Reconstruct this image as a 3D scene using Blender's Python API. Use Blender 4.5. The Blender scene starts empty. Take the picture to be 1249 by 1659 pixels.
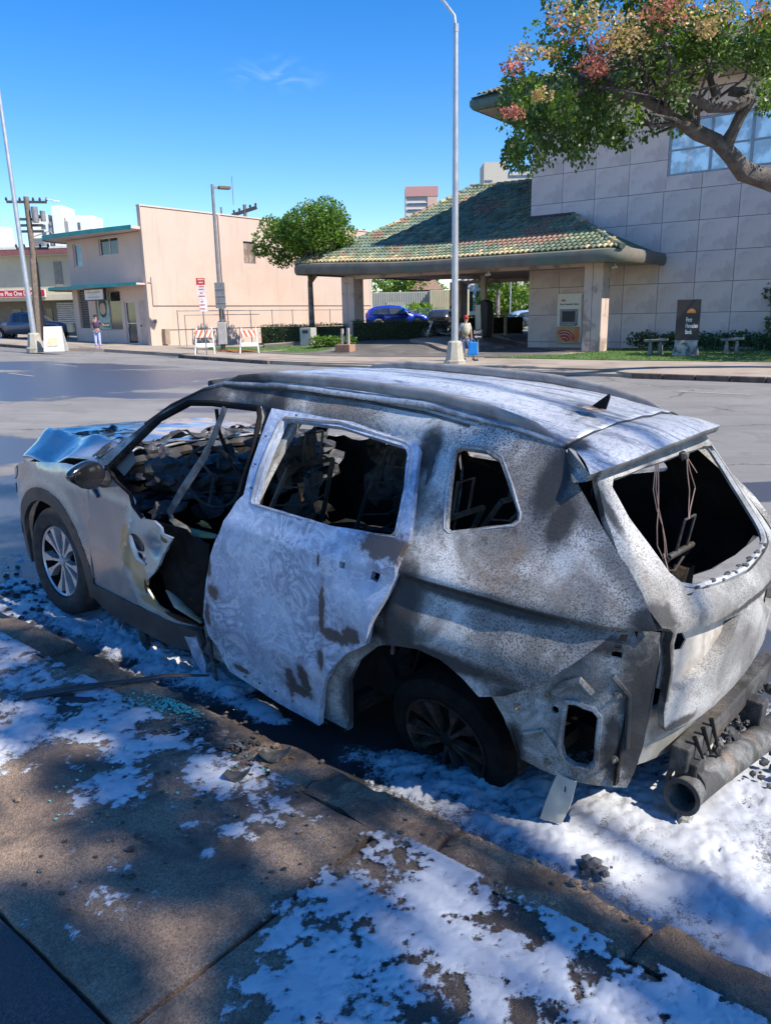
import bpy, bmesh, math, random
import numpy as np
from mathutils import Vector, Matrix, noise as mnoise
from mathutils.geometry import delaunay_2d_cdt
PI = math.pi
rnd = random.Random(7)
SC = bpy.context.scene
COL = SC.collection

# ------------------------------------------------------------------ camera
F_PX, IMG_H = 1250.0, 1659.0
PITCH, ROLL, CAM_H = math.radians(14.2), math.radians(1.1), 1.87
fwd = Vector((0, math.cos(PITCH), -math.sin(PITCH)))
rt = Vector((1, 0, 0)); up = rt.cross(fwd)
cx_ = rt * math.cos(ROLL) - up * math.sin(ROLL)
cy_ = rt * math.sin(ROLL) + up * math.cos(ROLL)
cam = bpy.data.cameras.new('camera'); camo = bpy.data.objects.new('camera', cam); COL.objects.link(camo)
cam.sensor_fit = 'VERTICAL'; cam.sensor_height = 24.0; cam.lens = 24.0 * F_PX / IMG_H
cam.clip_start = 0.05; cam.clip_end = 6000
m = Matrix((cx_, cy_, -fwd)).transposed().to_4x4(); m.translation = Vector((0, 0, CAM_H))
camo.matrix_world = m
SC.camera = camo
# ------------------------------------------------------------------ light
SUN_EL = math.radians(47)
SUN_H = Vector((0.848, -0.53, 0)).normalized()
SUN_D = (SUN_H * math.cos(SUN_EL) + Vector((0, 0, math.sin(SUN_EL)))).normalized()
world = bpy.data.worlds.new('World'); SC.world = world; world.use_nodes = True
nt = world.node_tree; nt.nodes.clear()
wo = nt.nodes.new('ShaderNodeOutputWorld'); bg = nt.nodes.new('ShaderNodeBackground')
sky = nt.nodes.new('ShaderNodeTexSky'); sky.sky_type = 'NISHITA'; sky.sun_disc = False
sky.sun_elevation = SUN_EL; sky.sun_rotation = math.atan2(SUN_H.x, SUN_H.y)
sky.altitude = 0; sky.air_density = 1.0; sky.dust_density = 0.15; sky.ozone_density = 3.0
hs = nt.nodes.new('ShaderNodeHueSaturation'); hs.inputs['Saturation'].default_value = 1.42; hs.inputs['Hue'].default_value = .509
nt.links.new(sky.outputs[0], hs.inputs['Color'])
# one faint wisp of cloud, fixed in the sky
tc = nt.nodes.new('ShaderNodeTexCoord'); CL = Vector((-.1146, .9576, .2642)).normalized()
sb_ = nt.nodes.new('ShaderNodeVectorMath'); sb_.operation = 'SUBTRACT'; nt.links.new(tc.outputs['Generated'], sb_.inputs[0]); sb_.inputs[1].default_value = CL
dv_ = nt.nodes.new('ShaderNodeVectorMath'); dv_.operation = 'DIVIDE'; nt.links.new(sb_.outputs[0], dv_.inputs[0]); dv_.inputs[1].default_value = (.065, .2, .022)
ln_ = nt.nodes.new('ShaderNodeVectorMath'); ln_.operation = 'LENGTH'; nt.links.new(dv_.outputs[0], ln_.inputs[0])
nz0 = nt.nodes.new('ShaderNodeTexNoise'); nz0.inputs['Scale'].default_value = 26; nz0.inputs['Detail'].default_value = 7; nz0.inputs['Distortion'].default_value = 1.2
mp0 = nt.nodes.new('ShaderNodeMapping'); mp0.inputs['Scale'].default_value = (1, 1, 2.6); nt.links.new(tc.outputs['Generated'], mp0.inputs[0]); nt.links.new(mp0.outputs[0], nz0.inputs['Vector'])
m1_ = nt.nodes.new('ShaderNodeMapRange'); m1_.inputs[1].default_value = 1.0; m1_.inputs[2].default_value = .2; nt.links.new(ln_.outputs['Value'], m1_.inputs[0])
m2_ = nt.nodes.new('ShaderNodeMapRange'); m2_.inputs[1].default_value = .45; m2_.inputs[2].default_value = .75; m2_.inputs[4].default_value = .13; nt.links.new(nz0.outputs['Fac'], m2_.inputs[0])
mm_ = nt.nodes.new('ShaderNodeMath'); mm_.operation = 'MULTIPLY'; nt.links.new(m1_.outputs[0], mm_.inputs[0]); nt.links.new(m2_.outputs[0], mm_.inputs[1])
mx_ = nt.nodes.new('ShaderNodeMix'); mx_.data_type = 'RGBA'; nt.links.new(mm_.outputs[0], mx_.inputs[0]); nt.links.new(hs.outputs[0], mx_.inputs[6]); mx_.inputs[7].default_value = (6.0, 6.6, 7.5, 1)
nt.links.new(mx_.outputs[2], bg.inputs[0]); nt.links.new(bg.outputs[0], wo.inputs[0])
bg.inputs[1].default_value = 0.122
sun = bpy.data.lights.new('sun', 'SUN'); suno = bpy.data.objects.new('sun', sun); COL.objects.link(suno)
sun.energy = 4.1; sun.angle = math.radians(0.5); sun.color = (1.0, 0.93, 0.82)
suno.rotation_euler = (-SUN_D).to_track_quat('-Z', 'Y').to_euler()
SC.view_settings.view_transform = 'Standard'; SC.view_settings.look = 'None'
SC.view_settings.exposure = 0.82; SC.view_settings.gamma = 1.0; SC.view_settings.use_curve_mapping = False
SC.cycles.max_bounces = 6; SC.cycles.diffuse_bounces = 3; SC.cycles.glossy_bounces = 3; SC.cycles.transmission_bounces = 4
SC.cycles.transparent_max_bounces = 6; SC.cycles.caustics_reflective = False; SC.cycles.caustics_refractive = False

# ------------------------------------------------------------------ helpers
def tag(o, label=None, cat=None, group=None, kind=None):
    if label: o['label'] = label
    if cat: o['category'] = cat
    if group: o['group'] = group
    if kind: o['kind'] = kind
    return o
def empty(name, loc=(0, 0, 0), rz=0.0, label=None, cat=None, group=None, kind=None):
    o = bpy.data.objects.new(name, None); COL.objects.link(o)
    o.location = loc; o.rotation_euler = (0, 0, rz); o.empty_display_size = .1
    return tag(o, label, cat, group, kind)
def mobj(name, me, mat=None, parent=None, loc=None):
    o = bpy.data.objects.new(name, me); COL.objects.link(o)
    if mat is not None:
        for mm in (mat if isinstance(mat, (list, tuple)) else [mat]): me.materials.append(mm)
    if parent is not None: o.parent = parent
    if loc is not None: o.location = loc
    return o
class MB:
    """collects shapes into one mesh"""
    def __init__(s): s.v = []; s.f = []; s.mi = []; s.m = 0
    def add(s, vs, fs):
        b = len(s.v); s.v += [tuple(v) for v in vs]; s.f += [tuple(i + b for i in f) for f in fs]; s.mi += [s.m] * len(fs); return s
    def box(s, lo, hi, tf=None):
        x0, y0, z0 = lo; x1, y1, z1 = hi
        vs = [(x0, y0, z0), (x1, y0, z0), (x1, y1, z0), (x0, y1, z0), (x0, y0, z1), (x1, y0, z1), (x1, y1, z1), (x0, y1, z1)]
        if tf: vs = [tf(v) for v in vs]
        return s.add(vs, [(0, 3, 2, 1), (4, 5, 6, 7), (0, 1, 5, 4), (1, 2, 6, 5), (2, 3, 7, 6), (3, 0, 4, 7)])
    def cbox(s, c, d, rz=0, rx=0, ry=0):
        M = Matrix.Translation(c) @ Matrix.Rotation(rz, 4, 'Z') @ Matrix.Rotation(rx, 4, 'X') @ Matrix.Rotation(ry, 4, 'Y')
        h = [q / 2 for q in d]
        return s.box((-h[0], -h[1], -h[2]), tuple(h), lambda v: M @ Vector(v))
    def tube(s, pts, r, n=8, cap=True, flat=None):
        pts = [Vector(p) for p in pts]; N = len(pts)
        rs = list(r) if isinstance(r, (list, tuple)) else [r] * N
        t0 = (pts[1] - pts[0]).normalized()
        a = t0.orthogonal().normalized() if flat is None else (Vector(flat) - t0 * Vector(flat).dot(t0)).normalized()
        vs = []
        for i, p in enumerate(pts):
            t = (pts[min(i + 1, N - 1)] - pts[max(i - 1, 0)]).normalized()
            a = (a - t * a.dot(t)).normalized(); b = t.cross(a)
            k = .45 if flat is not None else 1
            for j in range(n):
                th = 2 * PI * j / n
                vs.append(p + (a * math.cos(th) * k + b * math.sin(th)) * rs[i])
        fs = [(i * n + j, i * n + (j + 1) % n, (i + 1) * n + (j + 1) % n, (i + 1) * n + j) for i in range(N - 1) for j in range(n)]
        if cap: fs += [tuple(range(n - 1, -1, -1)), tuple((N - 1) * n + j for j in range(n))]
        return s.add(vs, fs)
    def cyl(s, p0, p1, r0, r1=None, n=12): return s.tube([p0, p1], [r0, r0 if r1 is None else r1], n)
    def lathe(s, prof, n=24, M=None, close=False):
        M = M or Matrix.Identity(4); vs = []
        for (r, h) in prof:
            for j in range(n):
                th = 2 * PI * j / n; vs.append(M @ Vector((r * math.cos(th), r * math.sin(th), h)))
        K = len(prof)
        fs = [(i * n + j, i * n + (j + 1) % n, (i + 1) * n + (j + 1) % n, (i + 1) * n + j) for i in range(K - 1) for j in range(n)]
        if close: fs += [((K - 1) * n + j, (K - 1) * n + (j + 1) % n, (j + 1) % n, j) for j in range(n)]
        return s.add(vs, fs)
    def prism(s, poly, f0, f1):
        """poly: 2D points; f0/f1 map (a,b)->3D for the two caps"""
        n = len(poly); vs = [f0(*p) for p in poly] + [f1(*p) for p in poly]
        return s.add(vs, [tuple(range(n)), tuple(range(2 * n - 1, n - 1, -1))] + [(j, j + n, (j + 1) % n + n, (j + 1) % n) for j in range(n)])
    def blob(s, c, r, seed=0, amp=.3, sub=2):
        bm = bmesh.new(); bmesh.ops.create_icosphere(bm, subdivisions=sub, radius=1)
        r = r if isinstance(r, (tuple, list)) else (r, r, r)
        vs = []
        for v in bm.verts:
            k = 1 + amp * mnoise.noise(v.co * 1.6 + Vector((seed * 3.1, seed * 7.7, seed)))+ amp*.5 * mnoise.noise(v.co * 4 + Vector((seed, 0, seed)))
            vs.append((c[0] + v.co.x * r[0] * k, c[1] + v.co.y * r[1] * k, c[2] + v.co.z * r[2] * k))
        s.add(vs, [[v.index for v in f.verts] for f in bm.faces]); bm.free(); return s
    def build(s, name, mat, parent=None, smooth=False, bevel=0, loc=None, rot=None):
        me = bpy.data.meshes.new(name); me.from_pydata(s.v, [], s.f)
        if any(s.mi): me.polygons.foreach_set('material_index', s.mi)
        fixn(me)
        if smooth:
            me.polygons.foreach_set('use_smooth', [True] * len(me.polygons))
            me.set_sharp_from_angle(angle=math.radians(40 if smooth is True else smooth))
        o = mobj(name, me, mat, parent, loc)
        if rot: o.rotation_euler = rot
        if bevel:
            b = o.modifiers.new('bevel', 'BEVEL'); b.width = bevel; b.segments = 2; b.limit_method = 'ANGLE'
        return o
def fixn(me):
    bm = bmesh.new(); bm.from_mesh(me); bmesh.ops.recalc_face_normals(bm, faces=bm.faces); bm.to_mesh(me); bm.free(); me.update()
def sm(t, a=0.0, b=1.0):
    t = (t - a) / (b - a); t = max(0.0, min(1.0, t)); return t * t * (3 - 2 * t)
def lerp_tab(x, tab):
    if x <= tab[0][0]: return tab[0][1]
    for (a, b), (c, d) in zip(tab, tab[1:]):
        if x <= c: return b + (d - b) * (x - a) / (c - a)
    return tab[-1][1]
def fbm(x, y, z=0, o=4):
    return mnoise.fractal(Vector((x, y, z)), 1.0, 2.0, o, noise_basis='PERLIN_ORIGINAL')
def inpoly(p, poly):
    x, y = p; c = False; n = len(poly)
    for i in range(n):
        x0, y0 = poly[i]; x1, y1 = poly[i - 1]
        if (y0 > y) != (y1 > y) and x < (x1 - x0) * (y - y0) / (y1 - y0) + x0: c = not c
    return c
def smooth_poly(poly, it=1, keep=()):
    for _ in range(it):
        out = []
        n = len(poly)
        for i in range(n):
            a, b = poly[i], poly[(i + 1) % n]
            out += [(a[0] * .75 + b[0] * .25, a[1] * .75 + b[1] * .25), (a[0] * .25 + b[0] * .75, a[1] * .25 + b[1] * .75)]
        poly = out
    return poly
def dens(poly, st):
    out = []
    for i in range(len(poly)):
        a, b = poly[i], poly[(i + 1) % len(poly)]
        n = max(1, int(math.hypot(b[0] - a[0], b[1] - a[1]) / st))
        out += [(a[0] + (b[0] - a[0]) * k / n, a[1] + (b[1] - a[1]) * k / n) for k in range(n)]
    return out
def sheet(name, outline, holes, fmap, thick, mat, parent, step=.04, jag=0.0, seed=0, rows=()):
    """a 2D outline with holes, filled, mapped to 3D and given thickness"""
    outs = [dens(outline, step)] + [dens(h, step) for h in holes]
    if jag:
        outs = [[(p[0] + jag * mnoise.noise(Vector((p[0] * 14, p[1] * 14, seed))), p[1] + jag * mnoise.noise(Vector((p[0] * 14, p[1] * 14, seed + 5)))) for p in o] for o in outs]
    pts = []; edges = []
    for o in outs:
        b = len(pts); pts += o; edges += [(b + i, b + (i + 1) % len(o)) for i in range(len(o))]
    xs = [p[0] for p in outs[0]]; ys = [p[1] for p in outs[0]]
    P0 = outs[0]; x = min(xs) + step / 2; r = 0
    segs = pts[:]
    for zr_ in rows:
        xx = min(xs)
        while xx < max(xs):
            if inpoly((xx, zr_), P0) and not any(inpoly((xx, zr_), h) for h in outs[1:]) and min((xx - q[0]) ** 2 + (zr_ - q[1]) ** 2 for q in segs) > (step * .4) ** 2: pts.append((xx, zr_))
            xx += step * .8
    while x < max(xs):
        y = min(ys) + step / 2 + (step / 2 if r % 2 else 0)
        while y < max(ys):
            if not any(abs(y - zr_) < step * .45 for zr_ in rows) and inpoly((x, y), P0) and not any(inpoly((x, y), h) for h in outs[1:]) and min((x - q[0]) ** 2 + (y - q[1]) ** 2 for q in segs) > (step * .55) ** 2:
                pts.append((x, y))
            y += step
        x += step * .87; r += 1
    res = delaunay_2d_cdt([Vector(p) for p in pts], edges, [], 0, 1e-6)
    V = res[0]; tris = []
    for f in res[2]:
        c = (sum(V[i].x for i in f) / len(f), sum(V[i].y for i in f) / len(f))
        if inpoly(c, P0) and not any(inpoly(c, h) for h in outs[1:]): tris.append(tuple(f))
    me = bpy.data.meshes.new(name); me.from_pydata([fmap(v.x, v.y) for v in V], [], tris)
    bm = bmesh.new(); bm.from_mesh(me)
    bmesh.ops.delete(bm, geom=[v for v in bm.verts if not v.link_faces], context='VERTS')
    tot = sum((f.normal.dot(f.calc_center_median() - Vector((f.calc_center_median().x * .5, 0, .9))) * f.calc_area() for f in bm.faces), 0.0)
    if tot < 0: bmesh.ops.reverse_faces(bm, faces=bm.faces)
    thick = abs(thick)
    bm.to_mesh(me); bm.free()
    me.polygons.foreach_set('use_smooth', [True] * len(me.polygons))
    o = mobj(name, me, mat, parent)
    if thick:
        sd = o.modifiers.new('thickness', 'SOLIDIFY'); sd.thickness = abs(thick); sd.offset = -1 if thick > 0 else 1; sd.use_even_offset = False
        if isinstance(mat, (list, tuple)): sd.material_offset = 1
        es = o.modifiers.new('edges', 'EDGE_SPLIT'); es.split_angle = math.radians(38)
    return o
def grid(name, nu, nv, f, mat, parent=None, thick=0, keep=None, smooth=True):
    vs = [f(i / nu, j / nv) for i in range(nu + 1) for j in range(nv + 1)]
    fs = [(i * (nv + 1) + j, (i + 1) * (nv + 1) + j, (i + 1) * (nv + 1) + j + 1, i * (nv + 1) + j + 1) for i in range(nu) for j in range(nv) if keep is None or keep((i + .5) / nu, (j + .5) / nv)]
    me = bpy.data.meshes.new(name); me.from_pydata(vs, [], fs); me.update()
    if sum(p.normal.z * p.area for p in me.polygons) < 0: me.flip_normals()
    thick = abs(thick)
    if smooth: me.polygons.foreach_set('use_smooth', [True] * len(fs))
    o = mobj(name, me, mat, parent)
    if thick:
        sd = o.modifiers.new('thickness', 'SOLIDIFY'); sd.thickness = abs(thick); sd.offset = -1 if thick > 0 else 1
        if isinstance(mat, (list, tuple)): sd.material_offset = 1
    return o
def text(name, body, size, mat, parent, loc, rot, depth=.004, align='LEFT', bold=0.0, sx=1.0):
    cu = bpy.data.curves.new(name, 'FONT'); cu.body = body; cu.size = size; cu.extrude = depth; cu.align_x = align; cu.offset = bold; cu.resolution_u = 3
    t = bpy.data.objects.new('tmp', cu); COL.objects.link(t)
    me = bpy.data.meshes.new_from_object(t.evaluated_get(bpy.context.evaluated_depsgraph_get()))
    bpy.data.objects.remove(t)
    me.name = name; me.materials.clear()
    o = mobj(name, me, mat, parent, loc); o.rotation_euler = rot; o.scale = (sx, 1, 1)
    return o
def copy_tree(o, parent=None):
    c = o.copy(); COL.objects.link(c); c.parent = parent
    for ch in [q for q in bpy.data.objects if q.parent == o]: copy_tree(ch, c)
    return c

# ------------------------------------------------------------------ materials
def new_mat(name):
    mt = bpy.data.materials.new(name); mt.use_nodes = True; n = mt.node_tree; n.nodes.clear()
    out = n.nodes.new('ShaderNodeOutputMaterial'); b = n.nodes.new('ShaderNodeBsdfPrincipled'); n.links.new(b.outputs[0], out.inputs[0])
    return mt, n, b, out
def NN(n, t, **kw):
    x = n.nodes.new(t)
    for k, v in kw.items():
        if k.startswith('_'): setattr(x, k[1:], v)
        else: x.inputs[k.replace('__', ' ')].default_value = v
    return x
def noise_n(n, co, scale, detail=4, rough=.55, dist=0.0):
    x = NN(n, 'ShaderNodeTexNoise', Scale=scale, Detail=detail, Roughness=rough, Distortion=dist); n.links.new(co, x.inputs['Vector']); return x.outputs['Fac']
def ramp(n, fac, a, b, lo=0.0, hi=1.0):
    x = NN(n, 'ShaderNodeMapRange'); x.interpolation_type = 'SMOOTHSTEP'
    n.links.new(fac, x.inputs[0]); x.inputs[1].default_value = a; x.inputs[2].default_value = b; x.inputs[3].default_value = lo; x.inputs[4].default_value = hi; return x.outputs[0]
def mix(n, fac, a, b):
    x = n.nodes.new('ShaderNodeMix'); x.data_type = 'RGBA'
    for k, v in ((0, fac), (6, a), (7, b)):
        if isinstance(v, (int, float)): x.inputs[k].default_value = v
        elif isinstance(v, tuple): x.inputs[k].default_value = (*v, 1)
        else: n.links.new(v, x.inputs[k])
    return x.outputs[2]
def mth(n, op, a, b=None, c=None):
    x = n.nodes.new('ShaderNodeMath'); x.operation = op
    for i, v in enumerate((a, b, c)):
        if v is None: continue
        if isinstance(v, (int, float)): x.inputs[i].default_value = v
        else: n.links.new(v, x.inputs[i])
    return x.outputs[0]
def setc(n, b, k, v):
    if isinstance(v, (int, float)): b.inputs[k].default_value = v
    elif isinstance(v, tuple): b.inputs[k].default_value = (*v, 1)
    else: n.links.new(v, b.inputs[k])
def bump(n, b, h, strength=.3, dist=.01):
    x = NN(n, 'ShaderNodeBump', Strength=strength, Distance=dist); n.links.new(h, x.inputs['Height']); n.links.new(x.outputs[0], b.inputs['Normal']); return x
def coords(n, obj=True):
    return n.nodes.new('ShaderNodeTexCoord').outputs['Object' if obj else 'Generated'] if obj else n.nodes.new('ShaderNodeNewGeometry').outputs['Position']
_mc = {}
def pm(name, c1, c2=None, scale=3.0, rough=.7, metal=0.0, objrand=0.0, vstain=0.0, bs=.15, bscale=60.0, bd=.004, world_co=False, lo=.35, hi=.65, spec=None, c3=None, s3=.5):
    """plain procedural surface: two tones mixed by noise, fine relief, optional large stains"""
    if name in _mc: return _mc[name]
    mt, n, b, out = new_mat(name); co = coords(n, not world_co)
    if c2 is None: c2 = tuple(q * .8 for q in c1)
    f = ramp(n, noise_n(n, co, scale, 6, .6), lo, hi)
    c = mix(n, f, c1, c2)
    if c3: c = mix(n, ramp(n, noise_n(n, co, s3, 5, .6, .4), .5, .62), c, c3)
    if vstain:
        mp = NN(n, 'ShaderNodeMapping'); n.links.new(co, mp.inputs[0]); mp.inputs['Scale'].default_value = (1.2, 1.2, .10)
        c = mix(n, ramp(n, noise_n(n, mp.outputs[0], 2.5, 8, .7, .3), .50, .72, 0, vstain), c, tuple(q * .72 for q in c1)); c = mix(n, ramp(n, noise_n(n, co, .5, 6, .7), .55, .60, 0, vstain * .5), c, tuple(min(1, q * 1.08) for q in c1))
    if objrand:
        oi = n.nodes.new('ShaderNodeObjectInfo'); c = mix(n, mth(n, 'MULTIPLY', oi.outputs['Random'], objrand), c, tuple(q * .62 for q in c1))
    setc(n, b, 'Base Color', c); b.inputs['Metallic'].default_value = metal
    setc(n, b, 'Roughness', ramp(n, noise_n(n, co, scale * 2.3, 3), .3, .7, rough * .85, min(1, rough * 1.12)))
    if spec is not None: b.inputs['Specular IOR Level'].default_value = spec
    if bs: bump(n, b, noise_n(n, co, bscale, 4), bs, bd)
    _mc[name] = mt; return mt
def spot_mask(n, co, spots, warp=.35, ns=9.0, soft=(.82, 1.12)):
    """max of soft ellipses (centre, radii) in object space, edges broken by noise"""
    nz = NN(n, 'ShaderNodeTexNoise', Scale=ns, Detail=6, Roughness=.7); n.links.new(co, nz.inputs['Vector'])
    k = mth(n, 'MULTIPLY', mth(n, 'SUBTRACT', nz.outputs['Fac'], .5), warp * 2.2)
    res = None
    for (c, r) in spots:
        sv = n.nodes.new('ShaderNodeVectorMath'); sv.operation = 'SUBTRACT'; n.links.new(co, sv.inputs[0]); sv.inputs[1].default_value = c
        dv = n.nodes.new('ShaderNodeVectorMath'); dv.operation = 'DIVIDE'; n.links.new(sv.outputs[0], dv.inputs[0]); dv.inputs[1].default_value = r
        ln = n.nodes.new('ShaderNodeVectorMath'); ln.operation = 'LENGTH'; n.links.new(dv.outputs[0], ln.inputs[0])
        v = ramp(n, mth(n, 'ADD', ln.outputs['Value'], k), soft[0], soft[1], 1.0, 0.0)
        res = v if res is None else mth(n, 'MAXIMUM', res, v)
    return res
def burnt(name, light=(.50, .52, .55), mid=(.27, .27, .27), soot=(.035, .033, .032), speck=.5, swirl=0.0, spots=(), rust=(), rustc=(.10, .055, .035), darkamt=.62, rough=.62, ashscale=3.0, warp=.35, metal=.15, ns=9.0, specsc=150.0, rmul=1.0, streak=None, tint=.5):
    if name in _mc: return _mc[name]
    mt, n, b, out = new_mat(name); co = coords(n)
    big = noise_n(n, co, ashscale, 5, .6, .8 + swirl * 2)
    c = mix(n, ramp(n, big, .36, .62), light, mid)
    med = noise_n(n, co, 16, 6, .72, .5)
    c = mix(n, ramp(n, med, .52, .66, 0, .6 * speck + .15 * (swirl > 0)), c, tuple(q * .62 for q in mid)); c = mix(n, ramp(n, med, .36, .26, 0, .55), c, tuple(min(.85, q * 1.35) for q in light))
    if swirl:
        w1 = noise_n(n, co, 4.6, 5, .55, 2.6)
        w = mth(n, 'ABSOLUTE', mth(n, 'SUBTRACT', mth(n, 'FRACT', mth(n, 'MULTIPLY', w1, 4.5)), .5))
        rg = ramp(n, noise_n(n, co, 1.9, 3), .40, .60)
        c = mix(n, mth(n, 'MULTIPLY', mth(n, 'MULTIPLY', ramp(n, w, .26, .49), swirl), rg), c, tuple(q * .42 for q in light))
        c = mix(n, mth(n, 'MULTIPLY', ramp(n, w, .20, .02), .8 * swirl), c, (.74, .78, .84))
        w2 = noise_n(n, co, 7.5, 6, .7, 2.2); c = mix(n, ramp(n, w2, .60, .66, 0, .55 * swirl), c, (.22, .22, .25)); c = mix(n, ramp(n, mth(n, 'ABSOLUTE', mth(n, 'SUBTRACT', w2, .46)), .012, .0, 0, .7 * swirl), c, (.15, .13, .13))
    if streak:
        mp = NN(n, 'ShaderNodeMapping'); n.links.new(co, mp.inputs[0]); mp.inputs['Scale'].default_value = (1.3, 9.0, 1.0)
        sn_ = noise_n(n, mp.outputs[0], 2.2, 8, .72, .3); c = mix(n, ramp(n, sn_, .50, .62, 0, .85), c, streak); c = mix(n, ramp(n, noise_n(n, co, 40, 5, .7), .52, .66, 0, .6), c, streak)
    # crazed ash flakes
    vo = NN(n, 'ShaderNodeTexVoronoi', Scale=specsc); n.links.new(co, vo.inputs['Vector'])
    fl = noise_n(n, co, specsc * 1.7, 3, .7)
    mk = mth(n, 'MULTIPLY', ramp(n, mth(n, 'ADD', mth(n, 'MULTIPLY', vo.outputs['Distance'], .6), fl), .72, 1.0), speck)
    reg = ramp(n, noise_n(n, co, 2.6, 3), .35, .6, .35, 1.0)
    c = mix(n, mth(n, 'MULTIPLY', mk, reg), c, tuple(q * .42 for q in mid))
    fine = noise_n(n, co, 260, 2)
    c = mix(n, ramp(n, fine, .55, .75, 0, .35 * speck), c, soot)
    dk = ramp(n, noise_n(n, co, 2.1, 7, .72, .6), darkamt, darkamt + .1)
    c = mix(n, mth(n, 'MULTIPLY', dk, .75), c, tuple(q * 1.8 for q in soot))
    rt_ = mth(n, 'MULTIPLY', ramp(n, noise_n(n, co, 3.1, 7, .75, .8), .54, .70), ramp(n, noise_n(n, co, 60, 4, .8), .40, .60)); c = mix(n, mth(n, 'MULTIPLY', rt_, tint), c, (.30, .17, .085))
    if rust:
        c = mix(n, mth(n, 'MULTIPLY', spot_mask(n, co, rust, .95, 30.0, (.70, 1.20)), .92), c, rustc); c = mix(n, mth(n, 'MULTIPLY', spot_mask(n, co, [(a, tuple(q * 1.5 for q in r)) for a, r in rust], .9, 18.0, (.5, 1.3)), .30), c, (.20, .13, .09))
    if spots:
        c = mix(n, mth(n, 'MULTIPLY', spot_mask(n, co, spots, warp * 1.5, 26.0, (.55, 1.25)), .92), c, soot)
    setc(n, b, 'Base Color', c); b.inputs['Metallic'].default_value = metal
    setc(n, b, 'Roughness', ramp(n, fine, .3, .7, rough * .8, min(1, rough * 1.2)))
    b.inputs['Specular IOR Level'].default_value = .35 * rmul
    h = mth(n, 'ADD', mth(n, 'MULTIPLY', fl, .5), mth(n, 'MULTIPLY', big, 1.5))
    bump(n, b, h, .5, .005)
    _mc[name] = mt; return mt
def leafmat(name, cols, trans=.35, rough=.45):
    if name in _mc: return _mc[name]
    mt, n, b, out = new_mat(name)
    g = n.nodes.new('ShaderNodeNewGeometry')
    cr = n.nodes.new('ShaderNodeValToRGB'); cr.color_ramp.interpolation = 'LINEAR'
    els = cr.color_ramp.elements
    while len(els) < len(cols): els.new(.5)
    for i, c in enumerate(cols): els[i].position = i / max(1, len(cols) - 1); els[i].color = (*c, 1)
    n.links.new(g.outputs['Random Per Island'], cr.inputs[0])
    setc(n, b, 'Base Color', cr.outputs[0]); b.inputs['Roughness'].default_value = rough
    t = n.nodes.new('ShaderNodeBsdfTranslucent'); n.links.new(mix(n, .5, cr.outputs[0], (.25, .4, .04)), t.inputs[0])
    ms = n.nodes.new('ShaderNodeMixShader'); ms.inputs[0].default_value = trans
    n.links.new(b.outputs[0], ms.inputs[1]); n.links.new(t.outputs[0], ms.inputs[2]); n.links.new(ms.outputs[0], out.inputs[0])
    _mc[name] = mt; return mt
def glassmat(name, tint=(.02, .025, .03), rough=.05):
    if name in _mc: return _mc[name]
    mt, n, b, out = new_mat(name); co = coords(n)
    setc(n, b, 'Base Color', mix(n, ramp(n, noise_n(n, co, 1.5, 3), .4, .6), tint, tuple(q * 1.8 for q in tint)))
    b.inputs['Roughness'].default_value = rough; b.inputs['Specular IOR Level'].default_value = .8
    _mc[name] = mt; return mt
def paint(name, c, rough=.3, metal=0.0, coat=.5):
    if name in _mc: return _mc[name]
    mt, n, b, out = new_mat(name); co = coords(n)
    setc(n, b, 'Base Color', mix(n, ramp(n, noise_n(n, co, 4, 5), .4, .7), c, tuple(q * .88 for q in c)))
    setc(n, b, 'Roughness', ramp(n, noise_n(n, co, 14, 4), .3, .7, rough * .8, rough * 1.3)); b.inputs['Metallic'].default_value = metal
    b.inputs['Coat Weight'].default_value = coat; b.inputs['Coat Roughness'].default_value = .08
    _mc[name] = mt; return mt

# ------------------------------------------------------------------ ground
SD = Vector((-.77, .638)); ND = Vector((.638, .77))       # along the street (far left), across it
def st(s, n): return (SD.x * s + ND.x * n, SD.y * s + ND.y * n)
def sn(x, y): return (SD.x * x + SD.y * y, ND.x * x + ND.y * y)
BO = Vector((7.70, 41.72)); BA = math.radians(36.8)
BU = Vector((math.cos(BA), -math.sin(BA))); BV = Vector((math.sin(BA), math.cos(BA)))
def bk(u, v): return (BO.x + BU.x * u + BV.x * v, BO.y + BU.y * u + BV.y * v)
def G(x, y):
    t = max(0.0, -x - 2.0); a = .04 * t * t / (t + 4.0); a = a if a < .7 else .7 + .5 * (1 - math.exp(-(a - .7) / .5))
    d = Vector((x - BO.x, y - BO.y)); u = d.dot(BU); v = d.dot(BV)
    r = .5 * sm(v, -9.5, -3.0) * (1 - sm(u, -3.0, -.3)) * sm(u, -26, -14)
    return max(a, r) if y > 15 else a

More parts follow.
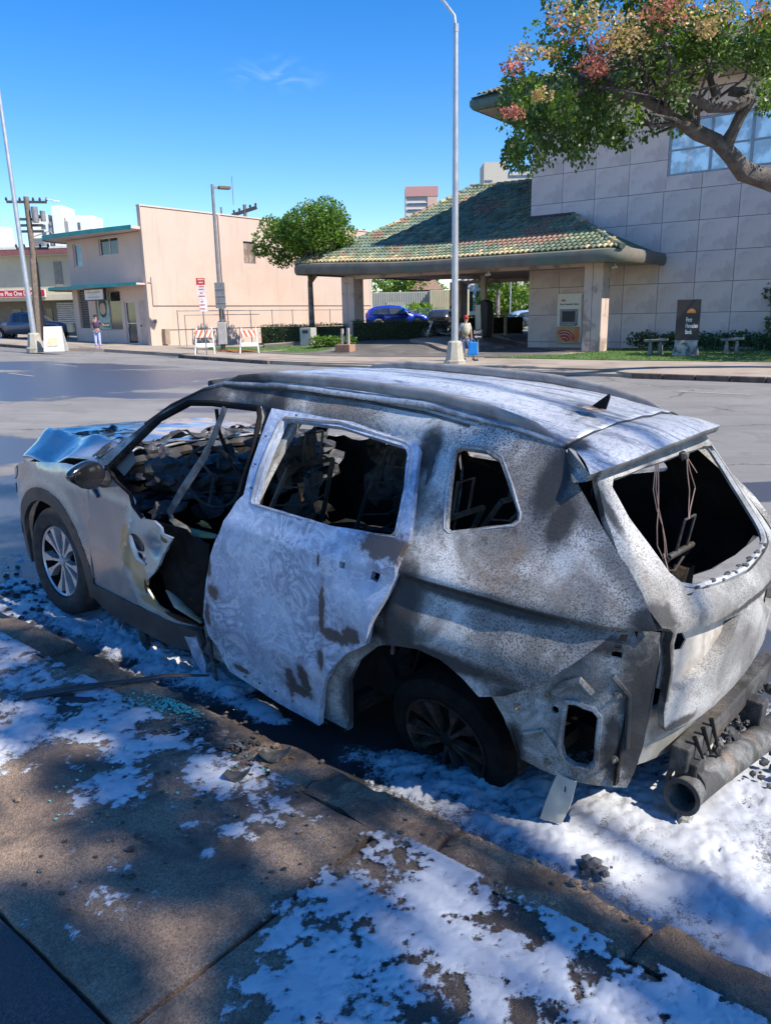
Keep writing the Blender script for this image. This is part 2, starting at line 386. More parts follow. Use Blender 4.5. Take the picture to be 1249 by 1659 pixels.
m_road = None
def road_material():
    mt, n, b, out = new_mat('asphalt'); co = coords(n, False)
    base = mix(n, ramp(n, noise_n(n, co, .35, 6, .6), .35, .65), (.25, .235, .215), (.19, .178, .165))
    fine = noise_n(n, co, 130, 3, .7)
    base = mix(n, ramp(n, fine, .5, .75), base, (.36, .34, .32))
    base = mix(n, ramp(n, noise_n(n, co, 1.1, 7, .7, 1.0), .56, .60, 0, .35), base, (.12, .112, .105))
    wp = NN(n, 'ShaderNodeTexNoise', Scale=1.4, Detail=6, Roughness=.7); n.links.new(co, wp.inputs['Vector'])
    ad = n.nodes.new('ShaderNodeVectorMath'); ad.operation = 'MULTIPLY_ADD'; n.links.new(wp.outputs['Color'], ad.inputs[0]); ad.inputs[1].default_value = (.9, .9, .9); n.links.new(co, ad.inputs[2])
    v2 = NN(n, 'ShaderNodeTexVoronoi', Scale=.28); v2.feature = 'DISTANCE_TO_EDGE'; n.links.new(ad.outputs[0], v2.inputs['Vector'])
    base = mix(n, mth(n, 'MULTIPLY', ramp(n, v2.outputs['Distance'], .012, .002), ramp(n, noise_n(n, co, .3, 2), .45, .55, 0, .8)), base, (.06, .055, .05))
    mp = NN(n, 'ShaderNodeMapping'); n.links.new(co, mp.inputs[0]); mp.inputs['Rotation'].default_value = (0, 0, math.radians(39.7)); mp.inputs['Scale'].default_value = (.06, .8, 1)
    base = mix(n, ramp(n, noise_n(n, mp.outputs[0], 1.3, 6, .65), .45, .62, 0, .35), base, (.13, .12, .112))
    wet = spot_mask(n, co, [((-9.6, 23.6, 0), (4.4, 5.6, 5)), ((-13.0, 29.5, 0), (5.0, 2.6, 4)), ((-5.2, 26.6, 0), (4.2, 1.5, 4)), ((-5.8, 19.4, 0), (1.6, .8, 3)), ((-3.6, 16.4, 0), (1.2, .5, 3)), ((-7.2, 11.0, 0), (2.6, 1.9, 3)), ((-4.1, 7.6, 0), (2.0, 2.2, 3)), ((-2.9, 5.4, 0), (1.4, 1.6, 2)), ((-.6, 3.6, 0), (1.6, 1.1, 2)), ((1.7, 4.4, 0), (.7, 1.2, 2)), ((-2.0, 25.2, 0), (2.4, .5, 2)), ((5, 8.0, 0), (3.0, .5, 2))], .55, .55)
    wet = ramp(n, wet, .1, .9)
    base = mix(n, wet, base, (.075, .082, .105))  # wet asphalt; some of the sky's reflected blue is put into its colour
    scorch_shade = spot_mask(n, co, [((-.25, 3.55, 0), (.85, .75, 1)), ((.35, 3.1, 0), (.7, .55, 1)), ((-1.0, 4.3, 0), (.8, .7, 1)), ((.9, 3.4, 0), (.9, .8, 1)), ((0, 4.4, 0), (1.2, 1.0, 1)), ((1.6, 2.9, 0), (.5, .25, 1))], .5, 3.0, (.6, 1.3)); base = mix(n, scorch_shade, base, (.010, .010, .010)); wet = mth(n, 'MULTIPLY', wet, mth(n, 'SUBTRACT', 1.0, scorch_shade))  # soot on the road and the car's own shade, both painted black
    setc(n, b, 'Base Color', base)
    rg = mix(n, wet, (.9, .9, .9), (.34, .34, .34))
    setc(n, b, 'Roughness', rg)
    bump(n, b, mth(n, 'ADD', fine, noise_n(n, co, 45, 3)), .5, .006)
    return mt
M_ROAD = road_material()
def axis(lo, hi, fine_lo, fine_hi, st_):
    a = list(np.arange(fine_lo, fine_hi + .01, st_)); s = st_; x = fine_hi
    while x < hi: s *= 1.35; x += s; a.append(min(x, hi))
    s = st_; x = fine_lo; pre = []
    while x > lo: s *= 1.35; x -= s; pre.append(max(x, lo))
    return pre[::-1] + a
ax = axis(-2500, 2500, -30, 22, 1.0); ay = axis(-400, 4000, -6, 60, 1.0)
vs = [(x, y, G(x, y)) for x in ax for y in ay]; NY = len(ay)
fs = [(i * NY + j, (i + 1) * NY + j, (i + 1) * NY + j + 1, i * NY + j + 1) for i in range(len(ax) - 1) for j in range(NY - 1)]
me = bpy.data.meshes.new('road'); me.from_pydata(vs, [], fs); me.polygons.foreach_set('use_smooth', [True] * len(fs))
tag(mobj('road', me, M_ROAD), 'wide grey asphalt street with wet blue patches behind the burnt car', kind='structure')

def draped(name, poly, dz, mat, skirt=.2, step=1.0, label=None, kind='structure', parent=None):
    """flat-topped slab that follows the ground; poly in world xy"""
    xs = [p[0] for p in poly]; ys = [p[1] for p in poly]
    P = dens(poly, step); pts = P[:]
    x = min(xs) + step / 2
    while x < max(xs):
        y = min(ys) + step / 2
        while y < max(ys):
            if inpoly((x, y), P) and min((x - q[0]) ** 2 + (y - q[1]) ** 2 for q in P) > (step * .5) ** 2: pts.append((x, y))
            y += step
        x += step
    r = delaunay_2d_cdt([Vector(p) for p in pts], [(i, (i + 1) % len(P)) for i in range(len(P))], [], 0, 1e-6)
    V = r[0]; T = [tuple(f) for f in r[2] if inpoly((sum(V[i].x for i in f) / 3, sum(V[i].y for i in f) / 3), P)]
    vs = [(v.x, v.y, G(v.x, v.y) + dz) for v in V]; k = len(vs)
    vs += [(p[0], p[1], G(*p) + dz - skirt) for p in P]; N = len(P)
    vs += [(p[0], p[1], G(*p) + dz) for p in P]
    T += [(k + N + i, k + N + (i + 1) % N, k + (i + 1) % N, k + i) for i in range(N)]
    me = bpy.data.meshes.new(name); me.from_pydata(vs, [], T)
    o = mobj(name, me, mat, parent)
    if parent is None: tag(o, label, kind=kind)
    return o
SIDE = pm('sidewalk_concrete', (.40, .33, .26), (.33, .27, .21), .8, .9, bs=.25, bscale=80, world_co=True, c3=(.27, .22, .18), s3=.5)
def stp(L): return [st(*p) for p in L]
# far side: three raised sidewalks with flush driveways between them
draped('sidewalk', stp([(-60, 22.2), (9.0, 22.2), (9.6, 22.6), (9.6, 40), (-60, 40)]), .15, SIDE, label='pale concrete sidewalk in front of the bank')
draped('sidewalk', stp([(9.6, 23.4), (15.0, 23.4), (24.2, 22.2), (30.6, 22.2), (30.6, 52), (9.6, 52)]), .147, SIDE, label='pale concrete sidewalk before the peach building')
draped('sidewalk', stp([(30.6, 22.9), (37, 22.2), (39.5, 20.8), (70, 19.9), (70, 30.5), (30.6, 30.5)]), .153, SIDE, label='pale concrete corner sidewalk by the sandwich board')
draped('driveway', stp([(5.5, 22.35), (24.2, 22.35), (15.0, 24.2), (9.6, 24.2)]), .09, SIDE, skirt=.12, label='sloping driveway apron between the sidewalks')
KST = pm('dark_kerb', (.14, .12, .11), (.055, .05, .05), 2.5, .9, bs=.5, bscale=25)
KST2 = pm('brown_kerb', (.16, .11, .09), (.07, .055, .05), 3, .9, bs=.5, bscale=25)
def kerb_run(a, b, mat, L=.9, label='', h=.155, w=.16):
    root = empty('kerb', (0, 0, 0), label=label, kind='structure')
    a = Vector(a); b = Vector(b); d = (b - a); n = max(1, int(d.length / L)); dd = d.normalized(); nn = Vector((-dd.y, dd.x))
    if nn.dot(ND) > 0: nn = -nn
    for i in range(n):
        p = a + d * (i / n) + dd * .012; q = a + d * ((i + 1) / n) - dd * .012
        mb = MB(); j = rnd.uniform(-.008, .008)
        z0 = G(p.x, p.y); z1 = G(q.x, q.y)
        P = [p, q, q + nn * (w + j), p + nn * (w + j)]; zz = [z0, z1, z1, z0]
        mb.add([(P[k].x, P[k].y, zz[k] - .1) for k in range(4)] + [(P[k].x, P[k].y, zz[k] + h + j * .5) for k in range(4)],
               [(0, 3, 2, 1), (4, 5, 6, 7), (0, 1, 5, 4), (1, 2, 6, 5), (2, 3, 7, 6), (3, 0, 4, 7)])
        mb.build('kerb_stone', mat, root, bevel=.02)
    return root
kerb_run(st(-30, 22.18), st(8.9, 22.18), KST2, label='brown stained kerb along the bank side of the street')
kerb_run(st(24.4, 22.16), st(30.5, 22.16), KST, label='dark kerb below the two striped barricades')
kerb_run(st(39.6, 20.72), st(60, 20.02), KST, label='dark segmented kerb below the sandwich board')
ASPH_L = pm('lot_paving', (.15, .135, .12), (.10, .09, .08), .7, .9, bs=.3, world_co=True, c3=(.2, .18, .16))
draped('driveway', [bk(*p) for p in [(-16, -10.2), (-3.2, -10.2), (4.4, -8.8), (4.4, -4.2), (0, -.05), (0, 14), (-30, 14), (-26, 3), (-13.2, -3.4), (-13.4, -7.6)]], .165, ASPH_L, label='shaded driveway running under the green tiled canopy')
GRASS = pm('lawn', (.10, .18, .035), (.05, .11, .02), 6, .95, bs=.6, bscale=120, bd=.02, world_co=True)
def lawn(name, poly, label, dens_=60, h=.05):
    o = draped(name, poly, .17, GRASS, skirt=.05)
    o['label'] = label
    xs = [p[0] for p in poly]; ys = [p[1] for p in poly]; mb = MB(); n = int((max(xs) - min(xs)) * (max(ys) - min(ys)) * dens_)
    for _ in range(n):
        x = rnd.uniform(min(xs), max(xs)); y = rnd.uniform(min(ys), max(ys))
        if not inpoly((x, y), poly): continue
        z = G(x, y) + .165; a = rnd.uniform(0, PI); w = .02; dx, dy = math.cos(a) * w, math.sin(a) * w; hh = h * rnd.uniform(.5, 1.3)
        mb.add([(x - dx, y - dy, z), (x + dx, y + dy, z), (x + rnd.uniform(-.03, .03), y + rnd.uniform(-.03, .03), z + hh)], [(0, 1, 2)])
    g = mb.build('grass', leafmat('grass_blades', [(.05, .12, .02), (.10, .20, .04), (.16, .26, .06)], .3)); tag(g, label.replace('lawn', 'grass blades of the lawn'), 'grass', kind='stuff')
LAWN2 = [bk(*p) for p in [(2.8, -9.6), (4.9, -6.4), (5.4, -3.2), (5.6, -.4), (16, -.4), (16, -9.0), (9, -9.6)]]
lawn('lawn', LAWN2, 'shaded green lawn under the dark bank sign')
LAWN1 = [(-9.6, 43.2), (-4.1, 39.6), (-2.7, 40.4), (-2.4, 41.5), (-4.6, 43.0), (-9.9, 46.2)]
lawn('lawn', LAWN1, 'narrow green lawn before the clipped hedge')

# lane markings
WHITE = pm('worn_road_paint', (.52, .50, .46), (.27, .255, .235), 14, .85, bs=.2, world_co=True, lo=.45, hi=.7)
def mark(a, b, w=.12):
    a = Vector(a); b = Vector(b); d = (b - a).normalized(); nn = Vector((-d.y, d.x)) * w / 2; n = max(1, int((b - a).length)); vs = []; fs = []
    for i in range(n + 1):
        p = a + (b - a) * i / n
        for s in (-1, 1): q = p + nn * s; vs.append((q.x, q.y, G(q.x, q.y) + .008))
        if i: fs.append((2 * i - 2, 2 * i - 1, 2 * i + 1, 2 * i))
    me = bpy.data.meshes.new('lane_marking'); me.from_pydata(vs, [], fs); tag(mobj('lane_marking', me, WHITE), 'worn white lane line on the street', kind='structure')
for nn_ in (12.0, 15.4, 18.8):
    s = -14.0 + nn_
    while s < 44:
        mark(st(s, nn_), st(s + 1.7, nn_), .08); s += 13.1
mark(st(-3.5, 10.1), st(-.2, 10.1), .3)
# ================================================================== BANK
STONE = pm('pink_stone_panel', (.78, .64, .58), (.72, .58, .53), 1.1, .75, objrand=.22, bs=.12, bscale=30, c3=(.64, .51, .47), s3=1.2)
JOINT = pm('dark_joint', (.12, .09, .085), rough=.9)
WZ0_, WZ1_ = 7.66, 9.96
bank = empty('bank_building', (BO.x, BO.y, .15), -BA, 'two storey pink stone clad bank building with wide windows and green tile eaves', 'bank building')
mb = MB(); mb.box((0.02, .14, -.3), (26, 24, 11.45)); mb.box((.02, .045, -.3), (26, .135, WZ0_)); mb.box((.02, .045, WZ1_), (26, .135, 11.44)); mb.box((.02, .045, WZ0_ + .002), (6.70, .135, WZ1_ - .002)); mb.build('wall_core', JOINT, bank)
PW, PH = 1.655, 1.345
pmesh = {}
def panel(u0, u1, z0, z1, side=False):
    key = (round(u1 - u0, 3), round(z1 - z0, 3), side)
    if key not in pmesh:
        mb = MB(); a, h = key[0] - .022, key[1] - .022
        mb.box((0, 0, 0), (a, .05, h) if not side else (.05, a, h))
        me = bpy.data.meshes.new('stone_panel'); me.from_pydata(mb.v, [], mb.f); fixn(me); me.materials.append(STONE); pmesh[key] = me
    o = mobj('stone_panel', pmesh[key], None, bank)
    o.location = (u0 + .011, -.0, z0 + .011) if not side else (-.03, u0 + .011, z0 + .011)
    return o
WIN = (6.72, 15.2, 7.82, 10.1)
zr = [.32 + PH * k - .03 for k in range(9)] ; zr = [.0, .30] + [.30 + PH * (k + 1) for k in range(8)] + [11.4]
for i in range(11):
    for j in range(len(zr) - 1):
        u0, u1, z0, z1 = i * PW, (i + 1) * PW, zr[j], zr[j + 1]
        if u0 >= WIN[0] - .3 and z0 > WIN[2] - 1.0 - .15 - .6 and z0 < WIN[3] - .15:
            # rows cut by the window band
            if z0 < WIN[2] - .15 - .1: panel(u0, u1, z0, WIN[2] - .15)
            if z1 > WIN[3] - .15 + .1: panel(u0, u1, WIN[3] - .15, z1)
            continue
        if i == 3 and z1 > WIN[2] - .15 and z0 < WIN[3] - .15: u1 = WIN[0]; 
        panel(u0, u1, z0, z1)
for i in range(4):
    for j in range(len(zr) - 1): panel(i * PW, (i + 1) * PW, zr[j], zr[j + 1], True)
# window band
FRM = pm('grey_aluminium', (.30, .32, .36), rough=.4, metal=.5, bs=0)
GLW = glassmat('reflective_window_glass', (.50, .53, .54), .05)  # pale base colour paints in the whitish sky reflected by the panes
GLW.node_tree.nodes['Principled BSDF'].inputs['Metallic'].default_value = .35
wz0, wz1 = WIN[2] - .15, WIN[3] - .15
ucols = [6.72, 8.5, 10.17, 11.8, 13.5, 15.2]
for k in range(5):
    w = MB(); u0, u1 = ucols[k], ucols[k + 1]
    w.box((u0, .03, wz0), (u0 + .09, .12, wz1)); w.box((u1 - .02, .03, wz0), (u1, .12, wz1))
    w.box((u0 + .09, .03, wz0), (u1 - .02, .12, wz0 + .08)); w.box((u0 + .09, .03, wz1 - .08), (u1 - .02, .12, wz1)); w.box((u0 + .09, .04, wz0 + 1.03), (u1 - .02, .11, wz0 + 1.10))
    wf = w.build('window', FRM, bank)
    for (a, c) in ((wz0 + .08, wz0 + 1.03), (wz0 + 1.10, wz1 - .08)):
        q = MB(); q.box((u0 + .09, .08, a), (u1 - .02, .09, c)); q.build('pane', GLW, wf)
# main roof eaves
FASC = pm('green_copper_fascia', (.10, .17, .15), (.08, .10, .09), 1.6, .6, bs=.2, bscale=20, c3=(.05, .055, .05), s3=1.0)
SOFF = pm('soffit_plaster', (.46, .38, .31), (.40, .33, .27), 1.0, .9)
fb = MB(); prof = [(-2.0, 11.45), (-2.12, 11.6), (-2.12, 11.85), (-2.0, 12.0), (-1.8, 12.0), (-1.8, 11.45)]
fb.add([(-2.3 + (p[0] + 2.0), p[0], p[1]) for p in prof] + [(24, p[0], p[1]) for p in prof], [tuple(range(6)), tuple(range(11, 5, -1))] + [(j, (j + 1) % 6, (j + 1) % 6 + 6, j + 6) for j in range(6)])
fb.add([(p[0] - .3, p[0], p[1]) for p in prof] + [(p[0] - .3, 24, p[1]) for p in prof], [tuple(range(6)), tuple(range(11, 5, -1))] + [(j, (j + 1) % 6, (j + 1) % 6 + 6, j + 6) for j in range(6)])
fb.build('fascia', FASC, bank)
sb = MB(); sb.box((-2.1, -1.8, 11.42), (24, 22, 11.47)); sb.build('soffit', SOFF, bank)
TILEM = []
for nm, c in (('green_tile', (.19, .24, .14)), ('dark_green_tile', (.12, .16, .10)), ('pale_green_tile', (.32, .34, .20)), ('brown_tile', (.32, .19, .13)), ('teal_tile', (.18, .25, .19)), ('sand_sunlit_tile', (.58, .47, .25))):
    TILEM.append(pm(nm, c, tuple(q * .62 for q in c), 3, .65, bs=.4, bscale=18, c3=tuple(q * .45 for q in c), s3=2))
def tile_mesh(L, r=.115, name='roof_tile', k=0):
    """barrel tile: half round cover, axis +x = down slope"""
    vs = []; n = 5
    for (x, rr, zz) in ((0, r * .86, 0), (L, r, .022)):
        for j in range(n + 1):
            th = PI * j / n; vs.append((x, math.cos(th) * rr, math.sin(th) * rr * .8 + zz))
    for (x, rr, zz) in ((L, r * .80, .010),):
        for j in range(n + 1):
            th = PI * j / n; vs.append((x, math.cos(th) * rr, math.sin(th) * rr * .75 + zz - .008))
    m_ = n + 1
    f = [(j, j + 1, j + 1 + m_, j + m_) for j in range(n)] + [(m_ + j, m_ + j + 1, 2 * m_ + j + 1, 2 * m_ + j) for j in range(n)]
    me = bpy.data.meshes.new(name); me.from_pydata(vs, [], f); me.polygons.foreach_set('use_smooth', [j < n for j in range(2 * n)]); me.materials.append(TILEM[k]); return me
# upper roof slope: under-sheet + joined tiles
us = MB()
for j in range(16):
    pass
UNDER = pm('roof_valley_clay', (.12, .17, .11), (.09, .12, .08), 4, .8)
us.add([(-2.4, -2.1, 12.0), (24, -2.1, 12.0), (24, 6, 15.2), (5, 6, 15.2)], [(0, 1, 2, 3)]); us.add([(-2.4, -2.1, 12.0), (5, 6, 15.2), (5, 18, 15.2), (-2.4, 24, 12.0)], [(0, 1, 2, 3)])
us.build('roof', UNDER, bank)
tb = MB()
tm = tile_mesh(.5, .13)
def add_tile(mb, me, M, mi):
    mb.m = mi; mb.add([M @ v.co for v in me.vertices], [tuple(p.vertices) for p in me.polygons])
def frame_M(p, dn, side):
    """matrix with x = down-slope dn, y = side, z = normal"""
    dn = dn.normalized(); nz = dn.cross(side).normalized()
    if nz.z < 0: nz = -nz
    sy = nz.cross(dn); M = Matrix((dn, sy, nz)).transposed().to_4x4(); M.translation = p; return M
dn = Vector((0, -8.1, -3.2)).normalized()
for i in range(60):
    u = -2.1 + i * .28
    for k in range(9):
        s = k * .42
        p = Vector((u, -2.15, 12.03)) - dn * (s + .42)
        if p.x < -2.3 + (p.y + 2.1) * .92: continue
        add_tile(tb, tm, frame_M(p, dn, Vector((1, 0, 0))), rnd.choice([0, 0, 1, 4, 2, 3]))
tag(tb.build('roof_tiles', TILEM, bank, smooth=False), kind='stuff')
# ATM
ATMW = pm('atm_cream_panel', (.88, .84, .76), (.84, .80, .70), 2, .5, bs=0)
RED = pm('atm_red_print', (.62, .05, .015), rough=.5, bs=0); ORG = pm('atm_orange_print', (.75, .22, .06), rough=.5, bs=0); WHT = pm('white_print', (.8, .78, .74), rough=.5, bs=0)
DARK = pm('dark_plastic', (.03, .03, .035), rough=.5, bs=0); BLK = pm('black_print', (.02, .02, .02), rough=.6, bs=0)
GREYM = pm('grey_metal', (.28, .28, .29), (.22, .22, .23), 4, .5, metal=.4, bs=.1)
atm = empty('cash_machine', (*bk(1.72, -.06), .15), -BA, 'white wall mounted cash machine with red and orange arc print', 'cash machine')
q = MB(); q.box((0, -.22, .25), (1.24, .0, 2.68)); q.build('housing', ATMW, atm, bevel=.015)
q = MB(); q.box((.16, -.26, 1.14), (1.12, -.222, 1.92)); q.build('bezel', GREYM, atm, bevel=.01)
q = MB(); q.box((.30, -.275, 1.30), (.98, -.262, 1.82)); q.build('screen', DARK, atm)
q = MB(); q.box((.22, -.40, 1.10), (1.06, -.262, 1.22)); q.build('shelf', GREYM, atm, bevel=.01)
q = MB(); q.box((.0, -.226, .27), (1.24, -.2215, 1.06)); q.build('printed_base', pm('atm_sand_print', (.60, .42, .20), bs=0), atm)
def arcs(parent, c, R, y, cols, M=None, a0=0, a1=180, name='emblem_arc'):
    for k, (r0, r1, mt_) in enumerate(cols):
        n = 14; vs = []; 
        for j in range(n + 1):
            th = math.radians(a0 + (a1 - a0) * j / n)
            for r in (r0, r1): vs.append((c[0] + math.cos(th) * r * R, y - .0012 * k, c[1] + math.sin(th) * r * R))
        q = MB(); q.add(vs + [(v[0], v[1] + .004, v[2]) for v in vs], [(2 * j, 2 * j + 1, 2 * j + 3, 2 * j + 2) for j in range(n)]); q.build(name, mt_, parent)
arcs(atm, (.42, .30), .62, -.230, [(.86, 1.0, RED), (.66, .82, RED), (.40, .62, RED), (.16, .36, RED)], a0=12, a1=130)
arcs(atm, (.42, .30), .62, -.2285, [(.82, .86, WHT), (.62, .66, WHT), (.36, .40, WHT)], a0=12, a1=130)
q = MB(); q.add([(.80, -.229, .28), (1.22, -.229, .28), (1.22, -.229, 1.05), (1.0, -.229, 1.05)], [(0, 1, 2, 3)]); q.build('printed_corner', ORG, atm)
arcs(atm, (.32, 2.28), .13, -.226, [(.75, 1.0, RED), (.5, .7, ORG), (.2, .45, RED)], a0=10, a1=165)
text('lettering', 'First Hawaiian Bank', .125, BLK, atm, (.13, -.2225, 2.12), (PI / 2, 0, 0), .001, bold=.003)
# CCTV
for (u, v, z, lb) in ((5.75, -3.3, 3.66, 'small white security camera under the canopy right of the cash machine column'), (-.2, -4.0, 3.60, 'small white security camera under the canopy beside the thin white post')):
    c = empty('security_camera', (*bk(u, v), z + .15), -BA, lb, 'camera')
    q = MB(); q.cyl((0, 0, .14), (0, 0, .02), .03, n=8); q.build('bracket', WHT, c); q = MB(); q.cyl((-.12, -.08, -.02), (.08, .06, .0), .06, n=10); q.build('housing', WHT, c)

# ---- canopy (porte cochere)
can = empty('drive_through_canopy', (BO.x, BO.y, .15), -BA, 'drive through canopy with hipped green and brown tiled roof on square stone columns', 'canopy')
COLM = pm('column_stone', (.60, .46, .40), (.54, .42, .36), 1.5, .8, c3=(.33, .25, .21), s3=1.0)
def column_(u, v, w=.86, z0=0, h=3.85, lb=None):
    q = MB(); q.box((u, v, z0), (u + w, v + w, h)); q.m = 0
    o = q.build('column', COLM, can, bevel=.02)
    g = MB(); g.box((u + w * .45, v - .004, z0), (u + w * .47, v + .01, h)); g.build('joint', JOINT, o)
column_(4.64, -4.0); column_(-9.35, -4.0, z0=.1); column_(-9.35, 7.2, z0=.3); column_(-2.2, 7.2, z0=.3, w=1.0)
UL, UR, VF, VB = -12.0, 6.75, -5.0, 9.0
def ez(u): return 3.80 + .28 * sm(u, -3, UL)        # fascia bottom: lifts to the left corner
# fascia loop rounded
def fascia_run(pts, parent):
    prof = [(0, .05), (.10, -.02), (.18, .10), (.20, .32), (.14, .50), (0.0, .56), (-.12, .56), (-.12, .05)]
    n = len(prof); vs = []; fs = []
    for i, p in enumerate(pts):
        p = Vector(p); a = Vector(pts[max(i - 1, 0)]); b = Vector(pts[min(i + 1, len(pts) - 1)]); t = (b - a); t = Vector((t.x, t.y)).normalized(); o = Vector((t.y, -t.x))
        for (d, h) in prof: vs.append((p.x + o.x * d, p.y + o.y * d, p.z + h))
        if i: fs += [((i - 1) * n + j, (i - 1) * n + (j + 1) % n, i * n + (j + 1) % n, i * n + j) for j in range(n)]
    mb = MB(); mb.add(vs, fs + [tuple(range(n)), tuple(range(len(vs) - 1, len(vs) - n - 1, -1))]); return mb.build('fascia', FASC2, parent, smooth=True)
FASC2 = pm('weathered_fascia', (.19, .17, .14), (.13, .12, .10), 1.2, .85, vstain=.5, bs=.3, bscale=15, c3=(.12, .15, .12), s3=.6)
pts = [(UL, VB, ez(UL))] + [(UL, VF + 1.0 + (VB - VF - 1.0) * (1 - k / 6), ez(UL)) for k in range(1, 6)]
for k in range(7): th = PI + PI / 2 * k / 6; pts.append((UL + .7 + .7 * math.cos(th), VF + .7 + .7 * math.sin(th), ez(UL)))
pts += [(UL + .7 + (UR - .9 - UL - .7) * k / 30, VF, ez(UL + .7 + (UR - .9 - UL - .7) * k / 30)) for k in range(1, 31)]
for k in range(1, 7): th = -PI / 2 + PI / 2 * k / 6; pts.append((UR - .9 + .9 * math.cos(th), VF + .9 + .9 * math.sin(th), ez(UR)))
pts += [(UR, -2, ez(UR)), (UR, -.02, ez(UR))]
fascia_run(pts, can)
# soffit
q = MB(); N = 30
for k in range(N):
    u0 = UL + .1 + (UR - UL - .2) * k / N; u1 = UL + .1 + (UR - UL - .2) * (k + 1) / N
    vb = VB if u1 < .1 else -.02
    q.add([(u0, VF + .15, ez(u0) + .07), (u1, VF + .15, ez(u1) + .07), (u1, vb, ez(u1) + .07), (u0, vb, ez(u0) + .07)], [(0, 1, 2, 3)])
q.build('soffit', SOFF, can)
q = MB(); q.box((-9.2, -3.9, 3.72), (4.7, -3.3, 3.90)); q.box((-9.2, 7.3, 3.72), (-.4, 7.9, 3.9)); q.build('beam', COLM, can)
lt = MB(); lt.lathe([(0, 0), (.42, 0), (.45, -.05), (.3, -.10), (0, -.12)], 14, Matrix.Translation((-4.6, 1.2, 3.86))); lt.build('ceiling_light', pm('diffuser', (.8, .75, .65), bs=0), can)
# roof surfaces
EZ = .52
def rz(t): return 4.75 * t + .9 * (t * t - t)      # concave rise over half depth
RID_V, RID_L = 5.3, -6.7
def roof_front(u, t):        # t 0 eave .. 1 ridge ; returns point at plan column u
    v = VF + .05 + (RID_V - VF) * t
    return Vector((u, v, ez(u) + EZ + rz(t)))
def uleft(t): return UL + .1 + (RID_L - UL) * t
def uright(t): return UR - .1 - 9.2 * t
us = MB()
for i in range(14):
    t0, t1 = i / 14, (i + 1) / 14
    for k in range(20):
        def P(t, f):
            ur = uright(t) if VF + .05 + (RID_V - VF) * t < -.0 else -.02
            return roof_front(uleft(t) + (ur - uleft(t)) * f, t)
        us.add([P(t0, k / 20), P(t0, (k + 1) / 20), P(t1, (k + 1) / 20), P(t1, k / 20)], [(0, 1, 2, 3)])
    # left hip face
    def Q(t, f): return Vector((uleft(t), VF + .05 + (RID_V - VF) * t + (VB - (RID_V - VF) * t * .35 - VF - (RID_V - VF) * t) * f, ez(UL) * (1 - t) + 3.8 * t + .28*0 + EZ + rz(t)))
    us.add([Q(t0, 0), Q(t1, 0), Q(t1, 1), Q(t0, 1)], [(0, 1, 2, 3)])
# right hip face (meets the bank wall)
for i in range(10):
    t0, t1 = i / 10 * .47, (i + 1) / 10 * .47
    A0, A1 = roof_front(uright(t0), t0), roof_front(uright(t1), t1)
    us.add([A0, A1, (A1.x, -.01, A1.z), (A0.x, -.01, A0.z)], [(0, 3, 2, 1)])
us.build('roof', UNDER, can)
tiles = []
colsz = .262; rows = 24
for i in range(int((UR - UL) / colsz)):
    u = UL + .2 + i * colsz; t = 0.0
    for r in range(rows):
        t = r / rows
        v = VF + .05 + (RID_V - VF) * t
        if u < uleft(t + .3 / rows) or (v < 0 and u > uright(t + .3 / rows)) or (v >= -.35 and u > -.15): continue
        p0 = roof_front(u, t); p1 = roof_front(u, t + 1.12 / rows)
        nz_ = fbm(u * .35, v * .5, 3) * 1.2 + rnd.uniform(-.25, .25)
        k = 3 if nz_ > .30 else (4 if nz_ < -.34 else rnd.choice([0, 0, 0, 0, 1, 4, 2]))
        if r == 0: k = 5 if rnd.random() < .9 else 2  # sunlight on the eave row is painted in with pale sand tiles
        elif r == 1 and rnd.random() < .35: k = 5
        if u > 2.4 and r < 3 and rnd.random() < .7: k = 1  # dark tiles paint the mottled tree shade at this corner
        W_ = (BO.x + BU.x * u + BV.x * v, BO.y + BU.y * u + BV.y * v)
        tiles.append((math.hypot(*W_) - (2 if r == 0 else 0), p1, p0 - p1, k))
tiles.sort(key=lambda q: q[0])
tms = {}
tb = MB()
for idx, (d, p, dv, k) in enumerate(tiles):
    side = Vector((1, 0, 0)); M = frame_M(p + Vector((0, 0, .03)), dv + Vector((0, 0, .012)), side) @ Matrix.Rotation(rnd.uniform(-.03, .03), 4, 'Z')
    if idx < 292:
        if k not in tms: tms[k] = tile_mesh(.48, .118, k=k)
        o = mobj('roof_tile', tms[k], None, can); o.matrix_local = M
    else:
        tb.m = k
        vs_ = []; n = 4; L = .48
        for (x, rr, zz) in ((0, .10, 0), (L, .118, .022)):
            for j in range(n + 1):
                th = PI * j / n; vs_.append(M @ Vector((x, math.cos(th) * rr, math.sin(th) * rr * .8 + zz)))
        tb.add(vs_, [(j, j + 1, j + 2 + n, j + 1 + n) for j in range(n)] + [tuple(range(2 * n + 1, n, -1))])
tag(tb.build('roof_tiles', TILEM, can), kind='stuff')
# hip and ridge caps
q = MB()
def caps(fn, n, t0=0.0, t1=1.0):
    for i in range(n):
        a = fn(t0 + (t1 - t0) * i / n); b = fn(t0 + (t1 - t0) * (i + 1.1) / n); q.m = rnd.choice([0, 2, 4, 3, 5])
        q.tube([b + Vector((0, 0, .06)), a + Vector((0, 0, .085))], [.10, .13], 8)
caps(lambda t: roof_front(uleft(t), t), 26); caps(lambda t: roof_front(uright(t), t), 12, 0, .47)
caps(lambda f: Vector((RID_L + (-.3 - RID_L) * f, RID_V, roof_front(RID_L + (-.3 - RID_L) * f, 1).z)), 14)
tag(q.build('ridge_tiles', TILEM, can, smooth=True), kind='stuff')
q = MB(); tt = .478; q.box((-.25, -.10, roof_front(0, tt).z + .02), (uright(tt) + .1, .05, roof_front(0, tt).z + .16)); q.build('flashing', DARK, can)

